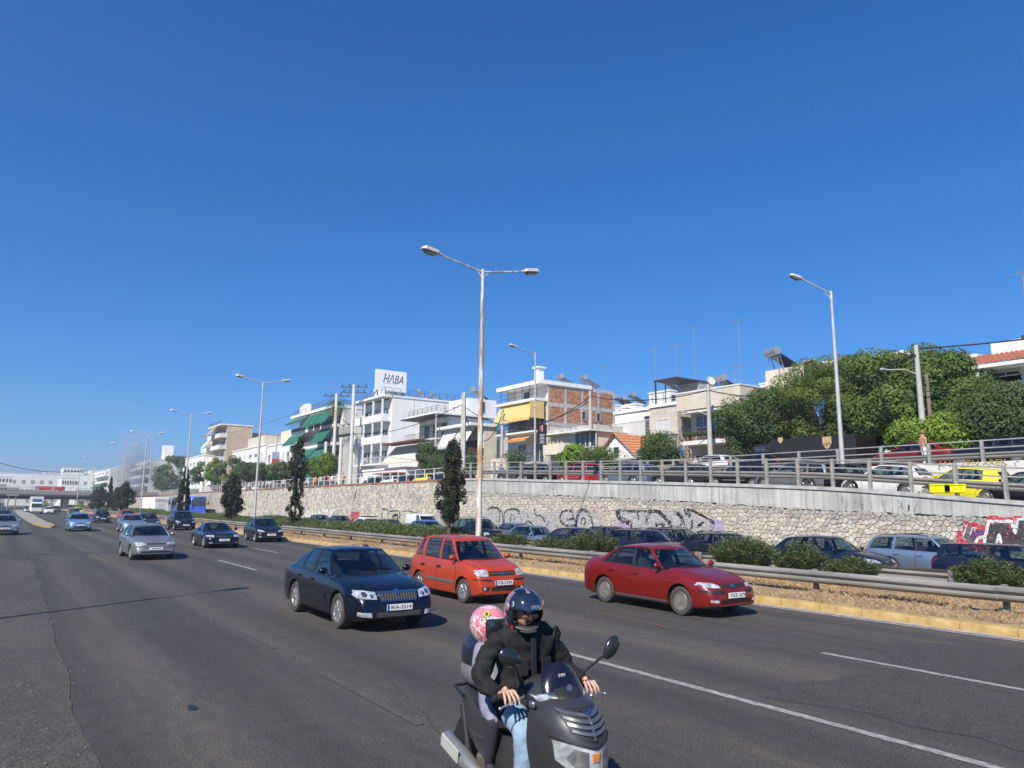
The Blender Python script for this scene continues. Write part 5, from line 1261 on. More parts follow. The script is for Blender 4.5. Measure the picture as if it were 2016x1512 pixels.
CARS['liftback']=dict(L=4.57,W=1.77,r=.325,ax=(1.37,-1.21),seat=.05,tub=(.86,-1.25),wheel='alloy',pz=.45,nose=.24,
 zt=[(-2.285,.50),(-2.26,.80),(-2.20,.97),(-2.05,1.03),(-1.8,1.06),(-1.2,1.07),(.6,1.0),(1.0,.975),(1.3,.945),(1.75,.865),(2.05,.775),(2.18,.70),(2.255,.58),(2.285,.46)],
 zs=[(-2.285,.42),(-2.22,.86),(-1.9,.96),(-1.2,.965),(0,.93),(.9,.90),(1.5,.84),(1.95,.74),(2.2,.58),(2.285,.40)],
 gh=dict(w=(1.08,.80,.38,.22),r=(-1.95,-1.62,-1.12,-1.0),yr=.585,zr=[(-1.35,1.33),(-1.0,1.395),(-.3,1.435),(.1,1.425),(.42,1.375)],
  sb=[.80,.70,-.20,-.32,-1.02,-1.62],sr=[.22,.12,-.30,-.38,-.86,-1.0],sc=['P','G','B','G','P']),
 doors=[[(.78,.90),(.80,.60),(.72,.28)],[(-.26,.92),(-.27,.6),(-.27,.27)],[(-1.08,.94),(-.98,.70),(-.80,.5),(-.74,.27)]],handles=[(-.12,.80),(-.92,.82)],mould=(-.72,.72,.52),mouldm='P',
 sill='b',hood=[(1.10,.70),(1.6,.62),(2.05,.50)],
 front=[('headlight',[(.43,.60),(.76,.625),(.81,.68),(.78,.76),(.62,.755),(.44,.725)],.012,M_HL,True),('projector_lamp',[(.64+.045*math.cos(a*PI/6),.69+.045*math.sin(a*PI/6)) for a in range(12)],.022,M_PROJ,True),('projector_lamp',[(.53+.030*math.cos(a*PI/6),.665+.030*math.sin(a*PI/6)) for a in range(12)],.022,M_PROJ,True),('grille_frame',[(-.41,.735),(.41,.735),(.36,.56),(-.36,.56)],.014,M_CHROME,False),('grille',[(-.385,.708),(.385,.708),(.34,.577),(-.34,.577)],.024,M_BLKP,False),('air_intake',[(-.44,.27),(.44,.27),(.47,.37),(-.47,.37)],.012,M_BLKP,False),('fog_lamp',[(.53,.29),(.76,.31),(.76,.385),(.55,.375)],.012,M_HL,True)]+[('grille_bar',[(y-.007,.583),(y+.007,.583),(y+.007,.70),(y-.007,.70)],.032,M_GREYP,False) for y in [-.33+.055*k for k in range(13)]]+[('intake_slat',[(-.43,z),(.43,z),(.43,z+.012),(-.43,z+.012)],.022,M_GREYP,False) for z in(.295,.325,.35)]+[('badge',[(.055*math.cos(a*PI/5),.715+.045*math.sin(a*PI/5)) for a in range(10)],.040,M_CHROME,False)],
 rear=[TLr(.55,.80,.70,.92)])
CARS['liftback']['mouldm']=PAINT['black_blue']
CARS['panda']=dict(L=3.54,W=1.58,r=.285,ax=(1.12,-1.18),seat=.0,tub=(.80,-1.45),wheel='cover',pz=.50,nose=.20,tailk=.08,crown=.05,upr=1,gc=.17,
 zt=[(-1.77,.55),(-1.755,.9),(-1.70,1.02),(-1.5,1.03),(.6,1.03),(.95,1.01),(1.3,.94),(1.55,.87),(1.66,.80),(1.74,.62),(1.77,.48)],
 zs=[(-1.77,.45),(-1.72,.95),(-1.5,1.0),(0,.965),(.9,.94),(1.3,.86),(1.6,.76),(1.72,.58),(1.77,.40)],
 gh=dict(w=(1.08,.86,.42,.28),r=(-1.70,-1.60,-1.52,-1.42),yr=.56,zr=[(-1.55,1.44),(-1.3,1.50),(-.4,1.545),(.1,1.52),(.45,1.455)],
  sb=[.86,.76,-.08,-.18,-.98,-1.14,-1.46,-1.60],sr=[.28,.16,-.12,-.20,-.98,-1.10,-1.30,-1.42],sc=['P','G','P','G','P','G','P']),
 doors=[[(.80,.93),(.80,.6),(.70,.24)],[(-.13,.96),(-.14,.6),(-.14,.24)],[(-1.02,.97),(-.92,.70),(-.80,.5),(-.76,.24)]],handles=[(-.05,.80),(-.92,.80)],hmat=M_BLKP,mould=(-.72,.72,.47),
 hood=[(1.08,.66),(1.4,.60),(1.66,.52)],
 front=[('headlight',[(.42,.655),(.66,.66),(.70,.72),(.68,.80),(.50,.815),(.43,.80)],.012,M_HL,True),('indicator',[(.40,.665),(.425,.66),(.435,.80),(.41,.80)],.014,M_AMB,True),('grille',[(-.375,.675),(.375,.675),(.385,.765),(-.385,.765)],.010,M_BLKP,False),('grille_bar',[(-.375,.712),(.375,.712),(.375,.728),(-.375,.728)],.020,M_GREYP,False),('badge',[(-.04,.69),(.04,.69),(.04,.75),(-.04,.75)],.028,M_CHROME,False),('bumper_strip',[(.33,.555),(.72,.575),(.72,.60),(.33,.59)],.016,M_BLKP,True),('air_intake',[(-.33,.33),(.33,.33),(.36,.41),(-.36,.41)],.010,M_BLKP,False),('fog_recess',[(.42,.33),(.60,.34),(.60,.42),(.40,.41)],.009,M_BLKP,True),('fog_lamp',[(.535+.035*math.cos(a*PI/4),.375+.035*math.sin(a*PI/4)) for a in range(8)],.020,M_HL,True)],
 rear=[TLr(.60,.74,.85,1.25)])
CARS['sedan']=dict(L=4.16,W=1.67,r=.30,ax=(1.26,-1.18),seat=.02,tub=(.80,-1.05),wheel='steel',pz=.46,nose=.24,gc=.18,
 zt=[(-2.08,.50),(-2.06,.80),(-2.02,.98),(-1.9,1.035),(-1.5,1.02),(.6,.97),(.95,.955),(1.3,.90),(1.65,.82),(1.88,.74),(2.0,.65),(2.06,.54),(2.08,.44)],
 zs=[(-2.08,.42),(-2.03,.86),(-1.8,.945),(-1,.935),(0,.90),(.9,.87),(1.4,.80),(1.8,.69),(2.0,.55),(2.08,.38)],
 gh=dict(w=(1.05,.80,.34,.18),r=(-1.60,-1.44,-1.00,-.92),yr=.555,zr=[(-1.1,1.30),(-.9,1.345),(-.3,1.395),(.05,1.385),(.38,1.325)],
  sb=[.80,.70,-.16,-.26,-.98,-1.03,-1.30,-1.50],sr=[.18,.08,-.26,-.33,-.76,-.79,-.86,-.95],sc=['P','G','B','G','B','G','P']),
 doors=[[(.74,.87),(.76,.60),(.66,.27)],[(-.21,.90),(-.23,.6),(-.23,.25)],[(-1.06,.92),(-1.0,.72),(-.82,.55),(-.74,.25)]],handles=[(-.08,.78),(-.92,.80)],sill='g',
 hood=[(1.05,.66),(1.5,.58),(1.92,.46)],
 front=[('headlight',[(.40,.615),(.70,.62),(.785,.665),(.74,.72),(.56,.715),(.42,.67)],.012,M_HL,True),('grille',[(.11,.62),(.37,.62),(.36,.675),(.12,.685)],.008,M_BLKP,True),('badge_housing',[(-.10,.60),(.10,.60),(.11,.69),(-.11,.69)],.014,M_BLKP,False),('badge',[(-.045,.615),(.045,.615),(.045,.675),(-.045,.675)],.022,M_CHROME,False),('bumper_strip',[(.30,.505),(.78,.525),(.78,.575),(.30,.565)],.014,M_BLKP,True),('air_intake',[(-.46,.30),(.46,.30),(.46,.40),(-.46,.40)],.006,pmat('dark_red_plastic',(.12,.01,.012),.5),False),('fog_lamp',[(.52,.325),(.68,.335),(.68,.385),(.54,.38)],.012,M_HL,True),('lower_lip',[(-.70,.205),(.70,.205),(.72,.262),(-.72,.262)],.016,M_GREYP,False)]+[('intake_slat',[(-.45,z),(.45,z),(.45,z+.012),(-.45,z+.012)],.018,M_BLKP,False) for z in(.325,.36)],
 rear=[TLr(.50,.75,.72,.90)])
CARS['hatch']=dict(L=4.18,W=1.70,r=.30,ax=(1.28,-1.20),seat=.02,tub=(.82,-1.35),wheel='cap',pz=.47,nose=.22,tailk=.10,
 zt=[(-2.09,.50),(-2.07,.85),(-2.0,1.0),(-1.8,1.03),(.6,.99),(.95,.965),(1.3,.915),(1.65,.84),(1.88,.76),(2.0,.67),(2.07,.54),(2.09,.44)],
 zs=[(-2.09,.42),(-2.03,.9),(-1.8,.97),(-1,.95),(0,.92),(.9,.89),(1.4,.82),(1.8,.71),(2.0,.56),(2.09,.38)],
 gh=dict(w=(1.06,.80,.34,.18),r=(-1.92,-1.74,-1.45,-1.35),yr=.57,zr=[(-1.5,1.33),(-1.25,1.385),(-.4,1.425),(.0,1.415),(.38,1.36)],
  sb=[.80,.70,-.18,-.28,-1.02,-1.10,-1.48,-1.78],sr=[.18,.08,-.26,-.33,-.92,-.98,-1.15,-1.38],sc=['P','G','B','G','B','G','P']),
 doors=[[(.76,.88),(.78,.60),(.68,.27)],[(-.22,.91),(-.24,.6),(-.24,.26)],[(-1.12,.93),(-1.0,.70),(-.84,.5),(-.76,.26)]],handles=[(-.08,.80),(-.92,.82)],mould=(-.74,.70,.50),hmat=M_BLKP,
 hood=[(1.06,.68),(1.5,.60),(1.92,.48)],
 front=[('headlight',[(.40,.625),(.72,.63),(.78,.68),(.74,.735),(.54,.725),(.42,.69)],.012,M_HL,True),('grille',[(-.34,.635),(.34,.635),(.36,.69),(-.36,.69)],.008,M_BLKP,False),('badge',[(-.05,.65),(.0,.63),(.05,.65),(.0,.695)],.018,M_CHROME,False),('bumper_strip',[(-.76,.505),(.76,.505),(.76,.60),(-.76,.60)],.010,M_GREYP,False),('air_intake',[(-.55,.30),(.55,.30),(.6,.37),(-.6,.37)],.008,M_BLKP,False)],
 rear=[TLr(.58,.78,.72,.98)])
import copy as _cp
c=_cp.copy(CARS['hatch']); c.update(front=[('headlight',[(.40,.63),(.74,.66),(.80,.73),(.74,.78),(.54,.745),(.42,.70)],.012,M_HL,True),('grille',[(-.28,.56),(.28,.56),(.34,.66),(-.34,.66)],.008,M_BLKP,False),('badge',[(-.05,.64),(.05,.64),(.05,.70),(-.05,.70)],.018,M_CHROME,False),('air_intake',[(-.50,.27),(.50,.27),(.55,.38),(-.55,.38)],.008,M_BLKP,False),('fog_lamp',[(.60,.32),(.72,.33),(.72,.39),(.60,.39)],.012,M_HL,True)],rails=1,blkmir=1,mould=None,wheel='alloy'); CARS['crossover']=c
c=_cp.deepcopy({k:v for k,v in CARS['hatch'].items() if k not in('front','rear','hmat','mouldm')}); c.update(front=CARS['crossover']['front'],rear=CARS['hatch']['rear'],mould=None,hmat=None,wheel='alloy'); CARS['modern']=c
# estate
c=_cp.copy(CARS['liftback']); c.update(L=4.60,mould=None,rails=1,upr=1,tub=(.86,-1.9),zt=[(-2.30,.50),(-2.27,.80),(-2.22,1.0),(-2.1,1.03),(-1.2,1.03),(.6,1.0),(1.0,.975),(1.3,.945),(1.75,.865),(2.05,.775),(2.18,.70),(2.27,.58),(2.30,.46)],
 gh=dict(w=(1.08,.80,.38,.22),r=(-2.18,-2.10,-1.95,-1.88),yr=.60,zr=[(-2.0,1.36),(-1.7,1.42),(-.5,1.46),(.1,1.445),(.42,1.385)],sb=[.80,.70,-.20,-.30,-1.02,-1.12,-1.98,-2.12],sr=[.22,.12,-.30,-.37,-1.0,-1.08,-1.72,-1.90],sc=['P','G','B','G','P','G','P'])); CARS['estate']=c
# people carrier
c=_cp.copy(CARS['hatch']); c.update(L=4.36,W=1.78,r=.315,ax=(1.38,-1.36),upr=1,mould=None,hmat=None,tub=(.9,-1.7),pz=.46,
 zt=[(-2.18,.55),(-2.16,.9),(-2.10,1.08),(-1.9,1.1),(.6,1.08),(1.0,1.06),(1.4,.99),(1.8,.89),(2.0,.80),(2.1,.70),(2.16,.56),(2.18,.46)],zs=[(-2.18,.45),(-2.12,1.0),(-1.8,1.05),(0,.99),(.9,.97),(1.4,.90),(1.85,.77),(2.08,.6),(2.18,.4)],
 gh=dict(w=(1.30,.98,.48,.30),r=(-2.10,-1.98,-1.90,-1.80),yr=.64,zr=[(-1.95,1.50),(-1.6,1.58),(-.5,1.64),(.1,1.62),(.5,1.55)],sb=[.98,.84,-.10,-.20,-1.05,-1.15,-1.82,-1.98],sr=[.30,.18,-.20,-.28,-1.02,-1.10,-1.65,-1.80],sc=['P','G','B','G','B','G','P']),
 doors=[[(.80,.98),(.80,.60),(.70,.27)],[(-.15,1.0),(-.16,.6),(-.16,.26)],[(-1.1,1.02),(-1.0,.8),(-.95,.5),(-.9,.28)]],handles=[(-.02,.86),(-1.0,.88)],
 hood=[(1.25,.68),(1.6,.62),(2.0,.5)],
 front=[('headlight',[(.46,.66),(.80,.72),(.84,.80),(.78,.85),(.60,.78),(.46,.72)],.012,M_HL,True),('grille',[(-.40,.68),(.40,.68),(.42,.72),(.0,.66),(-.42,.72)],.010,M_BLKP,False),('badge',[(.07*math.cos(a*PI/5),.74+.045*math.sin(a*PI/5)) for a in range(10)],.025,M_CHROME,False),('air_intake',[(-.5,.27),(.5,.27),(.66,.38),(.4,.40),(-.4,.40),(-.66,.38)],.010,M_BLKP,False)],rear=[TLr(.66,.82,.85,1.2)]); CARS['mpv']=c
# small modern hatch facing camera
c=_cp.copy(CARS['panda']); c.update(L=3.9,W=1.67,r=.295,ax=(1.22,-1.24),wheel='cap',mould=None,hmat=None,
 zt=[(-1.95,.55),(-1.93,.9),(-1.88,1.02),(-1.7,1.03),(.6,1.0),(.95,.98),(1.35,.91),(1.65,.82),(1.82,.72),(1.91,.58),(1.95,.46)],zs=[(-1.95,.45),(-1.9,.95),(-1.5,.98),(0,.94),(.9,.91),(1.35,.83),(1.7,.72),(1.88,.56),(1.95,.40)],
 gh=dict(w=(1.12,.88,.38,.22),r=(-1.82,-1.72,-1.52,-1.42),yr=.57,zr=[(-1.6,1.36),(-1.35,1.42),(-.4,1.46),(.05,1.445),(.42,1.385)],sb=[.88,.78,-.12,-.22,-1.0,-1.55,-1.74],sr=[.22,.12,-.18,-.26,-.98,-1.3,-1.44],sc=['P','G','B','G','P','P']),
 hood=[(1.1,.66),(1.5,.6),(1.82,.5)],
 front=[('headlight',[(.38,.60),(.66,.63),(.76,.72),(.70,.78),(.52,.735),(.40,.67)],.012,M_HL,True),('grille',[(-.30,.60),(.30,.60),(.32,.65),(-.32,.65)],.010,M_BLKP,False),('badge',[(-.04,.62),(.04,.62),(.04,.69),(-.04,.69)],.022,M_CHROME,False),('air_intake',[(-.45,.27),(.45,.27),(.52,.40),(-.52,.40)],.010,M_BLKP,False),('fog_lamp',[(.56,.32),(.66,.33),(.66,.39),(.56,.39)],.012,M_HL,True)],rear=[TLr(.6,.78,.75,1.1)]); CARS['supermini']=c
# soft top coupe
c=_cp.copy(CARS['sedan']); c.update(L=4.50,W=1.81,r=.32,ax=(1.42,-1.10),soft=1,tworow=1,wheel='alloy',seat=-.15,tub=(.70,-.95),gc=.16,mould=None,sill=None,
 zt=[(-2.25,.50),(-2.23,.75),(-2.15,.90),(-1.9,.94),(-1,.94),(.6,.90),(.95,.885),(1.4,.835),(1.9,.755),(2.1,.68),(2.2,.56),(2.25,.44)],zs=[(-2.25,.42),(-2.15,.82),(-1,.89),(0,.86),(.9,.83),(1.5,.77),(2.0,.66),(2.2,.5),(2.25,.38)],
 gh=dict(w=(.98,.72,.30,.14),r=(-1.25,-1.15,-.85,-.80),yr=.56,zr=[(-.95,1.16),(-.7,1.24),(-.2,1.27),(.1,1.265),(.32,1.23)],sb=[.72,.62,-.35,-.50,-1.18],sr=[.14,.05,-.42,-.52,-.80],sc=['P','G','P','P']),
 doors=[[(.66,.84),(.68,.6),(.6,.25)],[(-.62,.86),(-.6,.6),(-.55,.25)]],handles=[(-.45,.76)],hood=[(1.0,.72),(1.6,.66),(2.1,.55)],
 front=[('headlight',[(.48,.585),(.84,.60),(.84,.69),(.50,.70)],.012,M_HL,True),('grille',[(-.40,.56),(.40,.56),(.42,.68),(-.42,.68)],.008,M_BLKP,False),('badge',[(.07*math.cos(a*PI/5),.62+.055*math.sin(a*PI/5)) for a in range(10)],.022,M_CHROME,False),('air_intake',[(-.5,.25),(.5,.25),(.52,.33),(-.52,.33)],.008,M_BLKP,False),('fog_lamp',[(.58,.27),(.74,.28),(.74,.33),(.58,.33)],.012,M_HL,True)],rear=[TLr(.5,.8,.66,.82)],pz=.44); CARS['softtop']=c
# boxy van
c=_cp.copy(CARS['panda']); c.update(L=4.1,W=1.70,r=.31,ax=(1.32,-1.35),crown=.03,wheel='cap',mould=(-1.0,.7,.5),
 zt=[(-2.05,.55),(-2.04,.9),(-2.0,1.08),(-1.8,1.1),(.6,1.08),(1.05,1.05),(1.5,.94),(1.8,.85),(1.95,.72),(2.02,.6),(2.05,.48)],zs=[(-2.05,.5),(-2.0,1.05),(0,1.03),(.9,.98),(1.4,.88),(1.8,.76),(1.98,.6),(2.05,.42)],
 gh=dict(w=(1.38,1.05,.62,.44),r=(-2.02,-1.98,-1.95,-1.90),yr=.70,zr=[(-2.0,1.76),(-1.8,1.80),(-.3,1.82),(.3,1.78),(.65,1.68)],sb=[1.05,.92,.05,-.06,-1.98],sr=[.44,.34,-.02,-.10,-1.90],sc=['P','G','P','P'],bul=.02),
 hood=[(1.35,.66),(1.6,.6),(1.9,.5)],rear=[TLr(.7,.82,.8,1.3)]); CARS['van']=c
# boxy three door (mini estate)
c=_cp.copy(CARS['supermini']); c.update(L=3.96,crown=.02,gh=dict(w=(.98,.84,.62,.52),r=(-1.86,-1.80,-1.74,-1.68),yr=.60,zr=[(-1.75,1.37),(-1.4,1.40),(-.2,1.42),(.4,1.41),(.65,1.38)],sb=[.84,.76,-.30,-.40,-1.66,-1.78],sr=[.52,.44,-.32,-.40,-1.58,-1.68],sc=['B','G','B','G','P'],bul=.015),doors=[[(.76,.93),(.76,.6),(.66,.24)],[(-.35,.95),(-.36,.6),(-.36,.24)]],handles=[(-.25,.82)],tub=(.80,-1.55)); CARS['clubvan']=c
# off-roader
c=_cp.copy(CARS['clubvan']); c.update(L=4.2,W=1.78,r=.36,ax=(1.3,-1.3),gc=.28,rails=1,pz=.62,zt=[(-2.1,.7),(-2.08,1.0),(-2.0,1.15),(.6,1.13),(1.0,1.12),(1.6,1.07),(1.9,1.0),(2.03,.85),(2.1,.65)],zs=[(-2.1,.6),(-2.02,1.05),(0,1.06),(1.0,1.04),(1.7,.97),(1.98,.78),(2.1,.5)],
 gh=dict(w=(1.02,.84,.50,.40),r=(-2.02,-1.95,-1.84,-1.78),yr=.64,zr=[(-1.9,1.66),(-1.5,1.70),(-.2,1.72),(.3,1.70),(.55,1.66)],sb=[.84,.74,-.15,-.27,-1.05,-1.15,-1.85,-1.95],sr=[.40,.32,-.2,-.3,-1.05,-1.15,-1.7,-1.78],sc=['P','G','B','G','P','G','P'],bul=.02),
 front=[('headlight',[(.48,.80),(.74,.80),(.76,.92),(.48,.92)],.012,M_HL,True),('grille',[(-.44,.80),(.44,.80),(.44,.92),(-.44,.92)],.010,M_BLKP,False),('air_intake',[(-.5,.38),(.5,.38),(.5,.48),(-.5,.48)],.010,M_BLKP,False)],rear=[TLr(.6,.78,.8,1.1)]); CARS['offroad']=c
# ================================================================ BUILDINGS
def wallmat(n,c,v=.13): return pmat('render_'+n,c,.85,var=v,vscale=.8,bump=.15,bscale=8,stretch=(1,1,.35))
W_WHITE=wallmat('white',(.74,.735,.715)); W_OFF=wallmat('offwhite',(.68,.66,.61)); W_CREAM=wallmat('cream',(.62,.56,.42)); W_BEIGE=wallmat('beige',(.56,.50,.40)); W_PEACH=wallmat('peach',(.58,.42,.29)); W_PEACH2=wallmat('peach_side',(.56,.44,.34)); W_GREY=wallmat('grey',(.34,.34,.33)); W_OLIVE=wallmat('olive_grey',(.33,.33,.31)); W_STAIN=pmat('stained_render',(.52,.45,.37),.9,var=.22,vscale=1.2,col2=(.60,.54,.45))
M_PANE=pmat('window_glass',(.03,.045,.055),.08,spec=.8); M_PANEB=pmat('bluish_glass',(.05,.12,.20),.1,spec=.8); M_SHUT=pmat('white_shutter',(.58,.575,.56),.6); M_SHUTG=pmat('grey_shutter',(.33,.31,.28),.6); M_WOODB=pmat('brown_wood',(.09,.045,.025),.6); M_DOORD=pmat('dark_opening',(.03,.028,.026),.8)
M_GREENA=pmat('green_canvas',(.012,.13,.085),.8,var=.12,vscale=2); M_YELA=pmat('yellow_canvas',(.64,.44,.15),.8,var=.1,vscale=2); M_CREAMA=pmat('cream_canvas',(.60,.56,.46),.8,var=.06,vscale=2); M_STRIPE=pmat('pale_canvas',(.55,.53,.49),.8); M_ORA=pmat('orange_canvas',(.55,.27,.07),.8)
M_ROOFTILE=pmat('orange_roof_tiles',(.42,.17,.08),.8,var=.25,vscale=4); M_TILE2=pmat('red_brown_tiles',(.30,.10,.06),.8,var=.3,vscale=5); M_BRICK=pmat('hollow_brick',(.42,.19,.10),.85,var=.3,vscale=1.6,col2=(.50,.27,.16)); M_RAIL=pmat('dark_railing',(.06,.055,.05),.6); M_DGREY=pmat('dark_grey_edge',(.05,.05,.055),.7)
M_SOLAR=pmat('solar_glass',(.03,.04,.06),.12,spec=.8); M_TANK=pmat('tank_grey',(.30,.31,.32),.4,metal=.3)
def pY(px,X): return OX(px,900,X).y
class Bld:
    def __init__(s,name,label,X0,Y0,Y1,X1,z0,zr,mat,cat='building',edge=None):
        s.t=thing(name,label,cat,(X0,Y0,z0)); s.X0,s.Y0,s.Y1,s.X1,s.z0,s.zr=X0,Y0,Y1,X1,z0,zr
        b=MB(); b.bb(X0,X1,Y0,Y1,z0,zr); b.build('wall',mat,s.t,ang=None,world=True)
        if edge is not None:
            b=MB(); b.bb(X0-.15,X1+.15,Y0-.12,Y1+.12,zr+.002,zr+.28); b.build('roof_slab',edge,s.t,ang=None,world=True)
    def add(s,nm,b,mat,parent=None,ang=None,**k):
        if parent is None: return b.build(nm,mat,s.t,ang=ang,world=True,**k)
        b.v=[(p[0]-s.t.location.x,p[1]-s.t.location.y,p[2]-s.t.location.z) for p in b.v]; return b.build(nm,mat,parent,ang=ang,**k)
    def win(s,y,z,w=1.2,h=1.3,kind='win',face='front',xx=None,pane=None,frame=None):
        frame=frame or M_SHUT; pane=pane or M_PANE; f=.07
        def bb(b,a0,a1,d0,d1,z0,z1):
            if face=='front': X=s.X0 if xx is None else xx; b.bb(X-d1,X-d0,a0,a1,z0,z1)
            else: Y=s.Y0 if xx is None else xx; b.bb(a0,a1,Y-d1,Y-d0,z0,z1)
        b=MB(); bb(b,y-w/2-f,y+w/2+f,.002,.07,z+h,z+h+f); bb(b,y-w/2-f,y+w/2+f,.002,.09,z-f,z); bb(b,y-w/2-f,y-w/2,.002,.07,z,z+h); bb(b,y+w/2,y+w/2+f,.002,.07,z,z+h)
        n=max(1,round(w/.8)); 
        for k in range(1,n): c=y-w/2+w*k/n; bb(b,c-.03,c+.03,.002,.06,z,z+h)
        o=s.add('window',b,frame)
        b=MB(); bb(b,y-w/2,y+w/2,.001,.02,z,z+h); s.add('pane' if kind!='shut' else 'shutter',b,pane if kind!='shut' else M_SHUT,o)
        if kind=='shut':
            b=MB(); q=z+.08
            while q<z+h: bb(b,y-w/2+.03,y+w/2-.03,.02,.035,q,q+.03); q+=.14
            s.add('shutter_slats',b,M_SHUT,o)
        return o
    def balcony(s,y0,y1,z,d=1.3,kind='solid',mat=W_WHITE,h=1.0,rm=None,th=.18,ret=True,wallh=None):
        X=s.X0; b=MB(); b.bb(X-d,X-.002,y0,y1,z-th,z); o=s.add('balcony',b,mat)
        if kind=='solid':
            b=MB(); b.bb(X-d-.002,X-d+.12,y0,y1,z+.001,z+(wallh or h)); b.bb(X-d+.122,X-.004,y0,y0+.1,z+.001,z+(wallh or h)); b.bb(X-d+.122,X-.004,y1-.1,y1,z+.001,z+(wallh or h)); s.add('parapet',b,mat,o)
        else:
            rm=rm or M_RAIL; b=MB(); b.bb(X-d,X-d+.05,y0,y1,z+h-.05,z+h); b.bb(X-d,X-.01,y0,y0+.05,z+h-.05,z+h); b.bb(X-d,X-d+.04,y0,y1,z+.1,z+.14)
            q=y0
            while q<y1: b.bb(X-d+.01,X-d+.035,q,q+.03,z,z+h-.05); q+=.32 if kind=='rail' else .14
            q=X-d
            while q<X: b.bb(q,q+.03,y0+.01,y0+.035,z,z+h-.05); q+=.32
            if kind=='wood': b.bb(X-d+.036,X-d+.06,y0,y1,z+.15,z+h-.1); b.bb(X-d+.06,X-.1,y0+.036,y0+.06,z+.15,z+h-.1)
            s.add('railing',b,rm,o)
        s.clutter(y0,y1,z,d,int(y0*7+z*13))
        return o
    def clutter(s,y0,y1,z,d,seed):
        r=random.Random(seed)
        b=MB(); y=lerp(y0,y1,r.uniform(.1,.9)); b.bb(s.X0+.9,s.X0+1.25,y,y+.85,z+1.7,z+2.25,bev=.03); b.bb(s.X0+.88,s.X0+.9,y+.15,y+.6,z+1.78,z+2.18); s.add('air_conditioner',b,M_CAP)
        if r.random()<.7:
            y=lerp(y0,y1,r.uniform(.1,.8)); b=MB(); q=0
            while q<2.2: b.bb(s.X0-d+.10,s.X0-d+.13,y+q,y+q+r.uniform(.25,.5),z+.55+r.uniform(-.2,.1),z+1.12); q+=.6
            s.add('laundry',b,r.choice([M_SHUT,pmat('pale_blue_cloth',(.25,.33,.45),.9),pmat('ochre_cloth',(.45,.30,.14),.9),pmat('dark_cloth',(.06,.06,.08),.9)]))
    def awning(s,y0,y1,zt,drop,out,mat,off=1.3,name='awning'):
        X=s.X0-off; b=MB(); a=(X,y0,zt);c=(X,y1,zt);e=(X-out,y1,zt-drop);g=(X-out,y0,zt-drop)
        n=(drop,0,-out); L=math.hypot(drop,out); k=(.03*n[0]/L*-1,0,.03*out/L)
        P=[a,c,e,g]; Q=[(p[0]-.02,p[1],p[2]+.02) for p in P]; b.add(P+Q,[(0,1,2,3),(7,6,5,4),(0,4,5,1),(1,5,6,2),(2,6,7,3),(3,7,4,0)])
        b.bb(X-out-.03,X-out+.0,y0,y1,zt-drop-.22,zt-drop); o=s.add(name,b,mat)
        b=MB(); b.bar((X,y0+.05,zt-.05),(X-out,y0+.05,zt-drop-.03),.035); b.bar((X,y1-.05,zt-.05),(X-out,y1-.05,zt-drop-.03),.035); b.bar((X,y0,zt),(X,y1,zt),.09); s.add('awning_frame',b,M_SHUT,o); return o
def antenna(loc,h,label,n=6):
    t=thing('antenna',label,'antenna',loc); b=MB(); b.tube([(0,0,0),(0,0,h)],.03,5); b.build('mast',M_GALV_D,t)
    b=MB(); b.bar((0,-.8,h-.15),(0,.9,h-.05),.03); 
    for k in range(n): y=-.75+1.6*k/(n-1); b.bar((-.32+.03*k,y,h-.1),(.32-.03*k,y,h-.1),.018)
    b.build('aerial',M_GALV,t,ang=None); return t
def solar(loc,rot,label,s=1.0):
    t=thing('solar_water_heater',label,'water heater',loc,rot); b=MB(); b.tube([(0,-.75*s,1.25*s),(0,.75*s,1.25*s)],.29*s,14); b.build('tank',M_TANK,t)
    for sy in(-.4,.4):
        b=MB(); b.bar((.25*s,sy*s,1.0*s),(1.75*s,sy*s,.12*s),.72*s,.08*s); b.build('collector',M_SOLAR,t,ang=None)
    b=MB(); [b.bar((x*s,y*s,0),(x*s*.4,y*s,z*s),.05) for x in(.1,.5) for y in(-.6,.6) for z in(1.0,)]; b.build('stand',M_GALV,t,ang=None)
def dish(loc,rot,label,r=.6):
    t=thing('satellite_dish',label,'satellite dish',loc,rot); b=MB(); b.lathe([(.02,.0),(r*.5,.05),(r,.22),(r*.99,.25),(r*.5,.08),(.02,.03)],20,Matrix.Translation((0,0,1.0))@Matrix.Rotation(R(-65),4,'Y')); b.build('reflector',M_SHUT,t); b=MB(); b.tube([(.05,0,0),(.05,0,1.0)],.04,6); b.bar((0,0,1),(-.6,0,1.1),.03); b.build('mount',M_GALV_D,t)
def roof_rail(B,y0,y1,x0,x1,z,h=1.0,mat=None,sides='fs'):
    b=MB(); 
    for zz in(h,h*.66,h*.33): 
        if 'f' in sides: b.bb(x0,x0+.04,y0,y1,z+zz-.04,z+zz)
        if 's' in sides: b.bb(x0,x1,y0,y0+.04,z+zz-.04,z+zz)
    q=y0
    while q<=y1 and 'f' in sides: b.bb(x0,x0+.05,q,q+.05,z,z+h); q+=1.4
    q=x0
    while q<=x1 and 's' in sides: b.bb(q,q+.05,y0,y0+.05,z,z+h); q+=1.4
    B.add('roof_railing',b,mat or M_RAIL)
SZ=4.42
def zAt(px,py,X): return OX(px,py,X).z
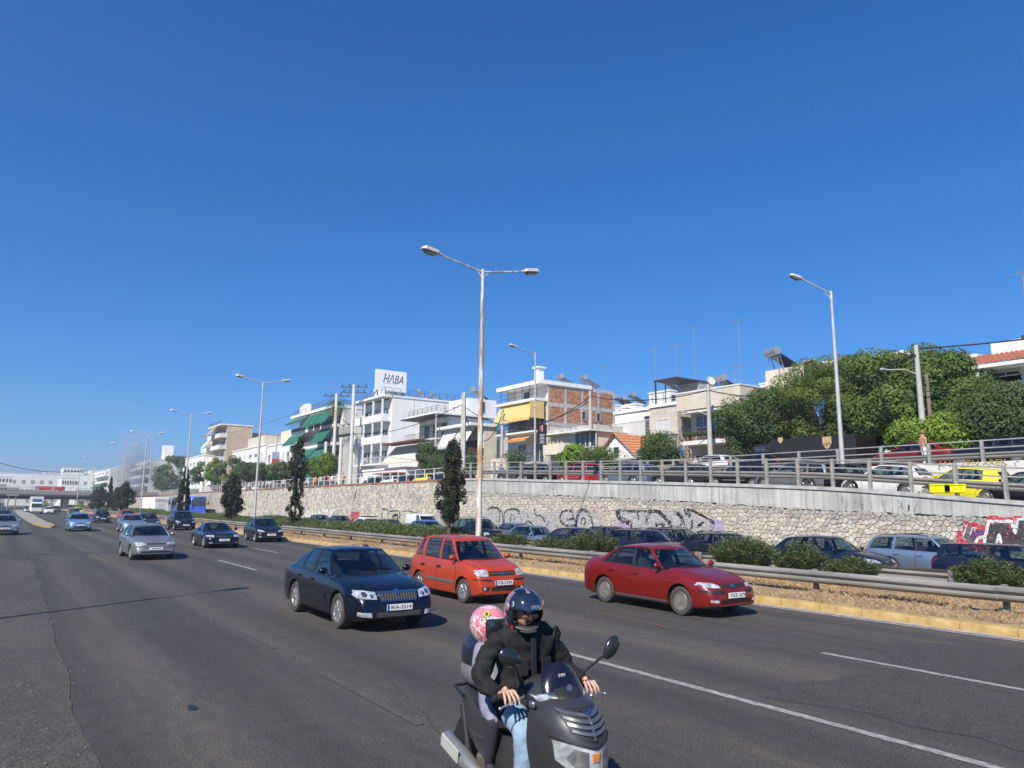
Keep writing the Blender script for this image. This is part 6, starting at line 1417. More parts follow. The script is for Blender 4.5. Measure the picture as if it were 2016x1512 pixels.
# --- B1 tall white block with billboard
X=48; Y0=pY(752,X); Y1=pY(694,X); zr=zAt(752,781,X); x1=OY(914,812,Y0).x
B=Bld('apartment_block','tall white four-storey block with a big blank side wall and a billboard on its roof',X+1.4,Y0,Y1,x1,SZ,zr,W_WHITE,edge=W_WHITE)
n=4; fh=(zr-SZ)/4.35
for k in range(1,5):
    z=SZ+fh*(k-.0)-.3+(.35*fh if k>0 else 0)
    if k<4: B.balcony(Y0+.3,Y1-.5,z,1.5,'solid' if k>=2 else 'rail',W_WHITE,1.0,M_SHUT)
    for q in range(5):
        y=lerp(Y0+2.2,Y1-2,q/4)
        B.win(y,z+.05 if k<4 else z-.0,1.9,2.0 if k<4 else 1.0,pane=M_PANEB if (q+k)%3==0 else M_PANE)
    if k<4:
        b=MB(); 
        for q in(0,.33,.66,1): yy_=lerp(Y0+.4,Y1-.7,q); b.bb(X-.1,X+.12,yy_,yy_+.25,z+.0,z+fh-.1)
        B.add('balcony_columns',b,W_WHITE)
b=MB(); b.bb(X-.3,X+1.39,Y0-.12,Y1,zr-.05,zr+.3); B.add('eaves',b,W_WHITE)
B.awning(Y0+.6,Y0+5,SZ+fh*3.1+.9,.1,.1,M_SHUTG) if False else None
b=MB(); b.bb(X+2,X+5,Y1-9,Y1-3,zr+.3,zr+2.4); B.add('stair_house',b,W_WHITE)
roof_rail(B,Y0,Y1,X+.1,x1-1,zr+.3,1.1,pmat('blue_railing',(.05,.08,.14),.6),'fs')
for k,(x_,y_) in enumerate([(X+7,Y0+2),(X+10,Y0+3),(X+3,Y0+8)]):
    solar((x_,y_,zr+.3),R(-25),['solar heater beside the billboard on the tall white block','second solar heater right of the billboard','solar heater behind the billboard legs'][k],1.1)
# billboard
P0=OY(738,770,Y0+1.5);P1=OY(799,770,Y0+1.5); zt_=OY(738,726,Y0+1.5).z; zb_=OY(738,767,Y0+1.5).z
t=thing('billboard','white rooftop billboard reading HABA in slanted grey letters','billboard',((P0.x+P1.x)/2,Y0+1.5,zb_)); wd=P1.x-P0.x; ht=zt_-zb_
b=MB(); b.bb(-wd/2,wd/2,-.12,.12,0,ht); b.build('panel',pmat('billboard_white',(.78,.78,.78),.6),t,ang=None)
b=MB(); [b.bar((x_*wd,0,0),(x_*wd,0,-(zb_-zr-.3)),.14) for x_ in(-.42,-.15,.15,.42)]; [b.bar((x_*wd,0,.2),(x_*wd,1.6,-(zb_-zr-.3)),.09) for x_ in(-.42,.42)]; b.build('legs',M_DK,t,ang=None)
o=link('lettering',text_mesh('H\u039bBA',ht*.50,pmat('grey_lettering',(.10,.12,.16),.6),.02,shear=.35),t); o.rotation_euler=(PI/2,0,0); o.location=(.3,-.13,ht*.57); o.scale=(.82,1.15,1)
b=MB(); 
for x_,z_ in((-.30,.80),(-.27,.80)): b.box((x_*wd+.5,-.13,ht*z_),(.25,.02,.12))
for k in range(9): b.box((-wd*.3+wd*.6*k/8,-.13,ht*.17),(wd*.045,.02,.10))
b.box((.0,-.13,ht*.36),(wd*.45,.02,.05)); b.build('small_print',pmat('faint_grey_print',(.45,.46,.48),.7),t,ang=None)
# --- B2 five storeys with green awnings
X=48; Y0=pY(658,X); Y1=pY(574,X); zr=zAt(658,803,X)
B=Bld('apartment_block','five-storey block with dark green awnings on every balcony',X+1.3,Y0,Y1,X+14,SZ,zr,W_OFF)
fh=(zr-SZ)/4.6
b=MB(); b.bb(X-.6,X+14.1,Y0-.1,Y1+.3,zr,zr+.5); B.add('roof_slab',b,W_WHITE)
for k in range(1,5):
    z=zr-fh*k-.0
    B.balcony(Y0-.2,Y1+.2,z,1.7,'solid',W_OFF,.45,wallh=.35); b=MB(); b.bb(X-.42,X-.38,Y0,Y1,z+.36,z+1.1); B.add('balcony_screen',b,pmat('grey_green_screen',(.13,.15,.14),.7))
    for q in range(7): B.win(lerp(Y0+2,Y1-2,q/6),z+.05,1.7,2.2,'shut' if (q*3+k)%4==0 else 'win')
for (a,c,k,dr) in [(.00,.24,0,2.3),(.26,.40,0,2.4),(.42,.54,0,2.4),(.60,.95,0,1.1),(.02,.30,1,2.3),(.66,1.0,1,1.9),(.03,.32,2,1.9),(.34,.62,2,1.6),(.1,.45,3.25,1.8)]:
    B.awning(lerp(Y0,Y1,a),lerp(Y0,Y1,c),zr-fh*k-.35,dr,1.6,M_GREENA,off=1.75)
roof_rail(B,Y0,Y1,X-.2,X+12,zr+.5,1.0,M_RAIL,'fs'); dish((X+1,lerp(Y0,Y1,.82),zr+.5),R(30),'large white satellite dish on the green awning block roof',1.5)
antenna((X+3,lerp(Y0,Y1,.45),zr+.5),6,'tall thin antenna on the green awning block')
# --- B3 peach block and its stepped white front
X=49; Y0=pY(433,X); Y1=pY(378,X); zr=zAt(433,838,X)
B=Bld('apartment_block','tall peach coloured block with stepped balconies and orange awnings',X+1.4,Y0,Y1,OY(497,850,Y0).x,SZ,SZ+(zr-SZ)*.5,W_PEACH); fh=(zr-SZ)/6
for k in range(3):
    b=MB(); b.bb(X+1.4,OY(497,850,Y0).x,Y0,Y1-(3-k)*7,zr-fh*(k+1)+.001*k,zr-fh*k+.001*k-.002); B.add('storey_wall',b,W_PEACH)
b=MB(); b.bb(X-.4,OY(497,850,Y0).x+.2,Y0-.15,Y1-21,zr,zr+.35); B.add('roof_slab',b,W_WHITE)
for k in range(1,7):
    z=zr-fh*k; yl=Y1-max(0,(4-k))*7; B.balcony(Y0+.2,yl,z,1.8,'solid',W_OFF,1.0)
    for q in range(6): B.win(lerp(Y0+3,yl-3,q/5),z+.05,2.4,2.2,'shut' if (q+k)%4==0 else 'win')
for a,c,k,m_ in[(.35,.62,0,M_ORA),(.05,.30,2.6,M_ORA),(.65,.95,1,M_SHUT),(.1,.4,4,M_CREAMA)]: B.awning(lerp(Y0,Y1-21,a),lerp(Y0,Y1-21,c),zr-fh*k-.3,2.2,1.8,m_,off=1.8)
roof_rail(B,Y0,Y1-22,X-.3,X+12,zr+.35,.9,pmat('blue_railing2',(.05,.08,.14),.6),'f'); solar((X+22,Y0+3,zr+.3),R(-25),'pair of dark solar panels on the peach block roof',2.6); dish((X+33,Y0+4,zr+.5),0,'white dish behind the solar panels of the peach block',1.3)
b=MB(); b.bb(OY(497,850,Y0).x+.01,OY(512,850,Y0).x+8,Y0+2,Y1,SZ,zr-1.5); B.add('rear_wing',b,W_OLIVE)  # rear wing in olive-grey render
X=47; Y0=pY(395,X)
B=Bld('house','low white rounded house left below the peach block',X,Y0-4,pY(366,X),X+16,SZ,zAt(395,898,X),W_WHITE,edge=W_WHITE,cat='house')
for k in range(3): B.balcony(Y0-2,B.Y1-3,SZ+2.8*k+2.2,1.2,'solid',W_WHITE,.9); [B.win(lerp(B.Y0+3,B.Y1-4,q/4),SZ+2.8*k+2.3,2,2) for q in range(5)]
# --- B13 white balconied blocks between peach and green
X=48; Y0=pY(512,X); Y1=pY(448,X); zr=zAt(512,876,X)
B=Bld('apartment_block','white two-storey block with long solid balconies beside the peach block',X+1.2,Y0,Y1,X+18,SZ,zr,W_OFF,edge=W_OFF); fh=(zr-SZ)/3
for k in(1,2): B.balcony(Y0,Y1,zr-fh*k,1.6,'solid',W_WHITE,1.0); [B.win(lerp(Y0+3,Y1-3,q/5),zr-fh*k+.05,2.2,2.1,'shut' if q%3==0 else 'win') for q in range(6)]
b=MB(); b.bb(X+3,X+9,Y0+8,Y0+22,zr+.3,zr+3); B.add('roof_house',b,W_BEIGE)
X=48; Y0=pY(572,X); Y1=pY(515,X); zr=zAt(570,868,X)
B=Bld('apartment_block','white block with pillared balconies and shutters left of the green awnings',X+1.2,Y0,Y1,X+22,SZ,zr,W_OFF,edge=W_WHITE); fh=(zr-SZ)/2.6
for k in(1,2): B.balcony(Y0,Y1,zr-fh*k,1.6,'rail',W_WHITE,1.0,M_SHUT); [B.win(lerp(Y0+2,Y1-2,q/5),zr-fh*k+.05,1.6,2.1,'shut' if q%2==0 else 'win') for q in range(6)]
b=MB(); b.bb(X+6,X+20,Y0+4,Y1+6,zr+.3,zr+4.2); B.add('upper_storey',b,W_CREAM); roof_rail(B,Y0+4,Y1,X+6,X+19,zr+4.2,1.1)
# --- B4 villa with dark eaves
X=48.5; Y0=pY(857,X); Y1=pY(800,X); zr=zAt(857,818,X); x1=OY(955,840,Y0).x
B=Bld('villa','white villa with thin dark roof eaves, terrace doors and a lower red-edged roof',X+2,Y0,Y1,x1,SZ,zr,W_WHITE,cat='house')
b=MB(); b.bb(X-.8,x1,Y0-.9,Y1+.8,zr,zr+.14); B.add('eaves',b,M_DGREY); b=MB(); b.bb(X-.2,x1-.5,Y0-.4,Y1+.3,zr+.141,zr+.5); B.add('roof_parapet',b,W_WHITE)
zf=zAt(857,862,X); B.balcony(Y0-.5,Y1+.5,zf,2.2,'rail',W_WHITE,.95,M_RAIL)
for q in range(6): B.win(lerp(Y0+1.2,Y1-1.2,q/5),zf+.05,1.3,2.2,'shut' if q%2 else 'win',frame=M_WOODB)
b=MB(); b.bb(X-2.4,X-.3,Y0+1,Y1+3.5,zf-.42,zf-.2); B.add('lower_eaves',b,pmat('dark_red_edge',(.16,.06,.05),.8))
B.awning(Y0+1.5,Y1+4.5,zf-.45,2.6,1.9,M_CREAMA,off=1.9); 
for q in range(4): B.win(lerp(Y0+1.5,Y1-1,q/3),SZ+1.0,2.0,1.1,frame=W_WHITE)
b=MB(); b.bb(X-2.2,X-2,Y0-3,Y1+10,SZ,SZ+1.6); B.add('garden_wall',b,W_WHITE)
b=MB(); b.bb(X+6,X+11,Y0+1.5,Y0+7,zr+.5,zr+3.2); B.add('roof_room',b,W_WHITE); B.win(X+8.5,zr+1.2,.9,1.6,face='side',xx=Y0+1.5)
roof_rail(B,Y0,Y1,X,X+5,zr+.5,.9); solar((X+8,Y0+3.5,zr+3.2),R(-25),'twin solar water heater on the villa roof room',1.3); dish((X+4,Y0+.8,zr+.5),R(60),'tilted dish at the villa roof edge',.9); antenna((X+1.2,Y0+9,zr+.5),3.5,'short mast on the villa terrace roof')
b=MB(); b.bb(x1-5,x1+7,Y0+3,Y0+12,SZ,zr-1.0); B.add('rear_wing',b,W_OFF)
# garage and small white annex left of the villa
X=47.5; B=Bld('annex','low white annex with a garage and satellite dish left of the villa',X,pY(800,X),pY(716,X),X+8,SZ,SZ+3.1,W_WHITE,cat='house',edge=W_WHITE)
for q in range(4): B.win(lerp(B.Y0+2,B.Y1-3,q/3),SZ+.2,2.0,2.1,'shut' if q%2 else 'win')
b=MB(); b.bb(X-1.6,X-.01,B.Y0,B.Y0+8,SZ+2.4,SZ+2.55); B.add('canopy',b,M_TILE2)
# --- B5 house with pale striped awnings
X=47.5; Y0=pY(935,X); Y1=pY(872,X); zr=zAt(935,838,X); x1=OY(978,850,Y0).x
B=Bld('house','white house with wide pale drop awnings and brown wooden balcony',X+1.3,Y0,Y1,x1,SZ,zr,W_CREAM,cat='house'); b=MB(); b.bb(X-.9,x1,Y0-.3,Y1+.4,zr,zr+.35); B.add('roof_slab',b,W_WHITE)
zf=zAt(935,897,X); B.balcony(Y0,Y1,zf,2.0,'wood',W_WHITE,1.0,M_WOODB)
for a,c in[(.03,.22),(.25,.48),(.52,.96)]: B.awning(lerp(Y0,Y1,a),lerp(Y0,Y1,c),zr-.1,2.3,1.5,M_STRIPE,off=1.2)
for q in range(4): B.win(lerp(Y0+1.5,Y1-1.5,q/3),zf+.05,1.6,2.1)
b=MB(); b.bb(X+3,x1+14,Y0+.5,Y0+9,SZ,zr-1.4); B.add('side_wing',W_OFF if False else b,W_OFF)
# --- B6 building with yellow awnings and unrendered brick side
X=46.8; Y0=pY(1057,X); Y1=pY(980,X); zr=zAt(1057,788,X); x1=OY(1208,812,Y0).x
B=Bld('apartment_block','cream three-storey house with yellow awnings and a bare brick side wall',X+1.4,Y0,Y1,x1,SZ,zr,W_CREAM)
ft=zAt(1057,766,X)
b=MB(); b.bb(X-.3,X+1.5,Y0-.05,Y1+.3,zr,zr+.3); B.add('eaves',b,W_WHITE)
# penthouse
b=MB(); b.bb(X+1.6,x1-.3,Y0+.06,Y0+8,zr+.001,zr+1.9); B.add('penthouse',b,W_OFF); b=MB(); b.bb(X+.2,x1-3.5,Y0-.2,Y0+8.3,zr+1.9,zr+2.35); B.add('roof_slab',b,W_WHITE)
B.win(Y0+4,zr+.5,1.2,1.0,xx=X+1.6)
b=MB(); b.bb(X+3.2,X+4.0,Y0+4,Y0+4.8,zr+2.65,zr+4.6); b.bb(X+3.0,X+4.2,Y0+3.8,Y0+5.0,zr+4.6,zr+4.75); B.add('chimney',b,W_WHITE)
roof_rail(B,Y0,Y1,X,X+1,zr+.3,1.5,M_RAIL,'f')
# brick infill courses: concrete grid + brick panels (real bricks drawn as proud courses)
zz0=zr-4.35; fhb=2.15; xs_=[X+1.45+ (x1-X-1.45)*k/4 for k in range(5)]
bpal=[M_BRICK,pmat('brick_pale',(.46,.25,.15),.85,var=.25,vscale=3),pmat('brick_dark',(.35,.15,.08),.85,var=.25,vscale=3)]
for fl in range(1,3):
    for k in range(4):
        a,c=xs_[k]+.28,xs_[k+1]-.12; z0_=zz0+fhb*fl+.02; z1_=z0_+fhb-.42; b=MB(); z=z0_; row=0
        while z<z1_-.1:
            x=a+( .0 if row%2 else -.17)
            while x<c-.05:
                xa=max(a,x);xb=min(c,x+.33)
                if xb-xa>.06: d=rnd.uniform(.015,.035); b.bb(xa+.006,xb-.006,Y0-d,Y0+.01,z+.006,min(z1_,z+.185),mi=rnd.choice([0,0,1,2]))
                x+=.34
            z+=.195; row+=1
        B.add('brick_infill',b,bpal,kind='stuff')
b=MB()
for k in range(5): x=xs_[k]; b.bb(x-.05 if k else x,x+.22,Y0-.045,Y0-.001,zz0,zr+1.88)
for fl in range(1,4): z=zz0+fhb*fl-.32; b.bb(xs_[0]+.24,xs_[4]-.06,Y0-.040,Y0-.001,z-.12,z+.3)
B.add('concrete_frame',b,M_COPING)
for q in(6.6,8.8): B.win(X+q,zz0+fhb*1+.55,.5,.9,face='side',xx=Y0-.04,frame=M_COPING)
fh=(zr-SZ)/2.75
for k in range(1,3):
    z=zr-fh*k+.1; B.balcony(Y0,Y1,z,1.8,'dense' if k==1 else 'rail',W_WHITE,1.05,M_RAIL)
    for q in range(4): B.win(lerp(Y0+1.3,Y1-1.3,q/3),z+.05,1.5,2.1,'shut' if q%2 else 'win')
B.awning(Y0+.05,Y1-.4,zr-.05,1.9,1.1,M_YELA,off=1.3); b=MB(); b.bb(X-1.0,X+.9,Y0-.06,Y0-.02,zr-1.95,zr-.1); B.add('side_awning',b,M_YELA); B.awning(Y0+1,Y1-3,zr-fh-.45,.35,.9,M_ORA,off=1.3)
solar((X+6.5,Y0+4,zr+2.65),R(-25),'solar water heater nearest the lamp post on the brick sided house',1.0); solar((X+9.3,Y0+3,zr+2.65),R(-25),'second solar water heater on the brick sided house',1.0); antenna((X+12,Y0+2.5,zr+2.6),3.0,'thin antenna on the brick sided house')
# cream low house in front
X=45.5; Y0=pY(1166,X); Y1=pY(1078,X); zr=zAt(1166,848,X); zr2=zAt(1078,822,X)
B=Bld('house','cream two-storey house with a ribbon window below the brick wall',X+.4,Y0,Y1,X+9,SZ,zr,W_CREAM,cat='house'); b=MB(); b.bb(X-.6,X+9,Y0-.3,Y1+.2,zr,zr+.16); B.add('roof_slab',b,W_OFF)
b=MB(); b.bb(X+.8,X+8.6,Y0+.4,Y0+9,zr+.161,zr+.72); B.add('roof_parapet',b,M_COPING)
B.win(lerp(Y0,Y1,.20),SZ+3.6,3.0,1.5,frame=W_OFF); B.win(lerp(Y0,Y1,.62),SZ+3.4,2.2,2.0,'shut'); B.balcony(lerp(Y0,Y1,.5),Y1,SZ+3.2,1.0,'solid',W_CREAM,.9); B.win(lerp(Y0,Y1,.3),SZ+.2,1.6,2.1); 
# white gabled cottage with orange tiles
X=45.6; Ya=pY(1252,X); Yb=pY(1170,X); ze=zAt(1252,893,X)-.4; zp=zAt(1215,855,X)
B=Bld('cottage','small white cottage with bright orange tiled gable roof',X+.3,Ya,Yb,X+8,SZ,ze,W_WHITE,cat='house')
ym=(Ya+Yb)/2; b=MB(); b.prism([(Ya+.05,ze),(Yb-.05,ze),(ym,zp)],X+.3,X+8,'x'); B.add('gable',b,W_WHITE)
b=MB(); nt_=9
for side,(y0_,y1_) in enumerate([(Ya-.4,ym),(Yb+.4,ym)]):
    for k in range(34):
        x0_=X-.1+k*.25
        for q in range(nt_):
            f0,f1=q/nt_,(q+1)/nt_; za,zb_2=lerp(ze-.15,zp+.05,f0),lerp(ze-.15,zp+.05,f1); ya,yb_=lerp(y0_,y1_,f0),lerp(y0_,y1_,f1)
            b.add([(x0_,ya,za+.10),(x0_+.12,ya,za+.17),(x0_+.24,ya,za+.10),(x0_,yb_,zb_2+.05),(x0_+.12,yb_,zb_2+.12),(x0_+.24,yb_,zb_2+.05)],[(0,1,4,3),(1,2,5,4),(0,3,5,2)])
B.add('roof_tiles',b,[M_ROOFTILE],kind='stuff'); B.win(lerp(Ya,Yb,.5),SZ+2.4,.7,.9)
b=MB(); b.bb(X-2.2,X+.29,Ya-3.5,Yb-1,SZ+1.9,SZ+2.05); B.add('grey_canopy',b,M_COPING)
solar((X+4,Ya-1.8,SZ+3.0),R(-25),'horizontal grey tank right of the orange roof',1.5)
# pale building behind the cottage
X=50; Y0=pY(1282,X); Y1=pY(1212,X); zr=zAt(1282,806,X)
B=Bld('house','plain white house with a long grey shuttered window behind the cottage',X,Y0,Y1,X+10,SZ,zr,W_OFF,cat='house',edge=W_WHITE); B.win(lerp(Y0,Y1,.45),zr-2.6,6.0,1.6,'shut'); B.win(lerp(Y0,Y1,.08),zr-2.5,.7,1.9); b=MB(); b.bar((X-.05,Y1,zr-3.6),(X-.05,Y0,zr-3.2),.06); B.add('cable_duct',b,M_DK)
# stained old house with roof shelter
X=48.5; Y0=pY(1336,X); Y1=pY(1282,X); zr=zAt(1336,796,X)
B=Bld('house','stained beige house with a covered roof terrace and a white shutter',X,Y0,Y1,X+9,SZ,zr,W_STAIN,cat='house',edge=W_WHITE); B.win(lerp(Y0,Y1,.52),zr-2.9,1.5,1.7,'shut')
b=MB(); b.bb(X+.3,X+6,Y0+.3,Y1-.2,zr+2.5,zr+2.62); b.bb(X+.35,X+.42,Y1-.4,Y1-.3,zr+.28,zr+2.5); b.bb(X+.35,X+.42,lerp(Y0,Y1,.5),lerp(Y0,Y1,.5)+.08,zr+.28,zr+2.5); B.add('roof_shelter',b,M_DGREY)
b=MB(); b.bb(X+3.5,X+6,Y0+.4,Y1-.3,zr+.281,zr+2.49); B.add('shelter_wall',b,W_GREY); roof_rail(B,Y0+.2,Y1,X+.05,X+3,zr+.28,1.0,M_SHUTG,'f'); antenna((X+1.5,lerp(Y0,Y1,.38),zr+2.6),3.4,'double aerial above the roof shelter'); antenna((X+.6,lerp(Y0,Y1,.92),zr+.3),5.5,'thin vertical mast at the left end of the roof shelter',2); antenna((X+3,Y0+.4,zr+2.6),5.2,'leaning antenna right of the roof shelter')
# beige house with long balcony
X=47.4; Y0=pY(1464,X); Y1=pY(1338,X); zr=zAt(1464,757,X); x1=OY(1600,775,Y0).x
B=Bld('house','beige two-storey house with a long balcony, open glass door and potted plants',X+1.6,Y0,Y1,x1,SZ,zr,W_BEIGE,cat='house'); 
b=MB(); b.bb(X-.1,X+1.59,Y0-.05,Y1+.1,zr-1.45,zr-.001); B.add('roof_band',b,W_BEIGE); b=MB(); b.bb(X-.15,x1,Y0-.1,Y1+.15,zr,zr+.12); B.add('coping',b,W_OFF)
zf=zAt(1400,865,X)+.0; B.balcony(Y0+.2,Y1-.2,zf,1.8,'rail',W_OFF,1.0,M_RAIL,th=.35)
b=MB(); b.bb(X+1.2,X+1.58,lerp(Y0,Y1,.52)-1.2,lerp(Y0,Y1,.52)+1.2,zf+.01,zf+2.4); 
for a,w_,k in[(.72,2.4,'win'),(.42,1.8,'win'),(.15,2.0,'shut')]: B.win(lerp(Y0,Y1,a),zf+.05,w_,2.2,k,pane=M_PANEB)
b=MB(); b.bb(X-.2,X+.6,lerp(Y0,Y1,.15),lerp(Y0,Y1,.9),zr-1.75,zr-1.6); B.add('rolled_awning',b,W_WHITE)
for a in(.2,.5,.85): b=MB(); b.ell((X+1.5,lerp(Y0,Y1,a)+.9,zf+2.7),(.12,.12,.12),8,6); B.add('wall_lamp',b,M_DK,ang=50)
b=MB(); b.bb(X+.5,X+1.59,Y0+.2,Y1-.2,SZ,SZ+.3); B.add('step',b,M_PAVE); B.win(lerp(Y0,Y1,.35),SZ+.3,2.2,2.0,'shut'); B.win(lerp(Y0,Y1,.75),SZ+.3,3.0,2.0)
for k in range(9):
    y=lerp(Y0+1,Y1-1,k/8); t=thing('plant_pot','%s potted plant on the long balcony of the beige house'%['leftmost','second from left','third from left','fourth from left','middle','fourth from right','third from right','second from right','rightmost and tallest'][8-k],'plant',(X-.0,y,zf),group='pots on the long balcony'); b=MB(); b.lathe([(.10,0),(.16,.28),(.18,.28),(.17,.32),(.13,.30)],10); b.build('pot',pmat('terracotta',(.34,.12,.06),.8),t); b=MB(); leaf_blob(b,(0,0,.55+.2*(k==8)),.28+.18*(k==8),120,.16,rnd,3); b.build('leaves',LD,t,ang=None)
dish((X+2,lerp(Y0,Y1,.72),zr+.1),R(80),'round white tank-like dish on the beige house roof',.42); solar((X+2.5,lerp(Y0,Y1,.60),zr+.1),R(-25),'solar water heater with white drum end on the beige house',1.0); antenna((X+2,lerp(Y0,Y1,.22),zr+.1),5.9,'tallest thin antenna on the beige house'); antenna((X+2.4,lerp(Y0,Y1,.36),zr+.1),2.2,'short double-rod antenna on the beige house')
Yp=Y0+.5; xa=OY(1481,750,Yp).x if False else X+4; zp_=zAt(1520,728,X+6)
B=Bld('roof_house','cream rooftop room with barred window and a big solar heater above the trees',X+5,Y0-5.5,Y0+1.2,X+12,zr,zAt(1482,735,X+5),W_BEIGE,cat='building'); B.win(Y0-3,zr+.6,1.0,1.5); b=MB(); [b.bb(X+4.9,X+4.95,Y0-3.5+.14*k,Y0-3.45+.14*k,zr+.6,zr+2.1) for k in range(8)]; B.add('window_bars',b,M_RAIL)
Ps=OD(1522,728,math.hypot(X+6,Y0-2)); solar((Ps.x,Ps.y,B.zr),R(-25),'largest solar water heater with cylindrical tank on the rooftop room',1.15)
# tiled house at the right edge
X=47.5; Y1=pY(1935,X); zr=zAt(1935,722,X); B=Bld('house','white house with brown-red tiled eaves and glazed veranda at the right edge',X+1,Y1-22,Y1,X+14,SZ,zr,W_WHITE,cat='house')
b=MB()
for k in range(88):
    y=Y1+.6-k*.27
    for q in range(5):
        f0,f1=q/5,(q+1)/5; xa_,xb_=lerp(X-.5,X+2.2,f0),lerp(X-.5,X+2.2,f1); za_,zb2=lerp(zr+.0,zr+1.0,f0),lerp(zr,zr+1.0,f1)
        b.add([(xa_,y,za_+.1),(xa_,y-.13,za_+.2),(xa_,y-.26,za_+.1),(xb_,y,zb2+.06),(xb_,y-.13,zb2+.16),(xb_,y-.26,zb2+.06)],[(0,3,4,1),(1,4,5,2),(0,2,5,3),(0,1,2)])
B.add('roof_tiles',b,[M_TILE2],kind='stuff'); b=MB(); b.bb(X-.45,X+.99,Y1-22,Y1+.5,zr-.15,zr+.08); B.add('eaves_board',b,W_WHITE)
b=MB(); b.bb(X+1.9,X+12,Y1-20,Y1-.3,zr+.95,zr+1.75); B.add('upper_storey',b,W_WHITE); b=MB(); b.bb(X+1.8,X+12.2,Y1-20,Y1-2,zr+1.75,zr+1.9); B.add('upper_slab',b,M_DGREY)
for k in range(12): B.win(Y1-1.3-k*1.75,zr-2.5,1.4,1.9,pane=M_PANE); B.win(Y1-1.3-k*1.75,zr-.95,1.4,.6)
B.balcony(Y1-20,Y1,zr-3.3,1.6,'rail',W_WHITE,.9,M_SHUT); [B.win(Y1-2-k*3,zr-6.4,1.4,2.2) for k in range(5)]
antenna((X+2.5,Y1-2.2,zr+1.6),4.4,'tall lattice-like antenna on the tiled house',8); solar((X+4,Y1-3.6,zr+1.9),R(-25),'solar heater on the tiled house at the right edge',1.1)
# ---- far left blocks
def far_block(label,pxl,pxr,ytop,X,mat,floors,dep=18,aw=None,win=True,name='apartment_block',z0=2.0,rt=None):
    Y0=pY(pxr,X);Y1=pY(pxl,X); zr=zAt(pxr,ytop,X); B=Bld(name,label,X+1.5,Y0,Y1,X+dep,z0,zr,mat,edge=W_WHITE); fh=(zr-z0)/floors; nb=5
    for k in range(1,floors+1):
        z=zr-fh*k
        if win!='glass': B.balcony(Y0+1,Y1-1,z,2.2,'solid',W_WHITE,1.0)
        for q in range(nb): B.win(lerp(Y0,Y1,(q+.5)/nb),z+.3,(Y1-Y0)/nb*.62,fh*.6,pane=M_PANE)
        if aw and k in aw: B.awning(lerp(Y0,Y1,.05),lerp(Y0,Y1,.95),zr-fh*(k-1)-.3,2.0,2.0,M_GREENA,off=2.2)
    return B
far_block('cream six-storey block right of the smoke with side balconies',262,290,904,52,W_OFF,5,dep=42)
far_block('grey block with long rows of windows seen through the smoke',214,252,912,52,W_GREY,4,dep=16,win='glass')
far_block('white block with green awnings far left of the smoke',178,213,922,52,W_OFF,5,dep=18,aw=(3,4))
far_block('pale block before the low hospital-like buildings',164,177,925,52,W_OFF,4,dep=10)
B=Bld('tower','slim white tower standing above the trees right of the smoke',OX(325,900,60).x,pY(322,60),pY(318,60),64,4,zAt(322,877,60),W_WHITE)
B=Bld('building','long low white building behind the overpass, with a flat overhanging roof',-60,560,600,60,-1,20,W_WHITE,edge=W_WHITE)
for k in range(24): 
    b=MB(); b.bb(-58+k*4.9,-56.4+k*4.9,559.8,559.99,8.5,10.4); b.bb(-55.6+k*4.9,-54+k*4.9,559.8,559.99,8.5,10.4); b.bb(-58+k*4.9,-56.2+k*4.9,559.8,559.99,14,16); B.add('window',b,M_SHUTG)
for (lab,pa,pb,yt,Yd,m_) in [('white blocky upper building on the far hill','121','160',921,640,W_WHITE),('small pale block behind the long low building','60','76',938,700,W_OFF),('low white block at the far left edge','-20','22',938,520,W_OFF),('grey slab building left of the overpass pier','-20','12',953,300,W_GREY),('far cream block among hill trees','84','118',929,760,W_OFF),('pale house right of the far pale block','120','150',941,420,W_WHITE)]:
    Pa=OY(float(pa),960,Yd);Pb=OY(float(pb),960,Yd); z1=OY(float(pa),yt,Yd).z
    B=Bld('building',lab,Pa.x,Yd,Yd+30,Pb.x,-1,z1,m_,edge=W_WHITE); nn=6
    for k in range(nn):
        for q in range(2): b=MB(); xx=lerp(Pa.x,Pb.x,(k+.3)/nn); b.bb(xx,xx+(Pb.x-Pa.x)/nn*.45,Yd-.15,Yd-.01,z1-3-q*5,z1-1.2-q*5); B.add('window',b,M_PANE)
# small far houses on the hillside behind the roofs
for k,(px_,py_,w_,lab) in enumerate([(1222,800,26,'small far white house left of the old beige house, left of a row'),(1240,804,22,'small far white house in the middle of a distant row'),(1258,797,20,'small far white house at the right of a distant row'),(1325,770,16,'tiny far white house above the roof shelter'),(1795,700,60,'white house top just showing above the big trees'),(1930,705,30,'cream house top between the big tree and the tiled house'),(925,815,40,'white flat-roofed house behind the square concrete pole'),(1560,752,40,'cream far house behind the yellowish tree')]):
    P=OD(px_,py_,150 if k<4 or k>5 else 75); wd=w_/FPX*P.xy.length; B=Bld('house',lab,P.x-wd/2,P.y,P.y+6,P.x+wd/2,SZ,P.z,W_WHITE,cat='house',edge=W_WHITE)
    if k<4: solar((P.x,P.y+2,P.z+.3),R(-25),'dark solar panels on the far row, '+['left','middle','right','tiny'][k]+' house',1.6)
    B.win(P.x,P.z-2,1.2,1.2,face='side')
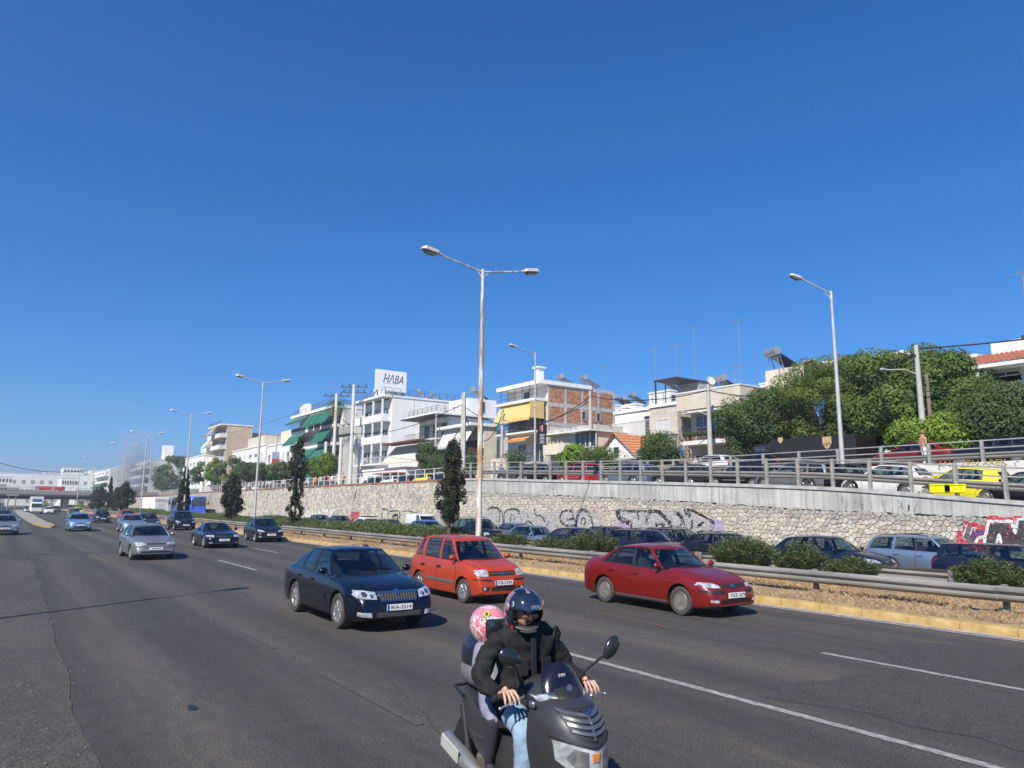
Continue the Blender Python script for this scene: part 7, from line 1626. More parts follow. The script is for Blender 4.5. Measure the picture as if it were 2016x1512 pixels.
# hills
def hill(name,px0,px1,ytop,D,mat,seed,zb=-2):
    b=MB(); n=40; vs=[]
    for i in range(n+1):
        px_=lerp(px0,px1,i/n); P=OD(px_,ytop+8*mnoise.noise((i*.18,seed,0))+3*mnoise.noise((i*.8,seed,4)),D); e=math.sin(PI*i/n)**.4
        vs+= [(P.x*.85,P.y*.85,zb),(P.x,P.y,lerp(zb,P.z,e)),(P.x*1.4,P.y*1.4,lerp(zb,P.z,e))]
    b.add(vs,[(3*i+j,3*i+3+j,3*i+4+j,3*i+1+j) for i in range(n) for j in range(2)]); b.build(name,mat,kind='structure',ang=60,fix=True)
M_HILL=pmat('wooded_hill',(.035,.05,.025),.95,var=.5,vscale=.06,bump=1.0,bscale=.25)
hill('hill',60,330,938,900,M_HILL,2)
hill('hill',-200,60,945,1500,M_HILL,8)
# ---- overpass with fire engine
ov=thing('overpass','grey concrete overpass crossing the far end of the road','bridge',(-40,262,0))
zt_=OY(100,966,262).z; zb_=OY(100,977,262).z
b=MB(); b.bb(-60,66,262,276,zb_,zb_+.9); b.build('deck',M_CONC,ov,ang=None,world=True)
b=MB(); b.bb(-60,66,261.7,262-.001,zb_+.5,zt_); b.build('parapet',pmat('overpass_parapet',(.24,.22,.21),.85),ov,ang=None,world=True)
b=MB(); b.bb(-60,66,262.4,275,zb_-.9,zb_-.001); b.build('girder',pmat('dark_girder',(.06,.045,.045),.8),ov,ang=None,world=True)
for x_ in(-6,17,34): b=MB(); b.bb(x_-.8,x_+.8,264,274,-.1,zb_-.9); b.build('pier',M_CONC,ov,ang=None,world=True)
b=MB(); 
for k in range(60): b.bb(-60+k*2.1,-59.9+k*2.1,261.8,261.9,zt_,zt_+.9)
b.bb(-60,66,261.8,261.88,zt_+.85,zt_+.93); b.build('railing',M_GALV_D,ov,ang=None,world=True)
Pa=OY(68,960,266);Pb=OY(128,960,266); L=Pb.x-Pa.x; zb2=zt_-.55
t=thing('fire_engine','red fire engine with grey roller shutters driving over the overpass','truck',((Pa.x+Pb.x)/2,266,zb2)); h=L*.245
b=MB(); b.box((-L*.09,0,h*.62),(L*.80,2.4,h*.72),0,0,.1); b.build('body',pmat('fire_red',(.50,.025,.02),.4,coat=.5),t)
b=MB(); b.box((L*.40,0,h*.60),(L*.19,2.4,h*.8),0,0,.25); b.build('cab',pmat('fire_red',(.5,.02,.02)),t)
for x_ in(-.42,.10): b=MB(); b.box((x_*L,-1.22,h*.62),(L*.13,.06,h*.55)); b.build('roller_shutter',M_CAP,t,ang=None)
b=MB(); b.box((L*.42,-1.22,h*.78),(L*.09,.05,h*.25)); b.build('cab_window',M_PANE,t,ang=None); b=MB(); b.box((-L*.1,-1.23,h*.32),(L*.78,.03,h*.06)); b.build('stripe',M_SHUT,t,ang=None)
for x_ in(-.3,.32): b=MB(); b.lathe([(.01,-.15),(.5,-.15),(.5,.15),(.01,.15)],14,Matrix.Translation((x_*L,-1.05,.45))@Matrix.Rotation(PI/2,4,'X')); b.build('wheel',M_TYRE,t)
# ---- road sign seen from behind, left bank
Pa=OY(14,960,118);Pb=OY(39,960,118); t=thing('road_sign','large grey direction sign seen from behind on two posts at left','road sign',((Pa.x+Pb.x)/2,118,0)); wd=Pb.x-Pa.x; z1=OY(27,960,118).z;z0_=OY(27,976,118).z
b=MB(); b.bb(-wd/2,wd/2,-.04,.04,z0_,z1); b.build('sign_panel',M_CAP,t,ang=None)
for s_ in(-.3,.3): b=MB(); b.tube([(s_*wd,.1,0),(s_*wd,.1,z1-.1)],.07,8); b.build('post',M_GALV,t)
b=MB(); b.bb(-wd/2,wd/2,-.07,-.041,z0_+.3,z0_+.38); b.bb(-wd/2,wd/2,-.07,-.041,z1-.38,z1-.3); b.build('brace',M_GALV_D,t,ang=None)
# left bank: yellow-nosed island and grass bank
b=MB(); isl=[(4.1,78.5),(4.5,81),(4.6,92),(4.7,110),(5.2,160),(5.5,240),(3.4,240),(3.0,160),(3.0,110),(3.2,92),(3.6,81)]
b.prism(isl,0,.16); b.build('traffic_island',M_PAVE,kind='structure',ang=None)
b=MB(); 
for a,c in zip(isl[:2],isl[1:3]): b.bar((a[0],a[1],.09),(c[0],c[1],.09),.16,.15)
b.bar((isl[-1][0],isl[-1][1],.09),(isl[-2][0],isl[-2][1],.09),.16,.17); b.bar((4.1,78.5,.09),(3.6,81,.09),.16,.17); b.build('island_kerb',M_YELLOW,label='yellow painted kerb round the nose of the far traffic island',cat='kerb',ang=None)
b=MB(); b.grid(lambda u,v:(lerp(-60,-3.6,u),lerp(64,330,v),(1-u)**.6*4.6*min(1,(v*8))+.06+.3*mnoise.noise((u*9,v*30,0))*(1-u)),20,50); b.build('grass_bank',pmat('green_bank',(.055,.075,.025),.95,var=.5,vscale=.6,bump=.8,bscale=3),kind='structure',ang=60)
for k,(x_,y_,s_,lab) in enumerate([(-5,130,2.0,'dark bush beneath the grey direction sign'),(-3.5,160,2.2,'dark bush right of the direction sign posts'),(12,300,4,'dark shrub under the overpass, left'),(26,300,4,'dark shrub under the overpass, right'),(-9,105,1.6,'dark bush at the left edge of the bank')]):
    broad_tree('bush',lab,(x_,y_,0),(x_,y_,s_*.8),(s_,s_*1.2,s_*.8),LD,90+k,n=2400,leaf=.35,clumps=24,cat='bush',trunk_r=.1)
# blue parking signs, banner, posters, gate, canopy
def road_plate(label,px_,X,yt,yb,wpx,mat,sym=None,z0=4.4):
    Y=pY(px_,X); D=math.hypot(X,Y); z1=OD(px_,yt,D).z; zb=OD(px_,yb,D).z; wd=wpx/FPX*D; t=thing('road_sign',label,'road sign',(X,Y,z0),math.atan2(Y,X)*0-R(35)); b=MB(); b.box((0,-.03,(z1+zb)/2-z0),(wd,.03,z1-zb),0,0,.01); b.build('sign_panel',mat,t); b=MB(); b.tube([(0,.02,0),(0,.02,z1-z0)],.035,8); b.build('post',M_GALV,t)
    if sym: o=link('lettering',text_mesh(sym,(z1-zb)*.55,M_SHUT,.004),t); o.rotation_euler=(PI/2,0,0); o.location=(0,-.05,(z1+zb)/2-z0+(z1-zb)*.15); b=MB(); b.box((0,-.05,zb-z0+(z1-zb)*.18),(wd*.6,.01,(z1-zb)*.12)); b.build('white_band',M_SHUT,t,ang=None)
M_SIGNB=pmat('sign_blue',(.02,.10,.42),.5)
road_plate('blue parking sign with white P above a small panel, facing the camera',1260,44,886,901,9.5,M_SIGNB,'P'); road_plate('blue sign seen nearly edge-on left of the person in white',1341,44,880,897,4,M_SIGNB)
X=36.6; t=thing('banner','black banner with a red apple shape and white text lines on the ramp lamp post','banner',(36.6,48.6,0)); D=math.hypot(36.6,48.6); z1=OD(1052,836,D).z; z0_=OD(1050,876,D).z; H=z1-z0_
b=MB(); b.grid(lambda u,v:(lerp(-.1,1.6*.5,u)-.25,-.15-.18*math.sin(v*3)+lerp(0,-.5,u)*.3,z0_+H*v+.06*math.sin(u*4)),6,10); b.f+= [f[::-1] for f in b.f]; b.m=[0]*len(b.f)
M=Matrix.Identity(4); b.v=[(x,y,z) for x,y,z in b.v]
b=MB(); b.grid(lambda u,v:(lerp(-.05,.75,u),-.20-.25*u+.05*math.sin(v*5),z0_+H*v),6,10); b.grid(lambda u,v:(lerp(.75,-.05,u),-.20-.25*(1-u)+.05*math.sin(v*5)+.02,z0_+H*v),6,10); b.build('cloth',pmat('banner_black',(.015,.015,.018),.7),t,ang=50)
b=MB(); b.ell((.35,-.34,z0_+H*.80),(.27,.03,.30),14,8); b.ell((.35,-.37,z0_+H*.80),(.07,.02,.33),8,6,1); b.build('apple_print',[pmat('banner_red',(.55,.06,.07),.6),pmat('banner_pink',(.7,.4,.42),.6)],t)
b=MB(); [b.box((.35,-.325,z0_+H*(.52-.07*k)),(.5-.06*(k%3),.01,.05),R(-17)) for k in range(7)]; b.build('text_lines',pmat('banner_print',(.55,.55,.55),.7),t,ang=None)
t=thing('poster_board','small white and blue poster above a red one on a street pole','poster',(45.8,pY(544,46),0)); D=math.hypot(46,pY(544,46)); za=OD(545,890,D).z; zb3=OD(545,903,D).z; zc=OD(545,914,D).z
b=MB(); b.box((0,-.2,(za+zb3)/2),(1.5,.04,za-zb3-.05)); b.build('blue_poster',pmat('poster_blue',(.35,.38,.6),.6,var=.5,vscale=2),t,ang=None); b=MB(); b.box((0,-.2,(zc+zb3)/2),(1.5,.04,zb3-zc-.05)); b.build('red_poster',pmat('poster_red',(.5,.07,.05),.6),t,ang=None)
Y=pY(990,44); t=thing('canvas_gate','beige canvas screen with crossed wooden battens behind the ramp','gate',(44,Y,4.4)); b=MB(); b.box((0,0,1.5),(.12,4.6,3.0)); b.build('canvas',W_BEIGE,t,ang=None)
for s_ in(-1,1): b=MB(); b.bar((-.09,s_*2.2,.1),(-.09,s_*.1,2.9),.05,.14); b.build('batten',W_CREAM,t,ang=None)
# ---- smoke plume
def smoke(label,P,top,r,dens):
    b=MB(); n=9; b.tube([(P.x,P.y,P.z)]+[(P.x+(top.x-P.x)*(k/8)+1.2*math.sin(k),P.y,lerp(P.z,top.z,k/8)) for k in range(1,9)],[r*(.5+.9*k/8) for k in range(9)],12)
    m=bpy.data.materials.new('smoke'); m.use_nodes=True; t=m.node_tree; t.nodes.remove(t.nodes['Principled BSDF']); v=t.nodes.new('ShaderNodeVolumePrincipled'); v.inputs['Color'].default_value=(.74,.77,.84,1)
    g=t.nodes.new('ShaderNodeTexCoord'); nz=t.nodes.new('ShaderNodeTexNoise'); nz.inputs['Scale'].default_value=.12; nz.inputs['Detail'].default_value=4; t.links.new(g.outputs['Object'],nz.inputs[0])
    sx=t.nodes.new('ShaderNodeSeparateXYZ'); t.links.new(g.outputs['Object'],sx.inputs[0])
    def mth(op,a,c):
        q=t.nodes.new('ShaderNodeMath'); q.operation=op
        for i_,w_ in enumerate((a,c)):
            if hasattr(w_,'node'): t.links.new(w_,q.inputs[i_])
            else: q.inputs[i_].default_value=w_
        return q.outputs[0]
    dx=mth('DIVIDE',mth('SUBTRACT',sx.outputs[0],P.x-.5),r); dy=mth('DIVIDE',mth('SUBTRACT',sx.outputs[1],P.y),r); rr_=mth('ADD',mth('MULTIPLY',dx,dx),mth('MULTIPLY',dy,dy)); fall=mth('MAXIMUM',mth('SUBTRACT',1.0,rr_),0.0)
    up_=mth('MAXIMUM',mth('SUBTRACT',1.0,mth('DIVIDE',sx.outputs[2],top.z)),0.0); nn=mth('MAXIMUM',mth('SUBTRACT',mth('MULTIPLY',nz.outputs[0],2.6),.75),0.0)
    t.links.new(mth('MULTIPLY',mth('MULTIPLY',mth('MULTIPLY',fall,up_),nn),dens),v.inputs['Density']); t.links.new(v.outputs[0],t.nodes['Material Output'].inputs['Volume'])
    b.build('smoke_plume',m,kind='stuff',label=label,cat='smoke',ang=60)
P=OX(262,975,48); smoke('pale blue-grey smoke rising in front of the far blocks',Vector((P.x,P.y,1)),Vector((P.x-2,P.y,OD(262,840,P.xy.length).z)),9,.34)

# unseen near side: buildings and trees added to give cars and windows dark reflections
for k,(y0_,y1_,x0_,h_,m_,lab) in enumerate([(-30,-6,-30,9,W_CREAM,'cream roadside building added for reflections outside the picture, nearest the camera'),(2,26,-28,7,W_STAIN,'stained roadside building added for reflections outside the picture on the left'),(70,100,-70,12,W_OFF,'pale roadside block added for reflections outside the picture, farther left')]):
    t=thing('building',lab,'building',(x0_,y0_,0)); b=MB(); b.bb(x0_-12,x0_,y0_,y1_,0,h_); b.build('wall',m_,t,ang=None,world=True); b=MB()
    for q in range(6):
        for z_ in(1.2,4.4): yy_=lerp(y0_+1,y1_-3,q/5); b.bb(x0_+.002,x0_+.06,yy_,yy_+1.4,z_,z_+1.5)
    b.build('windows',M_PANE,t,ang=None,world=True)
for k in range(6): broad_tree('broadleaf_tree','roadside tree added for reflections on the near side, %s outside the left edge'%['first','second','third','fourth','fifth','sixth'][k],(-16-k%2,-8+k*8.5,0),(-16-k%2,-8+k*8.5,4.2),(2.6,3.4,2.7),LD,300+k,n=3500,leaf=.4,clumps=40,group='trees added for reflections on the near side')
# ================================================================ VEHICLES ON THE ROAD (all driving towards the camera)
F=-PI/2
DIRT=None
car('liftback','black_blue',6.38,14.96,'dark navy family car in front, with chrome grille and number plate IKA-3514',F+R(-1.0),'IKA-3514',True,scale=1.0)
car('panda','orange_red',10.20,16.6,'small orange-red hatchback behind the scooter rider, front window open',F+R(-.5),'ITB-3749',True)
car('sedan','dark_red',13.30,12.55,'dark red old sedan with steel wheels next to the yellow kerb',F+R(-1.5),'YXZ-1679',False,scale=1.03)
car('hatch','silver',5.45,35.4,'silver hatchback with grey bumper, left of the three middle cars',F+R(1.5))
car('softtop','black_blue',9.93,42.55,'low dark soft-top coupe with white headlights between two other cars',F+R(-1))
car('crossover','black',13.95,47.3,'dark hatchback with roof rails beside the kerb',F+R(-3))
car('mpv','black',13.45,70.2,'tall black people carrier in front of the blue coach',F)
car('modern','blue_grey',8.9,66.0,'pale blue-grey car half hidden behind the silver hatchback',F)
car('modern','dark_grey',11.0,72,'dark car partly hidden between the grey-blue car and the people carrier',F)
car('supermini','sky_blue',5.60,70.4,'metallic blue small car far left in the middle lane',F,noplate=False)
car('supermini','black',10.0,97.4,'black small car behind and right of the metallic blue one',F)
car('modern','red',13.0,100.4,'bright red car far along the kerb',F)
car('modern','silver',.50,64.4,'silver car cut by the left edge of the picture',F+R(2))
car('modern','dark_grey',.5,95,'dark car behind the silver car at the left edge',F)
car('modern','silver',9.4,128,'far silver car left of the far yellow taxi',F)
car('modern','yellow',11.6,150,'far yellow taxi ahead of the far pale cars',F,cat='taxi')
car('modern','white',8.1,168,'far pale car in the middle of the far queue',F)
car('modern','dark_grey',9.6,188,'far dark car right of the white van, nearer one',F); car('modern','black',11.4,205,'far dark car right of the white van, farther one',F)
car('modern','silver',5.4,190,'far pale car left of the white van',F)
# far small white truck
t=thing('van','small white box truck with blue deflector far down the road','truck',(6.1,170,0),F); b=MB(); b.box((-1.6,0,2.0),(4.4,2.2,2.6),0,0,.05); b.build('box',PAINT['white'],t); b=MB(); b.box((1.3,0,1.3),(1.4,2.0,1.9),0,0,.2); b.build('cab',PAINT['white'],t); b=MB(); b.box((2.02,0,1.65),(.06,1.7,.7)); b.build('windscreen',M_PANE,t,ang=None); b=MB(); b.box((1.2,0,2.6),(.8,1.6,.6),0,0,.15); b.build('wind_deflector',PAINT['mid_blue'],t)
for x_ in(1.2,-2.4):
    for y_ in(-.9,.9): b=MB(); b.lathe([(.01,-.12),(.42,-.12),(.42,.12),(.01,.12)],14,Matrix.Translation((x_,y_,.42))@Matrix.Rotation(PI/2,4,'X')); b.build('wheel',M_TYRE,t)
# ---- opposite carriageway (same direction), two lanes beyond the median
L1,L2=24.4,27.9
zo=0
opp=[('estate','light_blue',L2-.4,12.9,'pale blue-grey estate with roof rails near the right edge'),('clubvan','navy',L1,9.3,'dark blue boxy three-door car at the right edge'),('modern','navy',L1,15.0,'dark blue hatchback with pale headlamp, left of the grey estate'),
('crossover','black',L1-.0,19.4,'black hatchback partly hidden by the wide oleander bush'),('estate','navy',L1,23.9,'dark blue estate car seen above the dark red sedan roof'),('estate','black',L2-.2,25.0,'large black off-roader behind the blue estate'),('modern','navy',L1,28.6,'dark blue car behind the yellowish oleander, with sky reflections'),('modern','dark_grey',L2,30,'dark car just showing behind the blue ones'),
('hatch','light_blue',L1,32.4,'light blue-grey hatchback right of the rusty lamp post'),('hatch','sky_blue',L2-.2,38.5,'blue car tucked behind the light blue hatchback'),('offroad','black',L1,38.4,'black pickup-like car directly behind the lamp post'),('modern','dark_grey',L2,43.0,'dark car behind the near cypress trunk'),('supermini','mid_blue',L1,44.6,'bright blue small car left of the cypress trunk'),
('van','white',L2-.2,51.5,'white panel van near the wall with black bumper'),('crossover','graphite',L1,50.6,'dark grey car left of the white van'),('modern','white',L1,54.6,'white car carrying a long load on its roof rack'),('modern','black',L2,69,'black car behind the hedge by the white letters'),('modern','dark_grey',L2,74.5,'dark car roof just above the hedge below the painted letters')]
for k,c_,x_,y_,lab in opp: car(k,c_,x_,y_,lab,F,z=oppz(y_))
t=thing('roof_load','long white and black load strapped to the white car roof','cargo',(L1,54.7,1.20)); b=MB(); b.box((0,0,.08),(.9,2.2,.12),0,0,.03); b.build('board',M_SHUT,t); b=MB(); b.box((0,-.1,.19),(.7,1.8,.08),0,0,.02); b.build('bars',M_BLKP,t)
# blue coach and white truck in the far part
def coach(label,x,y,px_top,col,front):
    t=thing('coach',label,'bus',(x,y,-.2),F); H=3.35
    b=MB(); b.box((0,0,.3+H/2),(12,2.5,H),0,0,.18); b.build('body',col,t,ang=40); b=MB(); b.box((6.01,0,2.55),(.05,2.15,.95),0,0,.02); b.build('windscreen' ,M_PANE,t)
    b=MB(); b.box((6.03,0,3.35),(.04,1.6,.16)); b.build('destination_board',M_BLKP,t,ang=None)
    for sy in(-1,1):
        b=MB(); b.box((0,sy*1.252,2.5),(10.6,.02,.95)); b.build('side_windows',M_PANE,t,ang=None); b=MB(); b.box((6.02,sy*.95,.85),(.06,.35,.22),0,0,.02); b.build('headlight',M_HL,t)
        b=MB(); b.tube([(6.0,sy*1.2,3.2),(6.35,sy*1.45,3.1),(6.35,sy*1.45,2.5)],.04,6); b.box((6.35,sy*1.45,2.5),(.1,.28,.5),0,0,.04); b.build('mirror',M_BLKP,t)
        for xx in(3.6,-3.4): b=MB(); b.lathe([(.01,-.15),(.5,-.15),(.5,.15),(.01,.15)],16,Matrix.Translation((xx,sy*1.08,.5))@Matrix.Rotation(PI/2,4,'X')); b.build('wheel',M_TYRE,t)
    return t
BLUE=pmat('coach_blue',(.04,.11,.62),.35,coat=.7)
Yb=OX(392,1005,L2+.2).y; coach('royal blue coach beside the wall, its dark window band showing',L2-.4,Yb+4,0,BLUE,True)
Yb2=OX(352,1005,L1).y; coach('grey-blue coach half hidden by the slender cypress',L2-.4,Yb2+24,0,pmat('coach_grey',(.13,.17,.25),.4,coat=.5),True)
Yt=OX(306,1005,L1).y; t=thing('truck','white box truck with red lettering on its front, left of the coaches','truck',(L1+.1,Yt+2,-.2),F+R(9))
TW=pmat('truck_white',(.82,.82,.80),.5); b=MB(); b.box((0,0,2.1),(7.5,2.5,2.9),0,0,.04); b.build('box',TW,t); b=MB(); b.box((3.77,0,2.15),(.04,2.3,2.6)); b.build('front_panel',TW,t,ang=None)
o=link('lettering',text_mesh('EXPRESS',.7,pmat('faded_red_letters',(.5,.12,.10),.7),.004),t); o.rotation_euler=(PI/2,0,PI/2); o.location=(3.81,.0,2.9); b=MB(); [b.box((3.80,.1,2.3-.25*k),(.01,1.3-.2*(k%2),.06)) for k in range(4)]; b.build('small_text',pmat('faded_grey_letters',(.45,.4,.4),.7),t,ang=None)
b=MB(); b.box((0,0,.5),(7.2,2.2,.3)); b.build('chassis',M_BLKP,t,ang=None)
for x_ in(2.6,-2.6):
    for y_ in(-1,1): b=MB(); b.lathe([(.01,-.14),(.45,-.14),(.45,.14),(.01,.14)],14,Matrix.Translation((x_,y_,.45))@Matrix.Rotation(PI/2,4,'X')); b.build('wheel',M_TYRE,t)
t=thing('truck','second white box truck body behind the first, with faint markings','truck',(L2-.2,Yt+3,-.2),F); b=MB(); b.box((0,0,2.1),(9,2.5,2.9),0,0,.04); b.build('box',TW,t); b=MB(); b.box((0,0,.5),(8.6,2.2,.3)); b.build('chassis',M_BLKP,t,ang=None)
for x_ in(3,-3):
    for y_ in(-1,1): b=MB(); b.lathe([(.01,-.14),(.45,-.14),(.45,.14),(.01,.14)],14,Matrix.Translation((x_,y_,.45))@Matrix.Rotation(PI/2,4,'X')); b.build('wheel',M_TYRE,t)
# ---- ramp queue (driving away, left)
U=PI/2; XR=33.3
def ry(px_,X=XR): return OX(px_,940,X).y
ramp=[('crossover','white',1745,'white crossover on the ramp with red tail light and black lower trim'),('supermini','yellow',1893,'yellow small car on the ramp behind the bright yellow barrier boards'),('modern','black',2020,'black car on the ramp cut by the right edge'),('modern','black',1640,'black car on the ramp right behind the silver estate'),('estate','silver',1568,'silver estate on the ramp with small red tail light'),('hatch','black',1462,'black hatchback on the ramp in front of the silver estate'),('modern','dark_grey',1345,'dark saloon on the ramp with a red tail light showing'),('estate','light_blue',1238,'blue-grey saloon on the ramp between fence posts'),('panda','red',1140,'bright red small car on the ramp behind the fence posts'),('modern','black',1070,'black car on the ramp in front of the red one'),('modern','graphite',1020,'dark grey car on the ramp near the beige canvas screen')]
for k,c_,px_,lab in ramp:
    y_=ry(px_); sl=math.atan2(copz(y_+2)-copz(y_-2),4); o=car(k,c_,XR,y_,lab,U,z=ramp_k(y_)); o.rotation_euler=(0,-sl,U)
# upper road cars beyond the white railing
for k,c_,px_,lab in [('modern','black',905,'dark car parked behind the near cypress top'),('modern','navy',868,'dark blue car parked behind the white railing'),('modern','yellow',838,'yellow taxi parked behind the white railing'),('modern','black',800,'black car parked left of the yellow taxi'),('modern','white',772,'white car parked below the annex'),('modern','black',735,'black car parked near the transformer poles')]: car(k,c_,39.2,OX(px_,935,39.2).y,lab,U,z=4.4,noplate=True)
for k,c_,px_,lab in [('modern','dark_red',1800,'dark red car on the upper street right of the black truck'),('modern','black',1490,'black parked car top behind the upper fence'),('modern','white',1400,'white car glimpsed behind the upper fence'),('modern','black',1960,'black car on the upper street at the right edge')]: car(k,c_,39.3,OX(px_,900,39.3).y,lab,U,z=4.4,noplate=True)
# black delivery truck with shield logo
Yc=OX(1640,880,40.2).y; t=thing('delivery_truck','black-brown delivery truck with a small tan shield logo behind the upper fence','truck',(40.6,Yc,4.4),U); BR=pmat('delivery_brown',(.018,.013,.012),.4,coat=.3)
hL=OD(1640,857,math.hypot(39.4,Yc)).z-4.4
b=MB(); b.box((1.0,0,.6+(hL-.6)/2),(5.6,2.3,hL-.6),0,0,.05); b.build('box',BR,t); b=MB(); b.box((-2.55+5.0-7.2+.7,0,1.35),(1.6,2.1,1.7),0,0,.2) if False else b.box((4.5,0,1.25),(1.4,2.1,1.5),0,0,.25); b.build('cab',BR,t)
b=MB(); b.box((4.6,1.06,1.55),(.8,.02,.5)); b.build('side_window',M_PANE,t,ang=None)
TAN=pmat('shield_tan',(.50,.34,.16),.5)
for xx,s_ in((-.1,1),):
    b=MB(); sh=[(-.28,.35),(.28,.35),(.28,-.05),(.18,-.25),(0,-.38),(-.18,-.25),(-.28,-.05)]; b.prism([(xx+p[0],1.75+p[1]) for p in sh],1.155,1.175,'y'); o=b.build('shield',TAN,t,ang=None)
    o=link('lettering',text_mesh('ups',.34,BR,.004),t); o.rotation_euler=(PI/2,0,PI); o.location=(xx,1.182,1.70)
b=MB(); b.prism([(3.0+p[0]*.6,2.1+p[1]*.5) for p in sh],1.155,1.175,'y'); b.build('shield',TAN,t,ang=None)
for x_ in(4.3,-.8):
    for y_ in(-1,1): b=MB(); b.lathe([(.01,-.12),(.42,-.12),(.42,.12),(.01,.12)],14,Matrix.Translation((x_,y_,.42))@Matrix.Rotation(PI/2,4,'X')); b.build('wheel',M_TYRE,t)
# bright yellow barrier boards on the fence
for px_ in(1850,1880): 
    p=OX(px_,962,WX-.02); t=thing('barrier_board','bright yellow barrier board on the ramp fence, '+('left one' if px_==1850 else 'right one'),'barrier',(WX-.0,p.y,p.z)); b=MB(); b.box((0,0,0),(.06,.78,.36),0,0,.01); b.build('board',pmat('signal_yellow',(.75,.70,.0),.5),t); b=MB(); b.box((-.04,0,.14),(.02,.74,.03)); b.box((-.04,0,-.14),(.02,.74,.03)); b.build('lip',pmat('signal_yellow_d',(.6,.55,0),.5),t,ang=None)
# ---- people
def at_px(px_,X): return OX(px_,930,X).y
standing('person in blue shirt walking behind the ramp fence by the canvas screen',(38.2,at_px(987,38.2),4.4),R(80),cloth('blue_shirt',(.10,.18,.38)),cloth('dark_trousers',(.03,.03,.04)))
standing('person in white shirt at the foot of the beige house',(42.5,at_px(1370,42.5),4.4),R(180),cloth('white_shirt',(.6,.6,.6)),cloth('grey_trousers',(.3,.3,.3)),stride=.05)
standing('person in dark green beside a grey pole near the beige house',(42.8,at_px(1398,42.8),4.4),R(200),cloth('dark_green_shirt',(.04,.07,.05)),cloth('dark_trousers',(.03,.03,.04)),stride=.05)
standing('person with bare shoulders, orange hair and white trousers on the upper street',(37.9,at_px(1822,37.9),4.5),R(-30),pmat('skin_back',(.5,.24,.13),.6),cloth('white_trousers',(.66,.66,.66)),hm=pmat('ginger_hair',(.30,.12,.05),.7),stride=.03,skin_arms=True)
for k,(px_,c_,lab) in enumerate([(604,(.6,.6,.6),'pedestrian in white, far left one by the lowest green awning'),(622,(.55,.22,.06),'pedestrian in bright orange top'),(632,(.5,.5,.5),'pedestrian in grey-white between orange and red ones'),(640,(.05,.05,.06),'pedestrian in black between the grey-white and red ones'),(647,(.5,.05,.05),'pedestrian in red top'),(655,(.6,.55,.5),'pedestrian in pale top beside the red one'),(676,(.45,.2,.08),'pedestrian in brown beside the transformer poles'),(560,(.6,.6,.6),'pedestrian in white behind the white railing, left of the tall cypress'),(513,(.4,.25,.2),'pedestrian in brown right of the second lamp post'),(492,(.6,.6,.6),'pedestrian in white left of the second lamp post')]):
    X=32.6; standing(lab,(X,at_px(px_,X),ramp_k(at_px(px_,X))),R(40*k),cloth('top_%d'%k,c_),cloth('jeans_far',(.05,.07,.12)),group='pedestrians behind the white railing')
# drivers
Mo=Matrix.Translation((6.30,14.96,0))@Matrix.Rotation(F,4,'Z')
seated('driver of the navy car in a dark shirt and sunglasses, hands on the wheel',Mo,(-.06,.37,.62),cloth('grey_shirt',(.05,.05,.06)),glasses=True,k=.95)
seated('driver of the orange-red hatchback in a blue shirt',Matrix.Translation((10.20,16.6,0))@Matrix.Rotation(F,4,'Z'),(-.12,.36,.64),cloth('blue_shirt',(.1,.18,.38)))
seated('driver of the dark red sedan in a pale shirt',Matrix.Translation((13.30,12.55,0))@Matrix.Rotation(F,4,'Z'),(-.10,.36,.52),cloth('pale_shirt',(.5,.42,.4)))
seated('person driving, dark top, inside the silver hatchback',Matrix.Translation((5.45,35.4,0))@Matrix.Rotation(F,4,'Z'),(-.1,.36,.55),cloth('dark_top',(.06,.05,.05)))
seated('person in a light shirt driving the soft-top coupe',Matrix.Translation((9.93,42.55,0))@Matrix.Rotation(F,4,'Z'),(-.25,.36,.42),cloth('pale_shirt',(.5,.42,.4)))
# far motorcyclist
t=thing('motorcycle','far dark motorcycle with a bright headlight','motorcycle',(7.9,112,0),F); b=MB()
for x_ in(.65,-.65): b.lathe([(.24,-.05),(.31,-.05),(.31,.05),(.24,.05)],14,Matrix.Translation((x_,0,.31))@Matrix.Rotation(PI/2,4,'X'),close=True)
b.build('wheels',M_TYRE,t); b=MB(); b.ell((.05,0,.62),(.6,.18,.25)); b.box((.55,0,.9),(.2,.5,.3),0,0,.08); b.build('fairing',M_BLKP,t); b=MB(); b.ell((.68,0,.85),(.06,.1,.08)); b.build('headlight',M_HL,t)
seated('far motorcyclist in dark clothes',Matrix.Translation((7.9,112,0))@Matrix.Rotation(F,4,'Z'),(-.2,0,.85),cloth('dark_top',(.03,.03,.03)))
# ================================================================ SCOOTER, RIDER AND PASSENGER
SX,SY,SYAW=3.34,4.5,R(-96)
M_SCG=pmat('scooter_grey',(.070,.070,.074),.38,metal=.55,coat=.35,var=.10,vscale=3); M_SCD=pmat('scooter_dark',(.025,.025,.028),.45,metal=.2); M_SLAT=pmat('grille_slat',(.20,.21,.24),.3,metal=.7); M_ALU=pmat('brushed_alu',(.55,.55,.56),.3,metal=.9)
sc=thing('scooter','dark grey maxi scooter with slatted grille ridden in the foreground','scooter',(SX,SY,0),SYAW)
def ringloft(b,secs,mi=0,cap=True):
    n=len(secs[0]); vs=[p for s in secs for p in s]; fs=[(i*n+j,i*n+(j+1)%n,(i+1)*n+(j+1)%n,(i+1)*n+j) for i in range(len(secs)-1) for j in range(n)]
    if cap: fs+= [tuple(range(n))[::-1],tuple((len(secs)-1)*n+j for j in range(n))]
    return b.add(vs,fs,mi)
def dens(keys,n): return [[smooth_interp([(k[0],k[c]) for k in keys],lerp(keys[0][0],keys[-1][0],i/n)) for c in range(1,len(keys[0]))] for i in range(n+1)]
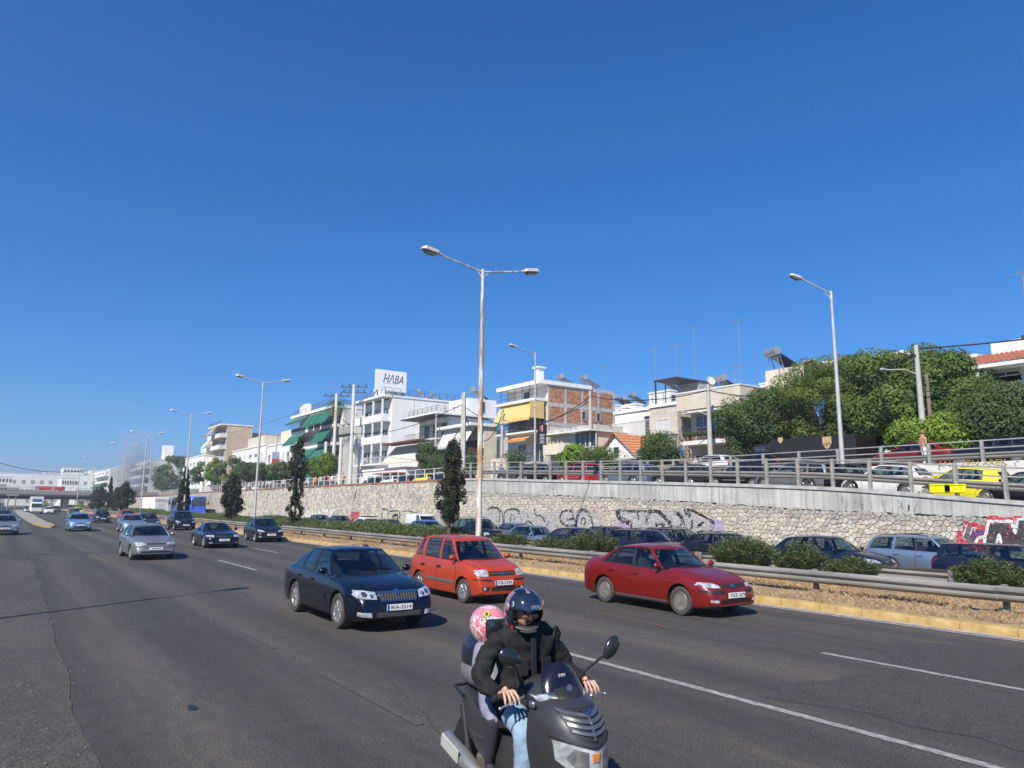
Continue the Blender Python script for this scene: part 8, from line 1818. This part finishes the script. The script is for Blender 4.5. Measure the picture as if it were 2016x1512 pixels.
# front apron: slices by height  z: (half width, x front, x back)
K=[(.36,.10,.66,.44),(.44,.16,.735,.42),(.54,.205,.79,.40),(.66,.235,.815,.38),(.80,.25,.815,.37),(.93,.24,.775,.37),(1.01,.205,.71,.38),(1.065,.15,.62,.40)]
secs=[]
for i in range(19):
    z=lerp(.36,1.065,i/18); hw,xf,xb=[smooth_interp([(k[0],k[c]) for k in K],z) for c in(1,2,3)]; s=[]
    for j in range(25):
        a=-PI/2+PI*j/24; s.append((xb+(xf-xb)*abs(math.cos(a))**.72,hw*math.sin(a)*(1-.10*math.cos(a)**4),z))
    s+= [(xb-.03,hw*.5,z),(xb-.03,-hw*.5,z)]; secs.append(s)
b=MB(); ringloft(b,secs); me=b.mesh('front_apron',M_SCG,40,fix=True); link('front_apron',me,sc); bm=bmesh.new(); bm.from_mesh(me); ab=BVHTree.FromBMesh(bm); bm.free()
def sp(nm,poly,off,mat,mir=False,view='front',bv=None,parent=None,st=.03):
    o=link(nm,panel(bv or ab,poly,view,off,mat,nm,step=st),parent or sc)
    if mir: link(nm,panel(bv or ab,[(-y,z) for y,z in poly][::-1],view,off,mat,nm,step=st),parent or sc)
    return o
sp('grille_recess',[(-.165,1.013),(-.10,1.035),(.10,1.035),(.165,1.013),(.135,0.902),(.07,0.863),(0,0.846),(-.07,0.863),(-.135,0.902)],.004,M_BLKP)
for k,(z_,hw) in enumerate([(1.003,.160),(.970,.152),(.937,.142),(.902,.128)]):
    sp('grille_slat',[(-hw,z_+.012),(-hw*.5,z_-.004),(0,z_-.014),(hw*.5,z_-.004),(hw,z_+.012),(hw,z_+.028),(hw*.5,z_+.012),(0,z_+.004),(-hw*.5,z_+.012),(-hw,z_+.028)],.018,M_SLAT)
sp('grille_spine',[(-.005,0.867),(.005,0.867),(.005,0.988),(-.005,0.988)],.022,M_SLAT); 
sp('badge',[(-.045,1.026),(-.015,1.009),(0,0.992),(.015,1.009),(.045,1.026),(.0,1.009)],.032,M_CHROME)
sp('headlight',[(-.215,0.855),(-.12,0.840),(0,0.810),(.12,0.840),(.215,0.855),(.205,0.740),(.13,0.670),(0,0.640),(-.13,0.670),(-.205,0.740)],.006,M_HL)
sp('headlight_bezel',[(-.225,0.875),(-.12,0.852),(0,0.822),(.12,0.852),(.225,0.875),(.222,0.862),(.12,0.840),(0,0.810),(-.12,0.840),(-.222,0.862)],.012,M_SCD)
sp('reflector',[(.05,0.800),(.13,0.820),(.17,0.760),(.12,0.700),(.05,0.700)],.010,pmat('bright_reflector',(.8,.82,.85),.05,metal=.9,var=.5,vscale=20),True)
sp('amber_bulb',[(-.03,0.790),(.03,0.790),(.02,0.740),(-.02,0.740)],.012,M_AMB)
sp('fog_reflector',[(.16+.03*math.cos(a*PI/5),.47+.03*math.sin(a*PI/5)) for a in range(10)],.010,pmat('orange_brown_lens',(.16,.09,.03),.2,coat=1),True)
# handlebar fairing
K=[(.97,.13,.52,.28),(1.01,.20,.575,.22),(1.06,.215,.565,.20),(1.11,.18,.50,.20),(1.15,.12,.42,.22)]; secs=[]
for i in range(12):
    z=lerp(.97,1.15,i/11); hw,xf,xb=[smooth_interp([(k[0],k[c]) for k in K],z) for c in(1,2,3)]; s=[]
    for j in range(25): a=-PI/2+PI*j/24; s.append((xb+(xf-xb)*abs(math.cos(a))**.75,hw*math.sin(a),z))
    s+= [(xb-.03,hw*.6,z),(xb-.03,-hw*.6,z)]; secs.append(s)
b=MB(); ringloft(b,secs); me=b.mesh('handlebar_fairing',M_SCG,40,fix=True); link('handlebar_fairing',me,sc); bm=bmesh.new(); bm.from_mesh(me); hb=BVHTree.FromBMesh(bm); bm.free()
sp('upper_headlight',[(.055,1.005),(.12,1.01),(.19,1.035),(.205,1.065),(.15,1.085),(.10,1.06)],.010,M_HL,True,bv=hb,st=.02)
sp('centre_cover',[(-.05,.985),(.05,.985),(.095,1.06),(.10,1.125),(-.10,1.125),(-.095,1.06)],.018,M_SCD,bv=hb,st=.02)
# smoked windscreen
b=MB(); 
def ws(u,v):
    a=lerp(-1.15,1.15,u); hw=.165*math.sqrt(max(.02,1-.86*v**2.4)); r=math.sin(a)/math.sin(1.15); z=1.05+.22*v-.015*v*r*r; x=.53-.12*v-.10*(1-math.cos(a))*1.2
    return (x,hw*r,z)
b.grid(ws,14,8); n_=len(b.v); b.grid(lambda u,v:(ws(1-u,v)[0]-.006,ws(1-u,v)[1],ws(1-u,v)[2]),14,8); o=b.build('windscreen',pmat('smoked_screen',(.008,.008,.012),.12,coat=.6),sc,ang=60)
l=link('lettering',text_mesh('SYM',.030,M_SHUT,.001),sc); l.matrix_basis=Matrix.Translation((.470,-.03,1.195))@Matrix.Rotation(R(90),4,'Z')@Matrix.Rotation(R(58),4,'X')
b=MB(); b.lathe([(.005,0),(.022,.002),(.024,.006),(.006,.008)],12,Matrix.Translation((.515,0,1.12))@Matrix.Rotation(R(75),4,'Y')); b.build('screen_emblem',M_SLAT,sc)
# bars, grips, levers, mirrors
for s_ in(-1,1):
    b=MB(); b.tube([(.24,0,1.05),(.25,s_*.20,1.06),(.22,s_*.40,1.035)],.013,8); b.build('handlebar',M_SCD,sc)
    b=MB(); b.tube([(.245,s_*.25,1.057),(.22,s_*.41,1.035)],.021,10); b.lathe([(.024,0),(.024,.02)],10,Matrix.Translation((.22,s_*.41,1.035))@Matrix.Rotation(R(-90*s_),4,'X')); b.build('grip',M_BLKP,sc)
    b=MB(); b.tube([(.27,s_*.21,1.055),(.315,s_*.24,1.045),(.325,s_*.33,1.025),(.33,s_*.42,1.00)],[.010,.009,.007,.006],8); b.ell((.33,s_*.43,.995),(.012,.012,.012),8,6); b.build('brake_lever',M_ALU,sc)
    b=MB(); b.box((.25,s_*.215,1.07),(.07,.06,.06),0,0,.012); b.lathe([(.028,0),(.03,.05),(.024,.055)],12,Matrix.Translation((.23,s_*.23,1.09))); b.build('brake_reservoir',M_SCD,sc)
    b=MB(); b.tube([(.26,s_*.22,1.09),(.33,s_*.29,1.19),(.42,s_*.37,1.285)],.010,8); b.build('mirror_stalk',M_SCD,sc)
    b=MB(); Mr=Matrix.Rotation(R(-38) if s_>0 else R(66),3,'X')
    b.ell((.435,s_*.415,1.335),(.032,.058,.092),14,10,M=Mr,fn=lambda p:Vector((p.x if p.x>0 else p.x*.3,p.y*(1+.12*p.z),p.z))); o=b.build('mirror',pmat('mirror_shell',(.018,.018,.02),.22,coat=.6),sc,ang=60)
    b=MB(); b.box((.42,s_*.235,1.02),(.07,.03,.045),0,0,.012); b.build('indicator',M_SLAT,sc)
# inner leg shield, tunnel, side panels, seat
b=MB(); b.prism([(.40,-.22),(.40,.22),(.30,.19),(.30,-.19)],.34,.98); b.build('leg_shield',M_SCD,sc)
b=MB(); b.bb(-.15,.42,-.24,.24,.28,.34,bev=.02); b.bb(-.15,.42,-.075,.075,.34,.52,bev=.03); b.build('floorboard',M_SCD,sc)
sd=[]
for i in range(14):
    t=i/13; x=lerp(.10,-.98,t); hw=[.11,.16,.19,.205,.21,.21,.205,.20,.19,.18,.165,.145,.12,.08][i]; zb_=lerp(.34,.66,t**1.4); zt_=lerp(.70,.84,t**1.5)
    sd.append([(x,-hw*.9,zb_),(x,-hw,lerp(zb_,zt_,.45)),(x,-hw*.86,zt_-.02),(x,-hw*.5,zt_),(x,hw*.5,zt_),(x,hw*.86,zt_-.02),(x,hw,lerp(zb_,zt_,.45)),(x,hw*.9,zb_)])
b=MB(); ringloft(b,sd); b.build('body_side_panel',M_SCG,sc,ang=50,fix=True)
b=MB(); st_=[]
for i in range(12):
    t=i/11; x=lerp(.08,-.80,t); hw=[.07,.11,.135,.15,.155,.15,.15,.155,.15,.14,.12,.08][i]; zt_=.775+(.055 if x<-.36 else 0)+.01*math.sin(i); st_.append([(x,-hw,.70),(x,-hw*.95,zt_-.03),(x,-hw*.6,zt_),(x,hw*.6,zt_),(x,hw*.95,zt_-.03),(x,hw,.70)])
ringloft(b,st_); b.build('seat',pmat('seat_vinyl',(.02,.02,.021),.5),sc,ang=50,fix=True)
for s_ in(-1,1): 
    l=link('lettering',text_mesh('JOYRIDE',.038,M_SLAT,.001),sc); l.matrix_basis=Matrix.Translation((-.42,s_*.214,.60))@Matrix.Rotation(R(180 if s_>0 else 0)+0,4,'Z')@Matrix.Rotation(R(90),4,'X')
# wheels and mudguards
for ax,nm in((.72,'front'),(-.70,'rear')):
    b=MB(); b.lathe([(.165,-.045),(.19,-.058),(.235,-.055),(.26,-.03),(.268,0),(.26,.03),(.235,.055),(.19,.058),(.165,.045)],32,Matrix.Translation((ax,0,.268))@Matrix.Rotation(PI/2,4,'X'),close=True); wl=b.build('wheel',M_TYRE,sc)
    b=MB(); b.lathe([(.168,-.04),(.15,-.045),(.15,.045),(.168,.04)],28,Matrix.Translation((ax,0,.268))@Matrix.Rotation(PI/2,4,'X'),close=True)
    for k in range(5): a=2*PI*k/5; b.bar((ax,0,.268),(ax+.155*math.cos(a),0,.268+.155*math.sin(a)),.05,.03,up=(0,1,0))
    b.build('rim',M_SLAT,wl)
b=MB(); 
def fen(u,v): a=lerp(R(15),R(165),u); r=.30; y=lerp(-1,1,v); return (.72+r*math.cos(a)*(1-.05*y*y),y*.085,.27+r*math.sin(a)-.03*y*y)
b.grid(fen,16,8); b.build('front_mudguard',M_SCG,sc,ang=60)
for s_ in(-1,1): b=MB(); b.tube([(.52,s_*.09,.70),(.72,s_*.09,.27)],.022,8); b.build('fork_leg',M_SCD,sc)
b=MB(); b.tube([(-.35,-.16,.30),(-.5,-.20,.33),(-.62,-.21,.36),(-.98,-.22,.44)],[.03,.055,.07,.062],14); b.build('exhaust',pmat('dull_exhaust',(.30,.30,.29),.4,metal=.6),sc); b=MB(); b.bar((-.62,-.285,.40),(-.92,-.292,.46),.012,.10,bev=.004); b.build('heat_shield',pmat('pale_heat_shield',(.42,.42,.40),.5),sc)
b=MB(); b.box((-.45,0,.33),(.42,.26,.24),0,0,.05); b.box((-.62,.12,.30),(.5,.12,.18),0,0,.05); b.build('engine',pmat('dusty_engine',(.14,.12,.10),.7,metal=.3,var=.3,vscale=12),sc)
b=MB(); b.tube([(-.72,-.13,.30),(-.86,-.13,.72)],.03,10); b.build('rear_shock',M_SCD,sc); b=MB(); b.bar((-.9,-.1,.55),(-1.08,-.1,.30),.02,.16); b.build('rear_mudguard',M_BLKP,sc)
b=MB(); b.tube([(-.80,-.16,.80),(-1.0,-.15,.84),(-1.0,.15,.84),(-.80,.16,.80)],.014,8); b.build('grab_rail',M_SCD,sc)
# top case (own thing)
tc=thing('top_case','dark blue-black rear top case with a grey shell behind the passenger','luggage box',tuple(sc.matrix_basis@Vector((0,0,0))),0); 
Ms=Matrix.Translation((SX,SY,0))@Matrix.Rotation(SYAW,4,'Z')
tc.location=Ms@Vector((-.87,.07,.87)); tc.rotation_euler=(0,0,SYAW)
b=MB(); b.ell((0,0,.19),(.19,.18,.22),20,12,fn=lambda p:Vector((math.copysign(abs(p.x)**.6,p.x),math.copysign(abs(p.y)**.6,p.y),math.copysign(abs(p.z)**.75,p.z)))); b.build('lid',pmat('case_navy',(.012,.016,.03),.3,coat=.6),tc,ang=60)
b=MB(); b.ell((-.0,0,.11),(.195,.185,.15),20,10,fn=lambda p:Vector((math.copysign(abs(p.x)**.6,p.x),math.copysign(abs(p.y)**.6,p.y),min(.35,p.z)))); b.build('base_shell',pmat('case_grey',(.17,.17,.19),.45),tc,ang=60)
# ---- rider
M_JKT=pmat('black_jacket',(.012,.012,.013),.85,bump=.8,bscale=9,var=.25,vscale=5,spec=.35); M_JEANS=pmat('light_jeans',(.22,.33,.46),.85,var=.22,vscale=5,bump=.6,bscale=16,col2=(.32,.43,.55)); M_SKIN2=pmat('hand_skin',(.50,.30,.215),.5,var=.12,vscale=20,bump=.15,bscale=60); M_SHOE=pmat('dark_shoe',(.03,.03,.03),.6)
rd=thing('person','scooter rider in black jacket, light jeans and open-visor dark helmet, hands on the bars','person',(SX,SY,0),SYAW)
J=[((-.16,0,.86),(.19,.17)),((-.17,0,1.02),(.19,.16)),((-.14,0,1.19),(.195,.16)),((-.12,0,1.34),(.145,.12)),((-.09,0,1.44),(.095,.085)),((-.075,-.02,1.52),.06)]; E_=[(0,1),(1,2),(2,3),(3,4),(4,5)]
for s_ in(-1,1):
    b0=len(J); J+=[((-.10,s_*.20,1.365),.085),((-.13,s_*.30,1.22),.082),((-.07,s_*.385,1.08),.078),((.07,s_*.375,1.05),.066),((.165,s_*.345,1.05),.050),((.195,s_*.338,1.055),.031)]; E_+=[(3,b0)]+[(b0+i,b0+i+1) for i in range(5)]
    l=len(J); J+=[((-.08,s_*.11,.84),.115),((.14,s_*.18,.84),.092),((.28,s_*.20,.80),.094),((.27,s_*.20,.62),.080),((.22,s_*.19,.42),.070),((.22,s_*.19,.39),.045),((.33,s_*.20,.37),.042)]; E_+=[(0,l)]+[(l+i,l+i+1) for i in range(6)]
def mf(c):
    if c.z<.41: return 3
    if c.x>.185 and c.z>.98: return 2
    if c.z<.93 and c.x>.02: return 1
    return 0 if c.z>.60 else 1
bd=skin_body('body',J,E_,[M_JKT,M_JEANS,M_SKIN2,M_SHOE],mf,rd,sub=3)
dm=bd.data
for v in dm.vertices:
    c=v.co
    if not(c.z<.93 and c.x>.02) and c.x<.18 and c.z>.75:
        n=v.normal; f=mnoise.noise(Vector((c.x*8,c.y*6,c.z*17)))*.022+mnoise.noise(Vector((c.x*20,c.y*18,c.z*30)))*.009; v.co=c+n*f
    elif c.z<.93 and c.z>.42:
        n=v.normal; f=mnoise.noise(Vector((c.x*14,c.y*14,c.z*22)))*.007; v.co=c+n*f
# jacket skirt, collar, zip flap, pockets
b=MB(); secs=[]
for k,(z,rx,ry,cx) in enumerate([(1.0,.185,.205,-.16),(.90,.20,.225,-.15),(.80,.215,.24,-.13),(.765,.22,.245,-.125)]):
    secs.append([(cx+rx*math.cos(a*PI/12)*(1.25 if math.cos(a*PI/12)>0 else 1)+.008*math.sin(a*2.3),ry*math.sin(a*PI/12)+.006*math.sin(a*3),z+ .012*math.sin(a*1.9)) for a in range(24)])
ringloft(b,secs,cap=False); b.build('jacket_hem',M_JKT,bd,ang=60)
b=MB(); b.lathe([(.095,0),(.105,.05),(.092,.10),(.085,.10),(.09,.0)],20,Matrix.Translation((-.085,0,1.40))@Matrix.Rotation(R(12),4,'Y')); b.build('collar',M_JKT,bd,ang=50)
b=MB(); b.bar((.040,0,1.38),(.066,0,.98),.045,.010,bev=.004,up=(1,0,0)); b.build('zip_flap',pmat('flap_black',(.016,.016,.018),.5),bd)
for s_ in(-1,1): b=MB(); b.box((.052,s_*.105,1.17),(.010,.10,.12),0,0,.006,M=Matrix.Rotation(R(-14*s_)*-1,3,'Z')); b.build('chest_pocket',pmat('flap_black',(.016,.016,.018),.5),bd)
for s_ in(-1,1): b=MB(); b.lathe([(.050,0),(.054,.02),(.052,.045),(.045,.045)],16,Matrix.Translation((.145,s_*.352,1.05))@Matrix.Rotation(R(90),4,'Y')); b.build('cuff',M_JKT,bd,ang=60)
def hand(s_,parent):
    # palm over the grip, four fingers reaching forward and down over the lever, thumb under the grip
    J=[((.195,s_*.338,1.058),(.026,.030)),((.225,s_*.335,1.072),(.022,.036)),((.25,s_*.332,1.076),(.019,.040))]; E_=[(0,1),(1,2)]
    o=skin_body('hand',J,E_,[M_SKIN2],lambda c:0,parent,sub=2)
    ys=[-.034,-.011,.012,.034]; ln=[.88,1.0,.95,.76]
    for i in range(4):
        y=s_*(.332)+s_*ys[i]; L=ln[i]; sp_=s_*ys[i]*.5
        Q=[(.243,y,1.078),(.275,y+sp_*.3,1.078),(.275+.032*L,y+sp_*.7,1.058-.006*(i%2)),(.282+.045*L,y+sp_,1.036),(.284+.050*L,y+sp_*1.1,1.016-.004*L)]
        rr=[.0120,.0115,.0105,.0095,.0075]; me_=bpy.data.meshes.new('f'); J2=[(q,r_) for q,r_ in zip(Q,rr)]
        f=skin_body('finger',J2,[(0,1),(1,2),(2,3),(3,4)],[M_SKIN2],lambda c:0,o,sub=2)
        b=MB(); b.ell((Q[4][0]+.004,Q[4][1],Q[4][2]-.001),(.004,.006,.007),6,5); b.build('nail',pmat('nail',(.62,.42,.36),.3),f)
    J2=[((.215,s_*.302,1.060),.013),((.235,s_*.288,1.045),.0115),((.255,s_*.284,1.030),.0095),((.268,s_*.286,1.020),.0075)]; skin_body('thumb',J2,[(0,1),(1,2),(2,3)],[M_SKIN2],lambda c:0,o,sub=2)
hand(-1,bd); hand(1,bd)
# head + helmet
HC=Vector((-.045,-.03,1.55)); HY=R(-6); HM=Matrix.Rotation(HY,4,'Z')@Matrix.Rotation(R(6),4,'Y')
hd=head(bd,tuple(HC+Vector((.0,0,-.01))),.98,HY,hair=False)
b=MB(); M3=HM.to_3x3()
for s_ in(-1,1): b.ell(HC+M3@Vector((.112,s_*.036,-.012)),(.010,.034,.022),10,6,M=M3)
b.build('sunglasses',pmat('copper_lens',(.22,.07,.03),.12,coat=1),hd); b=MB(); b.bar(HC+M3@Vector((.117,-.07,.008)),HC+M3@Vector((.117,.07,.008)),.006,.006); b.bar(HC+M3@Vector((.10,.066,.03)),HC+M3@Vector((.0,.082,.02)),.004,.005); b.bar(HC+M3@Vector((.10,-.066,.03)),HC+M3@Vector((.0,-.082,.02)),.004,.005); b.build('glasses_frame',M_BLKP,hd)
def helmet(parent,c,M,rx,ry,rz,mats,mf,az0,el0,el1,name='helmet',inner=None):
    nu,nv=48,32
    def P(a,e,k=1.0):
        ce=math.cos(e); x=math.cos(a)*ce; y=math.sin(a)*ce; z=math.sin(e)
        X=rx*x*(1.0 if x>0 else 1.02); Y=ry*y; Z=rz*z
        if z<0: Z*=1.12; X*= (1-.10*z*z*1.5) ; Y*=(1-.22*z*z)
        if x>.3 and z<-.2: X*=1+.10*(-z-.2)
        return Vector(c)+M@(Vector((X,Y,Z))*k)
    b=MB(); idx={}
    def V(i,j,k):
        q=(i%nu,j,k)
        if q not in idx: idx[q]=len(b.v); b.v.append(tuple(P(-PI+2*PI*i/nu,-R(66)+(PI/2+R(66))*j/nv,k)))
        return idx[q]
    def op(i,j):
        a=-PI+2*PI*(i+.5)/nu; e=-R(66)+(PI/2+R(66))*(j+.5)/nv; return abs(a)<az0*(1-.25*max(0,(-e)/R(60))) and el0<e<el1
    for i in range(nu):
        for j in range(nv):
            if not op(i,j):
                b.f.append((V(i,j,1),V(i+1,j,1),V(i+1,j+1,1),V(i,j+1,1))); b.m.append(mf(-PI+2*PI*(i+.5)/nu,-R(66)+(PI/2+R(66))*(j+.5)/nv))
                b.f.append((V(i,j,.90),V(i,j+1,.90),V(i+1,j+1,.90),V(i+1,j,.90))); b.m.append(len(mats)-1)
                for (di,dj,e1,e2) in ((-1,0,(i,j),(i,j+1)),(1,0,(i+1,j),(i+1,j+1)),(0,-1,(i,j),(i+1,j)),(0,1,(i,j+1),(i+1,j+1))):
                    ii,jj=(i+di)%nu,j+dj
                    if (0<=jj<nv and op(ii,jj)) or jj<0: b.f.append((V(*e1,1),V(*e2,1),V(*e2,.90),V(*e1,.90))); b.m.append(len(mats)-1)
    o=b.build(name,mats,parent,ang=60); return o,P
HB=pmat('helmet_navy_black',(.008,.012,.028),.16,coat=1.0); HG=pmat('helmet_silver_red',(.35,.22,.24),.3,metal=.3,var=.5,vscale=9); HI=pmat('helmet_lining',(.035,.035,.037),.9)
hl_,HP=helmet(bd,HC+Vector((-.012,0,.012)),M3,.168,.143,.158,[HB,HG,HI],lambda a,e:1 if (abs(a)>R(80) and abs(a)<R(115) and R(5)<e<R(55)) or (abs(a)<R(12) and e>R(62)) else 0,R(62),R(-38),R(16))
b=MB(); b.grid(lambda u,v:tuple(HP(lerp(R(-72),R(72),u),lerp(R(11),R(52),v)*(1-.18*abs(u-.5)*2),1.055)),24,10); b.f=b.f; n0=len(b.v); b.grid(lambda u,v:tuple(HP(lerp(R(72),R(-72),u),lerp(R(11),R(52),v)*(1-.18*abs(u-.5)*2),1.035)),24,10); o=b.build('visor',pmat('tinted_visor',(.012,.018,.032),.06,coat=1.0,spec=1.0),hl_,ang=60)
for s_ in(-1,1):
    q=HP(s_*R(82),R(12),1.03); b=MB(); b.ell(q,(.034,.014,.034),14,8,M=M3); b.build('visor_pivot',HG,hl_,ang=50)
    q=HP(s_*R(60),R(22),1.075); l=link('lettering',text_mesh('3' if s_<0 else '3',.05,M_SHUT,.0006),hl_); l.matrix_basis=Matrix.Translation(q)@Matrix.Rotation(HY+s_*R(60)+R(90),4,'Z')@Matrix.Rotation(R(80),4,'X')
q=HP(R(6),R(19),1.085); l=link('lettering',text_mesh('GREX',.030,pmat('grey_print',(.35,.36,.38),.5),.0006),hl_); l.matrix_basis=Matrix.Translation(q)@Matrix.Rotation(HY+R(6)+R(90),4,'Z')@Matrix.Rotation(R(82),4,'X')
b=MB(); q=HP(R(-78),R(-42),1.02); b.box(tuple(q),(.022,.018,.05),0,0,.006); b.build('release_tab',M_TL,hl_)
b=MB(); b.tube([HP(lerp(-R(56),R(56),k/12),R(-35)-R(4)*math.cos(lerp(-1.4,1.4,k/12)),1.03) for k in range(13)],.006,6); b.build('chin_trim',M_GREYP,hl_)
b=MB(); b.ell(tuple(HP(0,R(-50),.97)),(.05,.07,.02),10,6,M=M3); b.build('chin_curtain',HI,hl_)
# ---- passenger (child) behind the rider
pg=thing('person','small pillion passenger in a pink and white patterned helmet holding on behind the rider','person',(SX,SY,0),SYAW)
M_PJ=pmat('lilac_grey_jacket',(.20,.21,.27),.7,var=.3,vscale=6,bump=.5,bscale=14)
J=[((-.52,-.0,.90),(.14,.13)),((-.53,-.02,1.06),(.14,.12)),((-.51,-.05,1.18),(.15,.10)),((-.49,-.08,1.27),.05),((-.48,-.10,1.34),.045)]; E_=[(0,1),(1,2),(2,3),(3,4)]
for s_ in(-1,1):
    b0=len(J); J+=[((-.48,s_*.15-.03,1.23),.055),((-.40,s_*.22-.02,1.08),.05),((-.25,s_*.22,1.02),.042),((-.16,s_*.215,1.02),.035)]; E_+=[(2,b0)]+[(b0+i,b0+i+1) for i in range(3)]
    l=len(J); J+=[((-.44,s_*.13,.88),.085),((-.22,s_*.235,.84),.065),((-.10,s_*.245,.80),.058),((-.16,s_*.24,.58),.045),((-.20,s_*.235,.46),.038),((-.12,s_*.24,.43),.034)]; E_+=[(0,l)]+[(l+i,l+i+1) for i in range(5)]
pb=skin_body('body',J,E_,[M_PJ,pmat('dark_leggings',(.025,.025,.035),.8),M_SKIN2,M_SHOE],lambda c:3 if c.z<.45 else (1 if c.z<.80 else 0),pg,sub=2)
def hm_mat():
    m=bpy.data.materials.new('pink_white_helmet'); m.use_nodes=True; t=m.node_tree;N=t.nodes;L=t.links;b=N['Principled BSDF']; b.inputs['Roughness'].default_value=.22; b.inputs['Coat Weight'].default_value=.8
    tc=N.new('ShaderNodeTexCoord'); n=N.new('ShaderNodeTexNoise'); n.inputs['Scale'].default_value=13; n.inputs['Detail'].default_value=2; n.inputs['Distortion'].default_value=1.6; L.new(tc.outputs['Object'],n.inputs[0])
    r=N.new('ShaderNodeValToRGB'); r.color_ramp.interpolation='CONSTANT'; e=r.color_ramp.elements; e[0].position=0; e[0].color=(.62,.16,.22,1); e[1].position=.44; e[1].color=(.72,.70,.70,1)
    for p_,c_ in((.50,(.03,.03,.035,1)),(.525,(.72,.70,.70,1)),(.56,(.62,.20,.27,1)),(.66,(.04,.22,.24,1)),(.70,(.72,.7,.7,1))): x=e.new(p_); x.color=c_
    L.new(n.outputs[0],r.inputs[0]); L.new(r.outputs[0],b.inputs['Base Color']); return m
PK=pmat('helmet_pink',(.62,.20,.26),.22,coat=.8); WHm=pmat('helmet_white',(.70,.69,.69),.22,coat=.8)
c0=Vector((-.47,-.11,1.40)); Mp=Matrix.Rotation(R(24),3,'Z')
head(pb,tuple(c0-Vector((0,0,.02))),.88,R(24),hair=False)
ph,PP=helmet(pb,c0,Mp,.158,.138,.15,[hm_mat(),PK,HI],lambda a,e:1 if e>R(30) and e<R(62) else 0,R(56),R(-30),R(22))
b=MB(); b.grid(lambda u,v:tuple(PP(lerp(R(-64),R(64),u),lerp(R(-28),R(24),v),1.03)),20,8); b.build('visor',pmat('dark_visor',(.02,.02,.024),.08,coat=1),ph,ang=60)
for k in range(7):
    q=PP(R(-62)+.16*math.cos(k*PI*2/7),R(38)+.15*math.sin(k*PI*2/7),1.03); b=MB(); b.ell(q,(.012,.010,.012),8,6); b.build('flower_petal',pmat('lime_print',(.35,.50,.06),.4),ph)
q=PP(R(-62),R(38),1.045); b=MB(); b.ell(q,(.008,.008,.008),8,6); b.build('flower_eye',M_BLKP,ph)
# navy bag with white print hooked at the leg shield
bg_=thing('bag','navy bag with white printed shapes hanging behind the scooter apron','bag',Ms@Vector((.36,.02,.86)),SYAW); b=MB(); b.ell((0,0,0),(.06,.13,.13),14,10,fn=lambda p:Vector((p.x,math.copysign(abs(p.y)**.8,p.y),p.z))); b.build('pouch',pmat('navy_cloth',(.02,.035,.10),.7),bg_)
for k,(y_,z_) in enumerate([(-.09,.05),(-.115,-.02),(-.05,.10)]): b=MB(); b.box((.0,y_,z_),(.10,.035,.05),0,0,.01); b.build('white_print',M_SHUT,bg_)
# ================================================================ AIR
b=MB(); b.bb(-3050,3050,-90,5050,-1.2,75); m=bpy.data.materials.new('haze'); m.use_nodes=True; t=m.node_tree; t.nodes.remove(t.nodes['Principled BSDF']); v=t.nodes.new('ShaderNodeVolumePrincipled'); v.inputs['Color'].default_value=(.80,.87,1,1); v.inputs['Density'].default_value=.00050; v.inputs['Anisotropy'].default_value=.2; t.links.new(v.outputs[0],t.nodes['Material Output'].inputs['Volume'])
b.build('haze',m,kind='stuff',ang=None)
